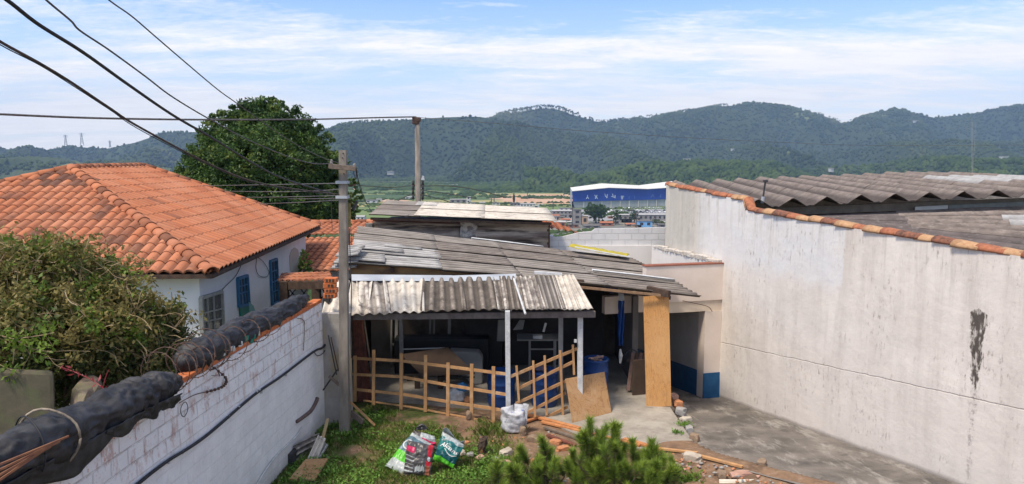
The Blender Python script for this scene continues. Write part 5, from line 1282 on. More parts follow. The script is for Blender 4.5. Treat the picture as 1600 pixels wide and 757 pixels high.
# ---------- concrete poles
pg = G(537, 679)
pole = thing('concrete_pole', 'weathered square concrete pole with crossarm in front of the shed', 'utility pole', Vector((pg.x, pg.y + .09, -.05)))
tp_ = P(536, 235, pg.y + .09)
mb = MB(); w0, w1 = .092, .066; cx_, cy_ = pg.x, pg.y + .09
mb.grid(lambda u, v: ((lambda a, ww: (cx_ + (tp_.x - cx_) * v + ww * max(-1, min(1, 1.25 * math.cos(a) * 1.1)), cy_ + ww * max(-1, min(1, 1.25 * math.sin(a) * 1.1)), -.1 + (tp_.z + .1) * v))(2 * math.pi * u, w0 + (w1 - w0) * v + .002 * fbm(u * 8, v * 40, 0, 2))), 32, 60)
tpv = [Vector((tp_.x + w1 * sx, cy_ + w1 * sy, tp_.z - .002)) for sx, sy in ((-1, -1), (1, -1), (1, 1), (-1, 1))]; mb.add(tpv, ((0, 1, 2, 3),))
mb.build('shaft', pole_c, pole)
mb = MB(); mb.bar(P(514, 260, 13.35), P(556, 264, 13.35), .09, .09); mb.build('crossarm', wood_grey, pole, bevel=.008)
for x, y_ in ((518, 253), (554, 259)):
    mb = MB(); p = P(x, y_ + 3, 13.35); mb.lathe(p, [(0, -.03), (.03, -.03), (.035, 0), (.022, .02), (.03, .04), (.018, .07), (0, .075)], 12); mb.build('insulator', M('glazed insulator', (.30, .28, .26), (.2, .18, .16), 8, rough=.3), pole, smooth=True)
for y_ in (285, 308):
    mb = MB(); p = P(536.5, y_, 13.6); mb.box((p.x, cy_, p.z), (.21, .21, .05)); mb.build('band', metal_grey, pole)
mb = MB(); 
for y_, dx in ((240, 0), (247, -1), (272, 1)): p = P(536 + dx, y_, cy_ - .09); mb.tube([p, p + Vector((0, .02, 0))], .012, 8)
mb.build('bolt_hole', steel_dark, pole)
mb = MB()  # hanging bracket & lamp at the right
mb.bar(P(545, 291, 13.6), P(556, 289, 13.6), .03, .03); mb.build('bracket', rust, pole)
mb = MB(); mb.slab([P(550, 326, 13.6), P(556, 314, 13.6), P(559, 315, 13.6), P(553, 330, 13.6)], (0, .1, 0)); mb.build('lamp_shade', steel_dark, pole)
mb = MB(); mb.bar(P(546, 355, 13.7), P(546, 318, 13.7), .045, .03, up=(0, 1, 0)); mb.build('meter_board', M('yellowed board', (.35, .30, .10), (.2, .17, .08), 8), pole)
mb = MB(); mb.tube(catmull([P(546, 357, 13.45), P(547, 400, 13.42), P(549, 450, 13.42), P(548, 520, 13.42), P(549, 560, 13.42)], 4), .009, 5); mb.build('cable', cable_m, pole)
# far pole
fpY = 36.0; p = P(652, 184, fpY)
far_pole = thing('concrete_pole', 'tall thin concrete pole with ring of insulators rising behind the upper shed', 'utility pole', Vector((p.x, fpY, -6)))
mb = MB(); mb.tube([Vector((p.x - .05, fpY, -6)), p], [.20, .12], 12); mb.build('shaft', pole_c, far_pole, smooth=True)
mb = MB(); a_ = P(650, 189, fpY); mb.box(a_, (.34, .3, .34)); mb.box(P(654, 187, fpY), (.2, .4, .2)); mb.build('pole_head', rust, far_pole, bevel=.03)
for x in (645.5, 660.5):
    mb = MB(); a_, b_ = P(x, 314, fpY), P(x, 284, fpY); mb.tube([a_, b_], .025, 6)
    mb.build('rack', steel_dark, far_pole)
    for y_ in (286, 293, 300, 308):
        mb = MB(); q_ = P(x, y_, fpY); mb.lathe(q_, [(0, -.11), (.07, -.1), (.05, 0), (.07, .1), (0, .11)], 10); mb.build('insulator', steel_dark, far_pole, smooth=True)
mb = MB(); mb.bar(P(644, 305, fpY), P(662, 305, fpY), .06, .06); mb.bar(P(644, 290, fpY), P(662, 290, fpY), .06, .06); mb.build('crossarm', rust, far_pole)
mb = MB(); mb.slab([P(658, 281, fpY - .1), P(660, 275, fpY - .1), P(662, 276, fpY - .1), P(663, 282, fpY - .1)], (0, .2, 0)); mb.build('dish', white_paint, far_pole)

# ---------- wires
def wire(label, pts, Y0, Y1, r, mat=cable_m, name='overhead_wire', group=None):
    """pts px (left to right) with distance interpolated from Y0 to Y1 by length"""
    n = len(pts); L = [0]
    for a_, b_ in zip(pts, pts[1:]): L.append(L[-1] + math.hypot(b_[0] - a_[0], b_[1] - a_[1]))
    P3 = []
    for (x, y), l_ in zip(pts, L):
        t_ = l_ / L[-1]; inv = (1 - t_) / Y0 + t_ / Y1; P3.append(P(x, y, 1 / inv))
    P3 = catmull(P3, 8); mb = MB(); mb.tube(P3, r, 5)
    return tag(mb.build(name, mat, smooth=True, origin=P3[-1]), label, 'wire', group)
wg = 'wires running from the upper left to the concrete pole'
wire('thickest overhead wire, entering at the top left corner', [(-60, -45), (8, -2), (60, 38), (130, 82), (200, 132), (270, 180), (330, 215), (400, 258), (450, 282), (520, 303)], 3.6, 13.3, .012, group=wg)
wire('lowest slanting double wire, entering at the left edge', [(-60, 25), (0, 65), (60, 98), (110, 128), (170, 168), (220, 200), (330, 258), (400, 285), (470, 297), (530, 304)], 4.2, 13.3, .010, M('brown grey wire', (.10, .075, .065), (.06, .05, .045), 8), group=wg)
wire('thin companion strand twisted along the lowest slanting wire', [(-60, 29), (0, 70), (62, 102), (112, 133), (172, 172), (222, 205), (332, 261), (402, 288), (470, 299), (530, 306)], 4.2, 13.3, .004, group=wg)
wire('kinked wire left of centre entering through the top edge', [(40, -32), (72, 0), (110, 32), (125, 48), (170, 78), (225, 118), (270, 152), (330, 188), (390, 220), (450, 245), (490, 256), (518, 256)], 4.6, 13.3, .0075, wire_grey, group=wg)
wire('rightmost slanting wire ending at the left end of the crossarm', [(140, -30), (170, 0), (205, 25), (240, 55), (290, 98), (340, 140), (372, 163), (430, 205), (470, 230), (505, 247), (530, 255)], 5.4, 13.3, .0065, wire_grey, group=wg)
wh_ = 'wires leaving the concrete pole to the left behind the house roof'
for lab, pts in (('upper level wire from the pole across the tree', [(300, 291), (420, 289), (531, 287)]), ('slightly sagging wire, second of those crossing the tree', [(340, 299), (440, 300), (505, 298), (531, 296)]), ('third wire from the pole across the tree', [(370, 309), (450, 308), (531, 306)]), ('lowest wire from the pole across the tree', [(400, 319), (460, 317), (531, 313)]), ('short wire between third and lowest on the pole', [(450, 311), (500, 311), (531, 310)])):
    wire(lab, pts, 27, 13.6, .010, wire_grey, group=wh_)
wire('long level wire crossing the whole left sky to the far pole', [(-80, 175), (0, 179), (150, 185), (320, 187.5), (480, 187), (600, 184), (650, 183)], 20, 36, .035, wire_grey)
wire('thin wire running right from the far pole past the hills', [(654, 184), (760, 192), (900, 204), (1050, 214), (1200, 222), (1400, 228), (1700, 226)], 36, 70, .014, M('faint grey wire', (.14, .14, .13), (.1, .1, .1), 3))
fw = 'service wires fanning from the far pole'
for lab, pts in (('upper service wire from the far pole going right', [(661, 291), (700, 291), (740, 296), (790, 309)]), ('middle service wire from the far pole going right', [(661, 298), (700, 303), (745, 311)]), ('lower service wire from the far pole to a low roof', [(661, 305), (690, 312), (715, 321)]), ('wire from the far pole toward the left slope', [(598, 330), (625, 312), (645, 303)]), ('upper wire from the far pole toward the left', [(560, 290), (610, 293), (645, 290)])):
    wire(lab, pts, 36, 36, .022, steel_dark, group=fw)
for lab, pts in (('drooping black drop wire from the crossarm tip, outer', [(557, 262), (560, 285), (568, 310), (580, 330)]), ('drooping black drop wire from the crossarm tip, inner', [(556, 262), (558, 275), (566, 300), (573, 318)]), ('black loop under the crossarm', [(554, 263), (553, 272), (557, 280), (556, 264)])):
    wire(lab, pts, 13.4, 15 if 'loop' not in lab else 13.4, .006, cable_m, group='drop wires from the crossarm')
wire('vertical grey service cable hanging beside the tree', [(519, 360), (518, 320), (519, 309)], 14, 13.6, .006, wire_grey)
# ================================================================== VEGETATION
def foliage(name, c1, c2, sc=2.5, c3=None, f3=(.55, .68), trans=.25, rough=.55, spec=.3):
    t = NT(name); pos = t.pos
    c = t.mix(t.ramp(t.noise(pos, sc, 4, .6), .38, .62), c1, c2)
    if c3: c = t.mix(t.ramp(t.noise(pos, sc * 4, 3, .6, loc=(5, 1, 2)), *f3), c, c3)
    return t.finish(c, rough, spec=spec, trans=trans)
bark = M('grey brown bark', (.14, .11, .085), (.09, .07, .055), 6, bump=1, bscale=20, bdist=.03)
def tree(name, base, height, crown_lobes, nleaf, leaf, mats, label, group=None, cat='tree', trunk_r=.25, limb_n=7, seed=0, per_clump=55, parts=True):
    rs = np.random.default_rng(seed)
    T = thing(name, label, cat, base, group)
    mb = MB(); top = Vector(base) + Vector((0, 0, height * .5)); mb.tube(catmull([Vector(base), Vector(base).lerp(top, .5) + Vector((.1 * trunk_r, 0, 0)), top], 4), [trunk_r * (1 - .06 * i) for i in range(9)], 9)
    for k in range(limb_n):
        c, r = crown_lobes[k % len(crown_lobes)]
        s = Vector(base).lerp(top, .45 + .08 * (k % 6)); e = Vector(c) + Vector(rs.normal(size=3) * .3) * r[0]; mid = s.lerp(e, .5) + Vector((0, 0, -.05 * height))
        mb.tube(catmull([s, mid, e], 4), [trunk_r * .45 * (1 - .1 * i) for i in range(9)], 6)
    mb.build('trunk', bark, T, smooth=True)
    C = []
    wts = np.array([r[0] * r[1] + r[0] * r[2] for _, r in crown_lobes]); wts = wts / wts.sum()
    ncl = max(4, nleaf // per_clump)
    for (c, r), w_ in zip(crown_lobes, wts):
        n = max(2, int(ncl * w_)); d = rs.normal(size=(n, 3)); d /= np.linalg.norm(d, axis=1)[:, None]
        rad = rs.uniform(.66, 1.10, n)[:, None]; cc = np.array(c) + d * np.array(r) * rad
        cr = rs.uniform(.10, .20, n) * min(r)
        m = per_clump; off = rs.normal(size=(n, m, 3)); off /= np.linalg.norm(off, axis=2)[:, :, None]; off *= (rs.uniform(.3, 1, (n, m, 1)) ** .5) * cr[:, None, None] * np.array([1.5, 1.5, 1.0]); off[:, :, 2] -= np.abs(off[:, :, 0]) * .15
        C.append((cc[:, None, :] + off).reshape(-1, 3))
    C = np.vstack(C); V, Fc = leaf_arrays(C, rs.uniform(.7, 1.3, len(C)) * leaf, .5, .42)
    mi = (rs.uniform(size=len(C) // per_clump) * len(mats)).astype(int).repeat(per_clump)
    np_mesh('crown', V, Fc, mats, T, mi=mi)
    return T
mg1 = foliage('mango leaves dark', (.022, .055, .014), (.04, .085, .02), 1.2, trans=.2); mg2 = foliage('mango leaves mid', (.055, .11, .025), (.08, .15, .03), 1.2, trans=.25); mg3 = foliage('mango leaves fresh', (.15, .20, .04), (.10, .16, .03), 2, trans=.3)
YT = 36.0
def TL(x, y, rpx, dY=0, sq=.85):
    p = P(x, y, YT + dY); r = rpx / F * YT; return (tuple(p), (r, r * .9, r * sq))
lobes = [TL(405, 205, 52), TL(362, 212, 40, -.5), TL(450, 205, 42), TL(480, 225, 36, -.4), TL(345, 240, 46, -.8), TL(325, 272, 44, -1), TL(306, 285, 30, -.5), TL(400, 255, 62, -1.6), TL(455, 262, 52, -1.2), TL(500, 262, 36, -.6), TL(508, 290, 32, -.3), TL(360, 300, 60, -1.4), TL(440, 310, 62, -1.6), TL(490, 325, 44, -1), TL(295, 310, 24), TL(425, 180, 30, .3), TL(385, 183, 26, .2), TL(408, 262, 90, 1.5)]
tb_ = P(415, 330, YT); tree('broadleaf_tree', Vector((tb_.x, YT, -7)), 12, lobes, 150000, .175, [mg1, mg1, mg2, mg2, mg3], 'huge dense dark green broadleaf tree behind the orange roofed house', trunk_r=.45, seed=4, per_clump=46, limb_n=14)
# shrub right of concrete pole top, and vegetation behind
yl = foliage('yellow green leaves', (.10, .12, .025), (.06, .09, .02), 3)
lob = [((P(550, 308, 22))[:], (.28, .28, .6)), ((P(546, 330, 22))[:], (.22, .25, .4))]
tree('small_tree', Vector((P(549, 340, 22).x, 22, -.8)), 4, lob, 2600, .09, [yl, mg2], 'small yellowish bushy tree just right of the concrete pole', trunk_r=.05, seed=8, per_clump=30, limb_n=3)
lob = [((P(476, 405, 21.5))[:], (.16, .2, .28)), ((P(478, 418, 21.5))[:], (.2, .2, .2))]
tree('garden_shrub', Vector((P(477, 420, 21.5).x, 21.5, .4)), 1.6, lob, 1500, .07, [mg2, mg3], 'small green shrub between the white house and the outbuilding', cat='shrub', trunk_r=.03, seed=9, per_clump=30, limb_n=2)

# scraggly bush at left with tangled twigs
bush = thing('tangled_bush', 'large tangled olive green bush with dry twigs behind the near net roll', 'bush', Vector((-6.6, 9.2, .3)))
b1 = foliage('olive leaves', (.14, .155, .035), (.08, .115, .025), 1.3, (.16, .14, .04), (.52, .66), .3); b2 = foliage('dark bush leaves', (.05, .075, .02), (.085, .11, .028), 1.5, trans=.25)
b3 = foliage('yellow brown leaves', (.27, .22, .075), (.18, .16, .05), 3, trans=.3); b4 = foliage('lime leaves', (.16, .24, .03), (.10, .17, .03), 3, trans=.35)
Yb_ = 9.4
def BLb(x, y, rpx, dY=0, sq=.74):
    y += 12
    p = P(x, y, Yb_ + dY); r = rpx / F * Yb_; return (tuple(p), (r, r * .9, r * sq))
bl = [BLb(60, 400, 62), BLb(110, 420, 68, .3), BLb(10, 430, 70), BLb(-50, 420, 70), BLb(160, 465, 66, .2), BLb(80, 500, 80, -.5), BLb(205, 490, 55, .4), BLb(240, 520, 48, .6), BLb(262, 492, 36, .8), BLb(10, 500, 55, -.8), BLb(205, 560, 55, .2), BLb(230, 590, 45, .3), BLb(120, 560, 80, .6), BLb(180, 600, 70, .5), BLb(60, 590, 70, .8), BLb(250, 560, 48, .8), BLb(-60, 500, 90), BLb(-60, 600, 80, .6), BLb(150, 510, 80, 0), BLb(130, 450, 90, .9), BLb(60, 440, 90, 1.0), BLb(275, 520, 24, .8)]
C = []; MI = []
for c, r in bl:
    n = int(95 * (r[0] / .45) ** 2); d = RNG.normal(size=(n, 3)); d /= np.linalg.norm(d, axis=1)[:, None]
    cc = np.array(c) + d * np.array(r) * np.where(RNG.uniform(size=n) < .12, RNG.uniform(1.05, 1.35, n), RNG.uniform(.45, 1.05, n))[:, None]; m = 34
    off = RNG.normal(size=(n, m, 3)) * RNG.uniform(.04, .085, (n, 1, 1)); C.append((cc[:, None] + off).reshape(-1, 3))
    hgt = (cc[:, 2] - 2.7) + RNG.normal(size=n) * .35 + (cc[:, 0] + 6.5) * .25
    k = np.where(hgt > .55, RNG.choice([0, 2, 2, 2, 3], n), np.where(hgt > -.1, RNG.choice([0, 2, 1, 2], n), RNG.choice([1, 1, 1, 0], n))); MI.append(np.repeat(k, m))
C = np.vstack(C); MI = np.concatenate(MI)
V, Fc = leaf_arrays(C, RNG.uniform(.7, 1.5, len(C)) * .062, .4, .5)
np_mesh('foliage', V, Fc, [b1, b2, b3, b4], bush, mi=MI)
twig_m = M('dry twigs', (.40, .31, .19), (.20, .14, .085), 6, bump=0)
mb = MB(); rr_ = random.Random(5)
for k in range(760):
    c, r = rr_.choice(bl); a_ = rr_.uniform(0, 6.28); b_ = rr_.uniform(-.6, .9)
    s = Vector(c) + Vector((r[0] * math.cos(a_) * math.cos(b_), -abs(r[1] * math.sin(a_) * math.cos(b_)) * .9, r[2] * math.sin(b_)))
    d = Vector((rr_.uniform(-1, 1), rr_.uniform(-.6, .2), rr_.uniform(-.7, .9))); pts = [s]
    for q in range(rr_.randint(3, 6)):
        d = (d + Vector((rr_.uniform(-.5, .5), rr_.uniform(-.3, .3), rr_.uniform(-.5, .4)))).normalized(); pts.append(pts[-1] + d * rr_.uniform(.05, .10))
    r0 = rr_.choice((.0025, .003, .005)); mb.tube(catmull(pts, 3), r0, 3, caps=False)
mb.build('twigs', twig_m, bush)
mb = MB()
for k in range(9):
    s = Vector((-6.6 + rr_.uniform(-.9, .9), 9.3 + rr_.uniform(-.3, .5), .2)); c, r = bl[k]
    mb.tube(catmull([s, s.lerp(Vector(c), .5) + Vector((rr_.uniform(-.3, .3), 0, 0)), Vector(c)], 5), .025, 5)
mb.build('stems', bark, bush)
# small white flowers dotted about
tag(rock('cracked_slab', P(120, 655, 8.2) + Vector((0, .2, -.2)), (.62, .20, .74), M('mossy pale stone', (.26, .195, .15), (.14, .11, .08), 3, bump=.6, layers=[((.14, .17, .07), 3, .5, .65, (1, 1, 1), .6)]), 'x', seed=2), 'pale mossy stone slab in front of the tangled bush')
tk = MB(); tk.hexa([P(-260, 700, 7.9), P(88, 690, 8.0), P(88, 690, 8.9), P(-260, 700, 8.9), P(-260, 566, 7.9), P(84, 580, 8.0), P(84, 578, 8.9), P(-260, 564, 8.9)])
tag(tk.build('cement_tank', M('olive brown cement', (.13, .11, .075), (.075, .068, .045), 3, bump=.4, layers=[((.10, .13, .05), 4, .5, .65, (1, 1, 1), .5)]), origin=P(0, 650, 8.6), bevel=.05), 'dark olive cement tank corner at the left edge behind the near net roll', 'tank')
rf_m = foliage('red leaves', (.28, .03, .045), (.38, .09, .09), 5, trans=.3)
rp = thing('red_leaf_plant', 'small plant with reddish pink leaves beside the pale stone slab', 'plant', P(150, 625, 8.0))
mb = MB(); main = catmull([P(172, 618, 7.9), P(150, 598, 8.0), P(120, 583, 8.0), P(95, 574, 8.1)], 6); mb.tube(main, .006, 5); mb.tube(catmull([P(160, 608, 7.9), P(165, 590, 8), P(170, 578, 8.05)], 4), .004, 4); mb.build('stem', rf_m, rp)
Cc = np.array([[*(p + Vector((rr_.uniform(-.05, .05), rr_.uniform(-.05, .05), rr_.uniform(-.03, .05))))] for p in main for _ in range(1)])
V, Fc = leaf_arrays(Cc, RNG.uniform(.05, .11, len(Cc)), .3, .28); np_mesh('leaves', V, Fc, rf_m, rp)
lv = thing('leafy_branch', 'bright green leafy branches at the left edge above the cement tank', 'branch', P(20, 560, 8.0))
mb = MB(); Cc = []
for (pts) in (((-20, 520), (20, 530), (50, 545), (80, 550)), ((-20, 560), (10, 575), (25, 580)), ((20, 530), (60, 525), (85, 520))):
    m_ = catmull([P(a_, b_, 8.0) for a_, b_ in pts], 5); mb.tube(m_, .005, 4)
    for p in m_:
        for _ in range(7): Cc.append([p.x + rr_.uniform(-.10, .10), p.y + rr_.uniform(-.1, .1), p.z + rr_.uniform(-.12, .12)])
mb.build('stem', twig_m, lv); Cc = np.array(Cc); V, Fc = leaf_arrays(Cc, RNG.uniform(.05, .09, len(Cc)), .4, .5); np_mesh('leaves', V, Fc, b4, lv)

# ---------- grass
gm1 = foliage('grass blades', (.13, .23, .035), (.20, .30, .055), 1.2, (.34, .30, .14), (.50, .62), .3); gm2 = foliage('weed leaves', (.11, .24, .035), (.18, .32, .055), 3, trans=.3)
def green_at(x, y):
    v = fbm(x * .9 + 4, y * .9, 2, 4)
    a = .36 - .16 * (x + 3.3) + v * 1.4          # strong on the left
    if y > 13.9: a -= (y - 13.9) * 1.3
    if x < -2.6 and y > 13.2: a += .25
    if y < 12.3 and x < .4: a += .55
    if x > -.6: a -= .25
    return a
N = 110000; x = RNG.uniform(-3.9, 3.1, N); y = RNG.uniform(9.6, 15.0, N)
keep = np.array([(green_at(a, b) > RNG.uniform(-.45, .55)) and a < drive_left(b) - .1 and a > -3.75 + (14 - b) * -.06 and not (a > .3 and b > 13.6 - (a - .3) * .45) for a, b in zip(x, y)])
x = x[keep]; y = y[keep]; n = len(x); z = np.array([gz(a, b) for a, b in zip(x, y)])
hgt = RNG.uniform(.03, .10, n) * (1 + .7 * np.array([max(0, fbm(a * 1.3, b * 1.3, 7, 2)) for a, b in zip(x, y)])); an = RNG.uniform(0, 6.28, n); ln = RNG.uniform(.2, 1.0, n) * hgt
w_ = RNG.uniform(.004, .009, n); dx, dy = np.cos(an), np.sin(an)
base = np.stack([x, y, z - .01], 1); side = np.stack([-dy * w_, dx * w_, 0 * w_], 1); tipv = base + np.stack([dx * ln, dy * ln, hgt], 1); mid = base + np.stack([dx * ln * .35, dy * ln * .35, hgt * .6], 1)
V = np.stack([base - side, base + side, mid + side * .8, tipv, mid - side * .8], 1).reshape(-1, 3); Fc = np.arange(5 * n).reshape(n, 5)
o = np_mesh('grass', V, Fc, gm1); tag(o, 'rough green grass growing over the yard soil', 'grass', kind='stuff')
N = 34000; x = RNG.uniform(-3.7, 1.6, N); y = RNG.uniform(9.8, 14.6, N)
keep = np.array([(green_at(a, b) + .5 * fbm(a * 2, b * 2, 9, 2) > RNG.uniform(.25, .7)) and not (a > .3 and b > 13.2 - (a - .3) * .45) for a, b in zip(x, y)]); x = x[keep]; y = y[keep]
C = np.stack([x, y, np.array([gz(a, b) for a, b in zip(x, y)]) + RNG.uniform(.01, .12, len(x))], 1); V, Fc = leaf_arrays(C, RNG.uniform(.03, .075, len(C)), 1.2, .5, droop=.0)
o = np_mesh('weeds', V, Fc, gm2); tag(o, 'low broad leaved weeds mixed through the yard grass', 'weeds', kind='stuff')

# ---------- young pines
pn1 = foliage('pine needles', (.10, .17, .032), (.15, .24, .045), 4, trans=.3); pn2 = foliage('fresh pine needles', (.32, .43, .06), (.24, .35, .05), 4, trans=.25); pn3 = foliage('brown pine needles', (.17, .14, .06), (.10, .12, .04), 4, trans=.15)
def pine(name, label, tips, base, seed):
    """tips: shoots (px,py,len_px) ; needles cover each shoot"""
    rs = np.random.default_rng(seed); T = thing(name, label, 'young pine', base, 'young pines at the front of the yard')
    mb = MB(); C0, D0, Ln, MI = [], [], [], []
    for (x_, y_, L_, Yq) in tips:
        tip = P(x_, y_, Yq); L = L_ / F * Yq; root = tip - Vector((rs.uniform(-.16, .16), rs.uniform(-.10, .10), L))
        bs = Vector(base) + Vector((0, 0, .25)); mb.tube(catmull([bs, root.lerp(bs, .35) + Vector((0, 0, -.1)), root, tip], 4), [.014] * 4 + [.010] * 5 + [.006] * 4, 4)
        n = int(900 * L / .3); t_ = rs.uniform(0, 1, n); ax = np.array((tip - root).normalized())
        c = np.array(root)[None] + np.array(tip - root)[None] * t_[:, None]
        d = rs.normal(size=(n, 3)); d -= (d @ ax)[:, None] * ax; d /= np.linalg.norm(d, axis=1)[:, None]; d = d * rs.uniform(.6, 1.5, n)[:, None] + ax * (rs.uniform(.1, .9, n) + t_ * .8)[:, None]; d /= np.linalg.norm(d, axis=1)[:, None]
        C0.append(c); D0.append(d); Ln.append(rs.uniform(.06, .17, n)); MI.append(np.where(t_ > .62, rs.choice([1, 1, 0], n), np.where(t_ > .25, rs.choice([0, 0, 1], n), rs.choice([0, 2, 2], n))))
    c = np.vstack(C0); d = np.vstack(D0); ln = np.concatenate(Ln)[:, None]; s = np.cross(d, rs.normal(size=d.shape)); s /= np.linalg.norm(s, axis=1)[:, None]; s *= .0042
    V = np.stack([c - s, c + s, c + d * ln], 1).reshape(-1, 3); np_mesh('needles', V, np.arange(len(V)).reshape(-1, 3), [pn1, pn2, pn3], T, mi=np.concatenate(MI))
    mb.build('stems', bark, T)
rs_ = random.Random(12)
def shoots(main, fill):
    out = [(x_, y_, L_, 10.9 + rs_.uniform(-.25, .25)) for x_, y_, L_ in main]
    x0_, x1_, fn, n = fill
    for _ in range(n):
        x_ = rs_.uniform(x0_, x1_); out.append((x_, fn(x_) + rs_.uniform(4, 85), rs_.uniform(16, 34), 10.9 + rs_.uniform(-.35, .35)))
    return out
big = shoots([(922, 657, 26), (958, 664, 40), (966, 666, 40), (948, 668, 38), (912, 676, 32), (936, 676, 40), (905, 682, 30), (988, 690, 30), (1018, 690, 30), (1024, 700, 34), (1010, 706, 30), (895, 706, 26), (885, 722, 26), (1048, 718, 26), (1056, 735, 24), (1036, 712, 34), (900, 735, 28), (975, 700, 30), (925, 690, 40), (1000, 715, 34)], (898, 1052, lambda x_: 684 + abs(x_ - 955) * .34, 130))
pine('young_pine', 'largest bushy young pine with bright fresh shoots at the bottom centre', big, Vector((P(960, 757, 10.9).x, 10.9, 0)), 1)
med = shoots([(846, 686, 30), (852, 698, 32), (860, 704, 30), (843, 715, 36), (862, 728, 34), (838, 738, 30)], (832, 872, lambda x_: 703 + abs(x_ - 850) * .6, 26))
pine('young_pine', 'slim young pine between the stones and the largest pine', med, Vector((P(850, 757, 10.9).x, 10.9, 0)), 2)
sml = shoots([(812, 700, 30), (817, 708, 32), (806, 716, 30), (776, 722, 28), (770, 732, 26), (798, 734, 28)], (768, 826, lambda x_: 718 + abs(x_ - 812) * .4, 26))
pine('young_pine', 'small young pine leftmost of the three, by the flat pale stone', sml, Vector((P(806, 757, 10.9).x, 10.9, 0)), 3)
# tufts of weeds
def weed(c, r, n, label, mat=gm2, name='weed_clump', leaf=.06):
    T = np.array(c)[None] + RNG.normal(size=(n, 3)) * np.array([r, r, r * .5]); T[:, 2] = np.maximum(T[:, 2], c[2]); V, Fc = leaf_arrays(T, RNG.uniform(.6, 1.2, n) * leaf, .6, .45)
    o = np_mesh(name, V, Fc, mat, origin=c); tag(o, label, 'weeds', 'weed clumps')
weed(G(1068, 663, .05), .06, 130, 'small green weed on the broken slab edge, upper'); weed(G(1058, 675, .05), .05, 90, 'small green weed on the broken slab edge, lower')
weed(G(1075, 748, .1), .12, 260, 'light green weed clump left of the white gutter', b4, leaf=.08); weed(G(1225, 752, .12), .09, 200, 'green weed growing over the right end of the white gutter', b4, leaf=.07)
weed(G(1045, 750, .1), .08, 160, 'green weed at the foot of the largest pine', b4, leaf=.07); weed(G(960, 755, .1) + Vector((0, -.3, 0)), .12, 200, 'weeds in front of the largest pine', gm2)

# ================================================================== YARD OBJECTS
white_st = M('pale stone', (.50, .45, .37), (.36, .31, .25), 6, bump=.8, bscale=20); brown_st = M('brown stone', (.30, .22, .15), (.19, .135, .095), 6, bump=.8, bscale=20)
pink_st = M('pinkish stone', (.48, .30, .23), (.35, .20, .15), 6, bump=.8, bscale=20); orange_r = M('crushed orange brick', (.52, .23, .11), (.38, .17, .085), 8, bump=1, bscale=20); grey_st = M('grey stone', (.36, .35, .33), (.24, .23, .22), 6, bump=.8, bscale=20)
def gr(px, py): g = G(px, py, .0); z = gz(g.x, g.y); return G(px, py, z)
spec = [((792, 711), (.17, .11, .09), white_st, 'flat rounded pale stone between the stump and the slim pine'), ((722, 713), (.09, .07, .06), white_st, 'pale pebble right of the green bag'), ((735, 716), (.08, .06, .06), grey_st, 'grey stone below the stump'), ((750, 720), (.10, .07, .05), pink_st, 'flat cream stone in front of the stump'),
        ((775, 722), (.08, .07, .06), grey_st, 'bluish grey stone right of the cream one'), ((789, 726), (.13, .08, .06), pink_st, 'pinkish flat stone left of the smallest pine'), ((829, 723), (.09, .07, .06), orange_r, 'small orange stone between the two smaller pines'),
        ((817, 680), (.10, .08, .15), brown_st, 'upright brown stone below the white sack'), ((834, 689), (.14, .11, .09), brown_st, 'dark brown clod right of the upright stone'), ((710, 716), (.08, .06, .06), pink_st, 'light brown stone touching the green bag'), ((730, 697), (.07, .06, .06), orange_r, 'orange lump behind the green bag'),
        ((868, 693), (.13, .09, .06), orange_r, 'orange rubble lump beyond the slim pine'), ((880, 703), (.15, .09, .06), orange_r, 'bigger orange rubble lump left of the largest pine'), ((893, 711), (.10, .08, .05), pink_st, 'pinkish rubble left of the largest pine'),
        ((1083, 717), (.20, .12, .11), white_st, 'large pale block of stone right of the largest pine'), ((1056, 731), (.12, .08, .05), brown_st, 'dark flat stone at the right of the largest pine'),
        ((1128, 742), (.13, .09, .10), brown_st, 'brown broken rock at the left end of the white gutter'), ((1210, 744), (.16, .08, .06), grey_st, 'grey stone behind the white gutter'), ((1160, 738), (.26, .12, .07), pink_st, 'long brownish rubble lump behind the white gutter'), ((1190, 742), (.14, .09, .06), brown_st, 'brown rubble right of the long lump'),
        ((1052, 622), (.10, .12, .10), pink_st, 'pink brick lump at the top of the broken slab edge'), ((1059, 634), (.12, .14, .12), orange_r, 'orange broken brick on the slab edge'), ((1064, 646), (.11, .13, .12), grey_st, 'grey mortar lump on the slab edge'), ((1071, 660), (.10, .14, .12), white_st, 'pale stone mid way down the slab edge'), ((1077, 674), (.09, .13, .11), grey_st, 'grey stone near the lower slab edge'), ((1085, 688), (.09, .12, .10), brown_st, 'brown stone at the lower tip of the slab edge')]
for i, ((px, py), s, m_, lab) in enumerate(spec):
    g = gr(px, py) if px < 1045 or px > 1100 or py > 700 else G(px, py, 0.0)
    g = Vector((g.x, g.y, max(-.02, gz(g.x - .15, g.y)))); rock('stone', g + Vector((0, 0, s[2] * .35)), s, m_, lab, 'stones and rubble in the yard', seed=i + 1, cat='stone')
# scattered gravel and rubble
Cg, Sg = [], []
for _ in range(480):
    px = random.choice([random.uniform(700, 1100), random.uniform(840, 1000), random.uniform(1050, 1240)]); py = random.uniform(672, 757) if px < 1000 else random.uniform(705, 757)
    g = gr(px, py)
    if g.x > drive_left(g.y) - .05 or (g.x > .9 and g.y > 13.0): continue
    s = random.uniform(.008, .035); Cg.append(g[:]); Sg.append((s * 1.3, s, s * .8))
V, Fc = blobs(np.array(Cg), np.array(Sg), .2); mi = RNG.integers(0, 3, len(Cg)).repeat(20)
o = np_mesh('rubble', V, Fc, [orange_r, pink_st, grey_st], mi=mi); tag(o, 'small brick rubble and gravel scattered on the soil', 'rubble', kind='stuff')
# soil bank edge
mb = MB()
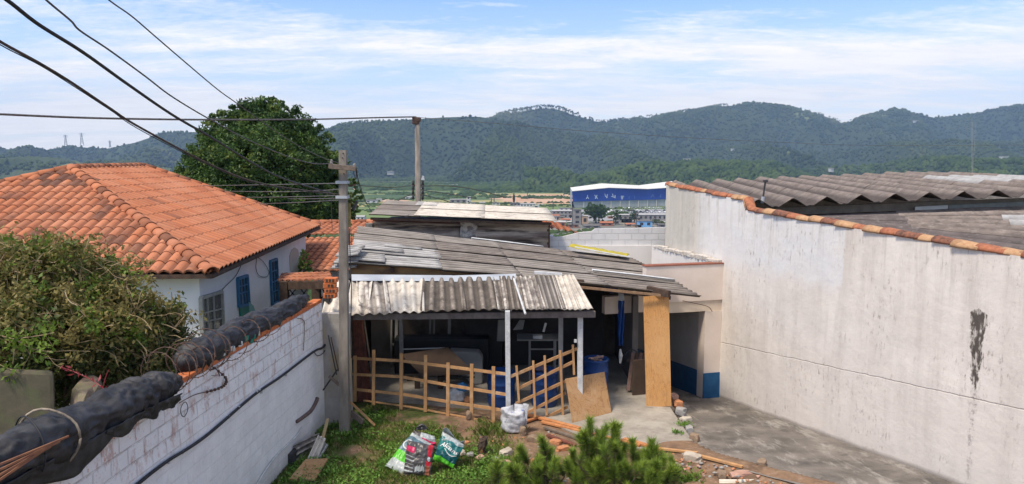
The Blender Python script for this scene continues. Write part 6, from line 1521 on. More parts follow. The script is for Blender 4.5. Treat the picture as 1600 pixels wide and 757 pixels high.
# timber lying on the ground
tg = 'orange boards dumped in front of the slab'
for (a_, b_, w_, m_, lab) in (((824, 652), (906, 673), .09, wood_orange, 'broad orange board lying behind the others at the foot of the lattice'), ((820, 663), (842, 655), .08, wood_orange, 'short orange board end below the lattice'), ((846, 663), (1000, 700), .07, wood_orange, 'long orange board running toward the largest pine'), ((850, 672), (905, 690), .06, wood_grey, 'dark thin board under the orange ones'), ((975, 690), (1035, 707), .09, wood_orange, 'orange timber emerging right of the largest pine'), ((1034, 706), (1090, 712), .05, wood_pine, 'pale slim batten right of the orange timber'), ((1090, 716), (1160, 734), .06, wood_pine, 'weathered batten along the driveway edge'), ((855, 684), (900, 700), .07, wood_red, 'reddish board half buried in soil')):
    p, q_ = gr(*a_), gr(*b_); mb = MB(); mb.bar(p + Vector((0, 0, .05)), q_ + Vector((0, 0, .045)), w_, .04); tag(mb.build('board', m_, origin=p, bevel=.004), lab, 'board', tg)
# white gutter at bottom
a_, b_ = P(1126, 756, 11.0), P(1242, 756, 11.0)
mb = MB(); mb.grid(lambda u, v: a_.lerp(b_, u) + Vector((0, -.09 * math.cos(math.pi * v), -.09 * math.sin(math.pi * v) + .03)), 8, 10)
tag(mb.build('gutter', M('cream plastic gutter', (.70, .66, .56), (.60, .56, .47), 3, rough=.5, bump=.05), smooth=True, origin=a_, solid=.008), 'cream half round gutter lying at the bottom edge', 'gutter')
# stump
sg = gr(752, 712); mb = MB()
mb.grid(lambda u, v: ((lambda r_, z: (sg.x + .12 * v * .3 + r_ * math.cos(2 * math.pi * u), sg.y + r_ * math.sin(2 * math.pi * u), sg.z - .02 + z))((.075 if v < .97 else .0) * (1 + .3 * fbm(math.cos(6.28 * u) * 2, math.sin(6.28 * u) * 2, v * 4, 3)), .34 * min(v * 1.03, 1) * (1 + .12 * math.sin(6.28 * u + 1)))), 24, 16)
tag(mb.build('tree_stump', M('charred stump', (.085, .06, .045), (.045, .035, .03), 12, bump=1, bscale=25, bdist=.03, layers=[((.42, .18, .06), 9, .62, .68, (1, 1, 1), .8)]), origin=sg), 'short dark charred tree stump behind the stones', 'stump')
# white woven sack by the post
t = NT('white woven sack'); c = t.mix(t.ramp(t.noise(t.pos, 6, 7), .4, .62), (.56, .57, .59), (.38, .40, .44)); 
c = t.mix(t.math('MULTIPLY', t.ramp(t.noise(t.map(t.pos, (1, 1, .6)), 9, 6, .6), .62, .66), .8), c, (.05, .10, .33)); t.finish(c, .7, t.noise(t.pos, 12, 7, .7), 1, .03, .3)
sk = thing('woven_sack', 'white woven sack with blue print standing at the foot of the white front post', 'sack', G(803, 678, .0))
sg = G(803, 678, .0); s0 = Vector((sg.x, sg.y + .12, 0))
mb = MB()
def skf(u, v):
    a = 2 * math.pi * u; r_ = (.17 + .04 * math.sin(v * 3.1)) * (1 if v < .78 else max(.06, 1 - ((v - .78) / .22) ** 1.6 * .92)) * (1 + .22 * fbm(math.cos(a) * 1.6, math.sin(a) * 1.6, v * 3, 4)) * (1 if v < .9 else .85); 
    if v < .05: r_ *= .7 + v * 6
    z = .54 * min(v, .78 + (v - .78) * .35) + (.06 * math.sin(a * 2 + 1) + .05 * fbm(a, 1, 0, 3)) * v
    return s0 + Vector((r_ * 1.15 * math.cos(a), r_ * .8 * math.sin(a), z))
mb.grid(skf, 44, 26); mb.build('sack_body', t.m, sk, smooth=True, solid=.004)
mb = MB(); mb.grid(lambda u, v: s0 + Vector((.13 + .10 * u + .05 * v, -.02 - .05 * u, .34 + .22 * v - .25 * u * (1 - v) + .04 * fbm(u * 4, v * 4, 2))), 8, 8); mb.build('flap', t.m, sk, smooth=True, solid=.004)

# printed plastic bags -------------------------------------------------
def pm(name, c1, c2=None): return M(name, c1, c2 or tuple(x * .8 for x in c1), 6, rough=.38, bump=.25, bscale=18, bdist=.02, spec=.5)
teal = pm('teal plastic film', (.010, .16, .16), (.008, .12, .13)); lime = pm('lime plastic film', (.10, .48, .03), (.08, .40, .02)); silver = pm('silver grey film', (.42, .46, .46), (.30, .34, .35)); blk_f = pm('charcoal printed film', (.085, .08, .08), (.05, .048, .05)); pink = pm('magenta film', (.60, .03, .12)); red_f = pm('red film', (.55, .012, .03)); wht = pm('white print', (.75, .77, .76)); slate = pm('slate blue film', (.09, .17, .21)); navy = pm('deep teal film', (.006, .085, .105)); brn = pm('brown red film', (.32, .10, .05))
def bag_surf(corn, thick, seed, zwob=.03):
    """corn: BL BR TR TL in 3D. returns fn(u,v,side)"""
    A_, B_, C_, D_ = map(Vector, corn); n = (B_ - A_).cross(D_ - A_).normalized()
    if n.y > 0: n = -n
    def fn(u, v, side=1):
        p = A_.lerp(B_, u).lerp(D_.lerp(C_, u), v)
        bul = (max(0, math.sin(math.pi * u)) ** .55) * (max(0, math.sin(math.pi * min(1, v * 1.0))) ** .5)
        wr = .022 * fbm(u * 4 + seed, v * 5, 0, 4) + .014 * fbm(u * 9, v * 3 + seed, 2, 3)
        return p + n * (side * thick * bul * .5 + wr * (1 if side > 0 else .6)) + Vector((0, 0, -.015 * math.sin(math.pi * v) * math.sin(u * 9 + seed)))
    return fn
def bag(name, label, corn, thick, seed, mats, region):
    g = sum((Vector(c) for c in corn[:2]), Vector()) / 2; T = thing(name, label, 'plastic bag', g); fn = bag_surf(corn, thick, seed); mb = MB()
    mb.grid(lambda u, v: fn(u, v, 1), 40, 48, region); mb.grid(lambda u, v: fn(1 - u, v, -1), 40, 48, lambda u, v: region(1 - u, v)); mb.build('bag_film', mats, T, smooth=True); return T, fn
def lettering(text, T, fn, u0, v0, u1, v1, size_v, mat, shear=.3, name='lettering', lift=.006, bold=.0):
    cu = bpy.data.curves.new('tmp', 'FONT'); cu.body = text; cu.shear = shear; cu.size = 1; cu.offset = bold; cu.resolution_u = 3
    to = bpy.data.objects.new('tmp', cu); COL.objects.link(to); bpy.context.view_layer.update()
    me = bpy.data.meshes.new_from_object(to); bpy.data.objects.remove(to)
    bm = bmesh.new(); bm.from_mesh(me); bmesh.ops.triangulate(bm, faces=bm.faces[:])
    for _ in range(2): bmesh.ops.subdivide_edges(bm, edges=[e for e in bm.edges if e.calc_length() > .12], cuts=1, use_grid_fill=False)
    xs_ = [v.co.x for v in bm.verts]; w_ = max(xs_) - min(xs_); x0_ = min(xs_); off = root_loc(T)
    for v in bm.verts:
        tx = (v.co.x - x0_) / w_; ty = v.co.y
        u = u0 + (u1 - u0) * tx; vv = v0 + (v1 - v0) * tx + ty * size_v
        p = fn(u, vv, 1); du = fn(min(1, u + .01), vv, 1) - p; dv = fn(u, vv + .01, 1) - p; n = du.cross(dv).normalized(); n = -n if n.y > 0 else n
        v.co = p + n * lift - off
    me2 = bpy.data.meshes.new(name); bm.to_mesh(me2); bm.free(); o = bpy.data.objects.new(name, me2); COL.objects.link(o); lockmat(o, mat); o.parent = T; return o
Y1_ = 12.55
def XP(x, y, Y=Y1_): return P(x, y, Y)
# left white/green bag lying tilted
def rA(u, v):
    if v < .22: return 0
    if v < .46: return 1
    if v < .90: return 2
    return 0
bagA, fA = bag('fertiliser_bag', 'slumped white, lime and slate blue plastic bag partly under the black one', [XP(602, 728, 11.85), XP(634, 744, 11.6), XP(674, 694, 12.2), XP(644, 676, 12.3)], .20, 3, [silver, lime, slate], rA)
mb = MB(); pts = [fA(.35 + .22 * math.cos(a), .66 + .12 * math.sin(a), 1) + Vector((0, -.008, 0)) for a in [k * .35 for k in range(2, 17)]]; mb.tube(pts, .012, 5); mb.build('emblem', wht, bagA)
# grey/pink bag behind
bagC, fC = bag('feed_bag', 'grey and magenta bag top crumpled behind the black bag', [XP(640, 700, 12.3), XP(684, 704, 12.3), XP(679, 682, 12.45), XP(647, 672, 12.45)], .16, 7, [blk_f, pink, silver], lambda u, v: 1 if .38 < v + (u - .5) * .1 < .60 else (2 if v >= .60 and u > .35 else 0))
mb = MB(); mb.grid(lambda u, v: XP(648 + 22 * u, 672 - 10 * v * math.sin(math.pi * u), 12.45) + Vector((0, .05 * fbm(u * 5, v * 3, 1), .02 * fbm(u * 8, v * 4, 4))), 10, 8); mb.build('crumpled_neck', blk_f, bagC, smooth=True, solid=.004)
# teal Alcans bag
def rB(u, v):
    q_ = v + (u - .5) * .06
    if q_ < .17: return 1
    if q_ < .36: return 2
    top = .80 + .12 * abs(u - .45)
    return 3 if v > top + .03 * math.sin(u * 14) else 0
bagB, fB = bag('feed_bag', 'teal and lime plastic bag with white Alcans lettering', [XP(676, 718, 11.95), XP(708, 732, 11.85), XP(726, 696, 12.05), XP(692, 674, 12.2)], .22, 1, [teal, lime, navy, silver], rB)
lettering('Alcans', bagB, fB, .12, .52, .94, .50, .24, wht, .35, bold=.015)
lettering('mr', bagB, fB, .12, .72, .36, .76, .16, wht, .35)
mb = MB(); pts = [fB(.38 + .55 * k / 12, .47 - .10 * math.sin(math.pi * k / 12) + .0 * k, 1) + Vector((0, -.008, .004)) for k in range(13)]; mb.tube(pts, [.003 + .006 * math.sin(math.pi * k / 12) for k in range(13)], 5); mb.build('swoosh', wht, bagB)
mb = MB(); mb.grid(lambda u, v: XP(692 + 34 * u, 674 + 22 * u - (3 + 5 * math.sin(u * 7)) * v, 12.2 - .08 * v) + Vector((0, .04 * fbm(u * 6, v * 3, 2), .01)), 14, 6); mb.build('bag_mouth', silver, bagB, smooth=True, solid=.004)
# black bag in front
def rD(u, v):
    if .80 < u < .95:
        if v > .62: return 2
        if v < .12: return 4
        if v < .47: return 2 if v > .34 else 4
        return 0
    if u < .33 and .68 < v < .86: return 1
    if u < .34 and v < .64 and (v * 9) % 1 < .28: return 3
    return 0
bagD, fD = bag('feed_bag', 'charcoal plastic bag with magenta label, red stripe and grey dog picture', [XP(630, 742, 11.62), XP(672, 744, 11.6), XP(679, 697, 11.8), XP(637, 688, 11.8)], .17, 5, [blk_f, pink, red_f, silver, brn], rD)
mb = MB(); pts = [fD(.875 + .055 * math.cos(a), .55 + .075 * math.sin(a), 1) + Vector((0, -.006, 0)) for a in [k * math.pi / 8 for k in range(17)]]; c0 = fD(.875, .55, 1) + Vector((0, -.008, 0)); mb.add([c0] + pts, [(0, i + 1, i + 2) for i in range(16)]); mb.build('emblem', wht, bagD)
mb = MB()
for k in range(7):
    u_ = .42 + .05 * k; mb.add([fD(u_, .10 + .02 * (k % 3), 1) + Vector((0, -.005, 0)), fD(u_ + .05, .14, 1) + Vector((0, -.005, 0)), fD(u_ + .03, .30 + .05 * (k % 2), 1) + Vector((0, -.005, 0)), fD(u_ - .01, .26, 1) + Vector((0, -.005, 0))], ((0, 1, 2, 3),))
mb.build('print_patch', silver, bagD)
# leaning old roof tiles and boards by the wall
tg2 = 'old corrugated pieces stacked against the brick wall'
def bw_pt(px, py, off): return BP(px, py, off)
tile_s = [('stacked brown corrugated sheet standing on edge at the wall', fib_mix, [(461, 694), (490, 674), (497, 708), (467, 735)], .06, 4.5, .03)]
q = [bw_pt(a_, b_, .06) for a_, b_ in ((462, 736), (461, 694), (490, 676), (494, 712))]
o = corr(q[0], q[1], q[2] + BN * .1, q[3] + BN * .1, 5, .028, fib_mix, 'corrugated_sheet', None, nlen=6); tag(o, 'brown corrugated sheet standing on its edge against the brick wall', 'corrugated sheet', tg2)
for k, (pts, m_, lab) in enumerate((([(478, 722), (492, 730), (509, 686), (497, 680)], fib_cream, 'pale corrugated sheet leaning in front of the brown one'), ([(488, 720), (500, 716), (513, 696), (504, 688)], fib_silver, 'light grey corrugated sheet end right of the pale one'))):
    q = [P(a_, b_, 12.1 + .1 * k) for a_, b_ in pts]; q[2].y += .35; q[3].y += .35
    q[2] = P(*pts[2], 12.45 + .1 * k); q[3] = P(*pts[3], 12.45 + .1 * k)
    o = corr(q[0], q[1], q[2], q[3], 2.3, .022, m_, 'corrugated_sheet', None, nlen=6); tag(o, lab, 'corrugated sheet', tg2)
mb = MB(); mb.bar(P(497, 714, 12.3), P(512, 655, 13.4), .05, .03, up=(0, 1, 0)); tag(mb.build('lath', M('yellowish lath', (.50, .40, .22), (.4, .3, .16), 8), origin=P(497, 714, 12.3)), 'thin yellowish lath leaning above the corrugated pieces', 'lath')
q = [gr(452, 757), gr(492, 757), gr(513, 728), gr(478, 731)]
mb = MB(); mb.slab([q[0] + Vector((0, 0, .06)), q[1] + Vector((0, 0, .05)), q[2] + Vector((0, 0, .10)), q[3] + Vector((0, 0, .12))], (0, 0, .03)); tag(mb.build('broken_board', ply2, origin=q[0]), 'broken tan board lying on the grass below the corrugated pieces', 'board')
mb = MB(); q0 = bw_pt(460, 738, .03); mb.box(q0 + Vector((0, -.05, .15)), (.10, .3, .5), .05); tag(mb.build('dark_strip', steel_dark, origin=q0), 'black strip behind the brown corrugated sheet', 'strip')
g = gr(771, 656); rock('clod', Vector((g.x - .5, g.y, .05)), (.08, .07, .12), brown_st, 'small brown clod standing by the lattice fence', seed=5, cat='clod')

# ================================================================== FAR TOWN
def VP_(px, py_base, z=None):   # ground point on the valley through a pixel
    d = ray(px, py_base); Y = 60
    while Y < 3000:
        p = CAM + d * (Y / d.y)
        if p.z <= valley(Y): return Vector((p.x, Y, valley(Y)))
        Y *= 1.01
    return CAM + d * (Y / d.y)
bw_blue = M('warehouse blue cladding', (.015, .055, .30), (.02, .07, .36), .05, bump=.4, bscale=2, stretch=(4, 4, .1)); wh_grey = M('warehouse grey wall', (.38, .40, .42), (.30, .32, .34), .1, bump=.3, bscale=1.5, stretch=(3, 3, .2)); wh_roof = M('warehouse pale roof', (.70, .69, .64), (.60, .59, .55), .05, bump=.2, bscale=1)
WB = thing('blue_warehouse', 'big blue warehouse with pale two peaked roof across the valley', 'warehouse', P(960, 322, 760))
Y0w, Y1w = 745, 800
def WW(x, y, dd=0): 
    t_ = (x - 893) / 150; return P(x, y, Y0w + (Y1w - Y0w) * t_ * .6 + dd)
fas = [(894, 299.5), (951, 294), (1012, 296), (1060, 293)]; bot = [(895, 315.5), (951, 314), (1012, 312.5), (1060, 311)]; gnd = [(898, 325), (951, 324), (1012, 323), (1060, 322)]
roofb = [(891, 294), (940, 287.5), (998, 290.5), (1050, 284)]
for a_, b_, m_, nm in ((fas, bot, bw_blue, 'blue_wall'), (bot, gnd, wh_grey, 'lower_wall')):
    mb = MB()
    for i in range(3): 
        f_ = 0 if nm == 'blue_wall' else 1.2
        p = [WW(*b_[i], f_), WW(*b_[i + 1], f_), WW(*a_[i + 1], f_), WW(*a_[i], f_)]; mb.slab(p, (0, 1, 0))
    mb.build(nm, m_, WB)
mb = MB()
for i in range(3):
    a_ = WW(*fas[i], -2.5); b_ = WW(*fas[i + 1], -2.5); c_ = WW(*roofb[i + 1], 110); d_ = WW(*roofb[i], 110); mb.slab([a_, b_, c_, d_], (0, 0, .5))
mb.build('roof', wh_roof, WB)
mb = MB(); a_ = WW(893, 300, 1); b_ = WW(891, 296, 108); mb.hexa([Vector((a_.x, a_.y, -42)), Vector((a_.x + .5, a_.y, -42)), Vector((b_.x + .5, b_.y, -42)), Vector((b_.x, b_.y, -42)), a_, a_ + Vector((.5, 0, 0)), b_ + Vector((.5, 0, 0)), b_]); mb.build('side_wall', wh_grey, WB)
for i in range(1, 11):
    mb = MB(); x_ = 898 + i * 14.2; mb.bar(WW(x_, 324.5 - i * .12, .6), WW(x_, 315 - i * .3, .6), .5, .5, up=(0, 1, 0)); mb.build('wall_pier', wh_roof, WB)
# faded white marks on the blue wall
mk = M('faded white sign paint', (.55, .62, .72), (.42, .50, .62), .3, bump=0); mkf = M('very faded sign paint', (.07, .14, .40), (.06, .12, .36), .3, bump=0)
def mark(strokes, m_, w_=.8):
    mb = MB()
    for a_, b_ in strokes: mb.bar(WW(*a_, -.25), WW(*b_, -.25), w_, .1, up=(0, 1, 0))
    mb.build('sign_mark', m_, WB)
mark([((918, 305), (918, 308)), ((918, 308), (916, 311)), ((918, 308), (920, 311))], mk); mark([((929, 305), (934, 311)), ((933, 305), (930, 311)), ((930, 308), (933, 308))], mk)
mark([((945, 303), (946, 307)), ((946, 307), (949, 309)), ((949, 304), (948, 310))], mk); mark([((957, 303), (958, 307)), ((955, 307), (961, 309)), ((961, 305), (961, 310))], mk)
mark([((970, 307), (975, 307)), ((972, 307), (972, 312)), ((970, 309.5), (974, 309.5))], mk); mark([((983, 307), (983, 311))], mkf); mark([((991, 306), (992, 311))], mkf); mark([((1017, 309), (1020, 304)), ((1020, 304), (1022, 309))], mkf, 1.2); mark([((1032, 304), (1032, 309))], mkf, 1.2)
# parked cars -----------------------------------------------------------
car_w = M('white car paint', (.70, .71, .72), (.66, .67, .68), 3, rough=.3, bump=0, spec=.5); car_g = M('silver car paint', (.32, .34, .36), (.28, .3, .32), 3, rough=.3, bump=0); car_d = M('dark car paint', (.04, .045, .05), (.03, .03, .03), 3, rough=.3, bump=0); glass_c = M('car glass', (.02, .025, .03), (.03, .03, .03), 3, rough=.1, bump=0)
def make_car(m_):
    T = thing('parked_car', 'x', 'car', (0, 0, 0)); mb = MB()
    pf = [(-2.1, .35), (2.1, .35), (2.15, .75), (1.2, .9), (.6, 1.42), (-1.2, 1.45), (-1.9, .95), (-2.15, .85)]
    mb.slab([(x_, -.85, z_) for x_, z_ in pf], (0, 1.7, 0)); mb.build('body', m_, T)
    mb = MB(); mb.slab([(x_, -.87, z_) for x_, z_ in ((1.05, .95), (.55, 1.36), (-1.15, 1.38), (-1.7, .98))], (0, 1.74, 0)); mb.build('window', glass_c, T)
    for wx in (-1.3, 1.3):
        for wy in (-.86, .86):
            mb = MB(); mb.tube([(wx, wy - .1, .33), (wx, wy + .1, .33)], .33, 10); mb.build('wheel', cable_m, T)
    return T
def copy_tree(o, parent=None):
    c = o.copy(); COL.objects.link(c); c.parent = parent
    for ch in o.children: copy_tree(ch, c)
    return c
protos = [make_car(car_w), make_car(car_g), make_car(car_d)]; used = [0, 0, 0]
lab_c = ['white car in the packed car park before the blue warehouse', 'silver car in the packed car park before the blue warehouse', 'dark car in the packed car park before the blue warehouse']
cr = random.Random(6)
for row, (py, x0_, x1_, st_) in enumerate(((326.5, 950, 1040, 6.2), (330.5, 955, 1042, 6.6), (333.5, 950, 1042, 7.0))):
    px = x0_
    while px < x1_:
        k = cr.choice((0, 0, 0, 0, 1, 2)); g = VP_(px, py); o = protos[k] if not used[k] else copy_tree(protos[k]); used[k] = 1
        o.location = g + Vector((0, 0, .05)); o.rotation_euler = (0, 0, cr.choice((0, 0, .1, 1.5))); o['label'] = lab_c[k]; o['group'] = 'cars parked before the blue warehouse'; px += st_ * cr.uniform(.85, 1.3)
# town buildings --------------------------------------------------------
wall_ms = [M('town grey wall', (.28, .27, .26), (.2, .19, .18), .5, bump=.1), M('town white wall', (.62, .61, .58), (.52, .51, .49), .5, bump=.1), M('town ochre wall', (.48, .33, .22), (.4, .28, .19), .5, bump=.1), M('town brick wall', (.34, .15, .09), (.27, .12, .08), .5, bump=.1), M('town blue wall', (.20, .42, .70), (.16, .36, .62), .5, bump=.1), M('town yellow wall', (.58, .52, .10), (.5, .44, .09), .5, bump=.1)]
roof_ms = [M('town dark roof', (.15, .14, .135), (.10, .095, .09), .5, bump=.3), M('town pale roof', (.44, .43, .41), (.34, .33, .32), .5, bump=.3), M('town tile roof', (.42, .16, .08), (.34, .12, .06), .5, bump=.3)]
win_m = M('town window', (.03, .03, .035), (.05, .05, .055), .5, bump=0, rough=.3)
def building(px, py, wpx, hpx, wall, roof, label, depth=10, pitch=.25, nwin=3, rz=0, floors=1, group='small buildings in the valley town', name='town_building'):
    g = VP_(px, py); s = g.y / F; w_, h_ = wpx * s, hpx * s; T = thing(name, label, 'building', g, group)
    mb = MB(); mb.box(g + Vector((0, depth / 2, h_ / 2 - 1)), (w_, depth, h_ + 2)); mb.build('wall', wall_ms[wall], T)
    mb = MB(); ph = pitch * min(w_, depth) * .5; z0_ = g.z + h_
    mb.add([Vector((g.x + sx * (w_ / 2 + .3), g.y + dy, z0_ + .01)) for sx, dy in ((-1, -.4), (1, -.4), (1, depth + .4), (-1, depth + .4))] + [Vector((g.x - w_ / 2 - .3, g.y + depth / 2, z0_ + ph)), Vector((g.x + w_ / 2 + .3, g.y + depth / 2, z0_ + ph))], ((0, 1, 5, 4), (2, 3, 4, 5), (1, 2, 5), (3, 0, 4), (3, 2, 1, 0))); mb.build('roof', roof_ms[roof], T)
    for f_ in range(floors):
        for k in range(nwin):
            mb = MB(); fh = h_ / floors; mb.box(g + Vector((-w_ / 2 + w_ * (k + .5) / nwin, -.02, fh * (f_ + .55))), (w_ / nwin * .45, .12, fh * .42)); mb.build('window', win_m, T)
    return T
B = building
B(878, 341, 30, 11, 0, 1, 'long grey block with small dark openings right of the upper shed', 14, .1, 5, floors=2)
B(902, 352, 12, 24, 0, 0, 'tall narrow dark grey building left of the round green tree', 10, .05, 1, floors=3)
B(914, 352, 10, 14, 2, 1, 'ochre house tucked against the round green tree', 10, .2, 1)
B(875, 356, 18, 8, 3, 1, 'low brick building with pale roof beside the orange roof strip', 9, .2, 2)
B(896, 357, 16, 5, 3, 0, 'low reddish brown building in front of the tall narrow one', 8, .2, 2)
B(948, 354, 20, 5, 3, 2, 'low red roofed house under the round green tree', 8, .2, 2)
B(977, 349, 22, 12, 0, 1, 'grey building with wide pale roof behind the small dark trees', 12, .08, 3)
B(979, 348.5, 16, 6, 5, 5 - 4, 'low yellow house front between the two dark trees', 6, .1, 2)
B(1008, 356, 22, 9.5, 4, 0, 'light blue house above the white block wall', 8, .1, 2)
B(1020, 345, 44, 9, 0, 1, 'long grey hall behind the light blue house', 14, .08, 6)
B(995, 356, 14, 3.5, 2, 0, 'low pale brown shed left of the light blue house', 6, .1, 1)
B(925, 358, 26, 4, 0, 0, 'dark low roof just above the white block wall', 8, .3, 2)
B(865, 345, 10, 5, 1, 0, 'small white house right behind the upper shed roof end', 8, .2, 2)
B(1035, 357, 12, 5, 0, 0, 'dark cluttered hut beside the tall wall end', 7, .2, 1)
B(732, 318.5, 6, 10, 1, 1, 'small white tower block rising over the upper shed roof', 8, .05, 1, floors=2)
B(716, 318.5, 26, 6, 0, 1, 'low pale building left of the small white tower', 9, .1, 3)
B(825, 324, 24, 5, 1, 1, 'long white building at the edge of the earth field', 9, .1, 5)
B(838, 326, 9, 4, 1, 1, 'white hut with dark doorway at the right of the long white building', 6, .1, 1)
B(805, 322, 16, 4, 0, 0, 'grey low sheds left of the long white building', 8, .1, 3)
B(775, 321, 12, 3, 1, 0, 'tiny white shed in the field behind the upper shed', 6, .1, 2)
B(580, 318, 18, 4, 1, 0, 'low hut with grey roof in the green slope right of the concrete pole', 8, .2, 2)
B(592, 316, 8, 4, 1, 1, 'tiny white hut beside the low grey roofed one', 5, .2, 1)
B(640, 312, 14, 3.5, 1, 1, 'small pale greenhouse beneath the far pole', 6, .2, 2)
B(560, 345, 18, 6, 1, 1, 'pale cluster of roofs low behind the concrete pole', 8, .2, 3)
B(700, 292, 28, 2.5, 0, 1, 'long grey shed on the far edge of the earth field behind the far pole', 20, .1, 4)
B(650, 297, 18, 2, 1, 1, 'small far white shed on the plain beside the far pole', 12, .1, 3)
B(885, 329, 22, 3, 1, 0, 'pale flat shed left of the blue warehouse foot', 9, .1, 3)
hr = random.Random(21)
for k in range(30):
    px_, py_ = hr.uniform(862, 1045), hr.uniform(338, 357)
    if 905 < px_ < 960 and py_ > 343 or (1000 < px_ < 1018): continue
    B(px_, py_, hr.uniform(7, 15), hr.uniform(2.6, 5), hr.choice((0, 0, 1, 2, 3)), hr.choice((0, 0, 1, 1, 2)), 'small low house in the cluttered town between the blue warehouse and the block wall', 7, .2, 2, group='low houses of the cluttered valley town')
for k in range(12):
    px_, py_ = hr.uniform(700, 850), hr.uniform(316, 326)
    B(px_, py_, hr.uniform(4, 9), hr.uniform(1.6, 3), hr.choice((0, 1, 1, 2)), hr.choice((0, 1, 1)), 'tiny low shed in the valley just above the upper shed roof', 6, .2, 1, group='tiny sheds above the upper shed roof')
# distant houses on the slopes
def on_hill(A, px, py):
    best = None
    for row in A:
        for q in row:
            d = Vector(q) - CAM; dd = Vector((d.x, d.y * cp - d.z * sp, 0)); 
            fy = d.y * cp - d.z * sp; uy = d.y * sp + d.z * cp
            X_, Y_ = 800 + F * d.x / fy, 378.5 - F * uy / fy; e = (X_ - px) ** 2 + (Y_ - py) ** 2
            if best is None or e < best[0]: best = (e, Vector(q))
    return best[1]
for (A_h, x_, y_, w_, h_, lab) in ((A1, 1412, 191, 9, 2.2, 'white house high on the right hand peak'), (A1, 1430, 192, 12, 1.2, 'long low white shed right of the white house on the right peak'), (A5, 1065, 243, 14, 2.5, 'pinkish cluster of quarry sheds on the wooded slope'), (A2, 1140, 236, 6, 1.5, 'tiny pale house on the slope right of the quarry sheds'), (A5, 1290, 268, 7, 2, 'tiny white house at the forest edge above the warehouse roof'), (A5, 1560, 240, 12, 2, 'pale buildings on the right slope beyond the radio mast'), (A2, 610, 270, 16, 2.5, 'row of pale houses low on the slope by the far pole'), (A2, 585, 266, 9, 2, 'pale hut left of the low row of houses on the slope')):
    p = on_hill(A_h, x_, y_); s = p.y / F; T = thing('distant_house', lab, 'house', p, 'houses on the far slopes')
    mb = MB(); w_ *= .6; h_ *= .55; mb.box(p + Vector((0, -20, h_ * s * .5)), (w_ * s, 14, h_ * s + 5)); mb.build('wall', wall_ms[1], T); mb = MB(); mb.box(p + Vector((0, -20, h_ * s + 4)), (w_ * s * 1.05, 18, 1.6)); mb.build('roof', roof_ms[1], T)
# valley trees
def vtree(px, py, wpx, hpx, label, mats=[mg1, mg2], n=2600, seed=1):
    g = VP_(px, py); s = g.y / F; w_, h_ = wpx * s / 2, hpx * s; rs = random.Random(seed); lob = []
    for k in range(9): lob.append(((g.x + rs.uniform(-.55, .55) * w_, g.y + rs.uniform(-.4, .4) * w_, g.z + h_ * rs.uniform(.4, .74)), (w_ * rs.uniform(.4, .6), w_ * .5, h_ * .26)))
    tree('valley_tree', g, h_, lob, n, .055 * w_ * 2 + .25, mats, label, 'trees in the valley town', trunk_r=.04 * h_, seed=seed, per_clump=24, limb_n=4)
vtree(931, 350, 46, 32, 'wide round dark green tree before the blue warehouse', n=5200, seed=3); vtree(962, 352, 18, 26, 'tall oval dark tree right of the round one', seed=4); vtree(991, 350, 16, 21, 'small round dark tree left of the light blue house', seed=5)
vtree(1025, 352, 22, 9, 'low yellow green tree beside the tall wall end', [yl, mg3], seed=6); vtree(1038, 354, 12, 9, 'second yellow green tree touching the tall wall end', [yl, mg3], seed=7); vtree(1010, 344, 8, 7, 'small tree behind the light blue house', [mg2, mg3], seed=8); vtree(790, 322, 14, 6, 'dark shrubby tree before the earth field', seed=9, n=1200)
vtree(984, 332, 7, 6, 'small brownish tree in the car park', [yl, pn3], seed=10, n=900)
# dark slim cypress
g = VP_(803, 320); s = g.y / F; ct = thing('slim_dark_tree', 'slim nearly black tree standing alone before the earth field', 'tree', g)
mb = MB(); mb.tube([g, g + Vector((0, 0, 7 * s))], .5, 6); mb.build('trunk', bark, ct)
Cc = RNG.normal(size=(900, 3)) * np.array([1.1 * s, 1.1 * s, 4.5 * s]) * .6 + np.array(g + Vector((0, 0, 10 * s))); V, Fc = leaf_arrays(Cc, 1.2, .2, .5); np_mesh('crown', V, Fc, [mg1], ct)
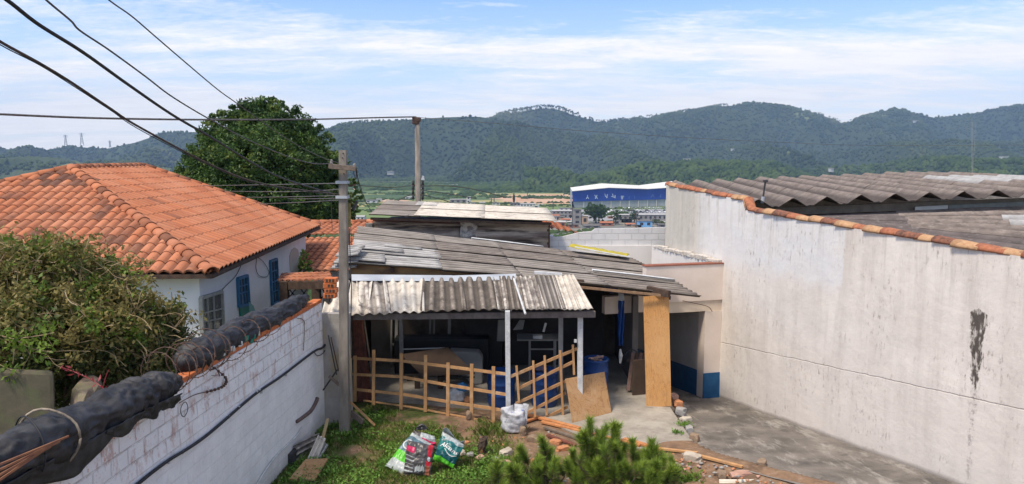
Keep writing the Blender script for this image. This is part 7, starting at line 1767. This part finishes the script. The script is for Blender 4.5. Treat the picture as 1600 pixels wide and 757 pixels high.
# valley lamp posts
lg = 'thin poles standing in the valley'
for i, (px, py, hpx, lab) in enumerate(((772, 318, 16, 'pale thin pole in the field, left of the slim dark tree'), (824, 312, 12, 'thin pole before the middle of the earth field'), (864, 336, 20, 'thin dark pole beside the long grey block'), (894, 357, 32, 'pole in front of the tall narrow grey building'), (994, 357, 24, 'thin pale pole left of the light blue house'), (1024, 350, 13, 'thin pole behind the yellow green tree'), (768, 318, 10, 'shorter pale pole beside the thin one in the field'), (881, 306, 7, 'tiny pole at the right of the earth field'))):
    g = VP_(px, py); s = g.y / F; mb = MB(); mb.tube([g, g + Vector((0, 0, hpx * s))], [.0007 * g.y, .0005 * g.y], 6); mb.bar(g + Vector((-1.2, 0, hpx * s * .94)), g + Vector((1.2, 0, hpx * s * .94)), .2, .2)
    tag(mb.build('valley_pole', wire_grey, origin=g), lab, 'pole', lg)
# pylons and mast
def pylon(px, py_top, py_base, Yd, label, kind_=0):
    a_, b_ = P(px, py_base, Yd), P(px, py_top, Yd); T = thing('power_pylon', label, 'pylon', a_, 'lattice pylons on the left ridge'); h_ = b_.z - a_.z; w_ = h_ * .14; mb = MB()
    def leg(u, sx): return Vector((a_.x + sx * w_ * (1 - u * .85), a_.y, a_.z + h_ * u))
    for sx in (-1, 1): mb.bar(leg(-.15, sx), leg(1, sx), 1.6, 1.6, up=(0, 1, 0))
    for k in range(7): mb.bar(leg(k / 7, -1), leg((k + 1) / 7, 1), .9, .9, up=(0, 1, 0)); mb.bar(leg(k / 7, 1), leg((k + 1) / 7, -1), .9, .9, up=(0, 1, 0))
    mb.build('tower', M('pylon steel', (.30, .32, .34), (.26, .28, .3), 1, bump=0), T); mb = MB()
    for u, ww in ((.80, .26), (.95, .22)) if kind_ == 0 else ((.90, .28), (.72, .18)): mb.bar(leg(u, 0) - Vector((h_ * ww, 0, 0)), leg(u, 0) + Vector((h_ * ww, 0, 0)), 1.4, 1.4); 
    mb.build('crossarm', MATS['pylon steel'], T)
pylon(103, 211, 227, 2890, 'leftmost lattice pylon on the ridge above the red roof'); pylon(128, 208, 225, 2890, 'tallest lattice pylon, middle of the three on the ridge', 1); pylon(172, 220, 230, 2890, 'smallest lattice pylon, rightmost of the three on the ridge', 1)
a_, b_ = P(1519, 280, 1100), P(1519, 190, 1100); mast = thing('radio_mast', 'very tall thin lattice radio mast before the right hills', 'mast', a_); mb = MB()
for sx in (-.5, .5): mb.bar(a_ + Vector((sx, 0, -4)), b_ + Vector((sx, 0, 0)), .18, .18, up=(0, 1, 0))
for k in range(44):
    z_ = (b_.z - a_.z) / 44; mb.bar(a_ + Vector((-.5, 0, z_ * k)), a_ + Vector((.5, 0, z_ * (k + 1))), .14, .14, up=(0, 1, 0))
mb.build('lattice', M('mast steel', (.42, .40, .40), (.36, .30, .30), 1, bump=0), mast)
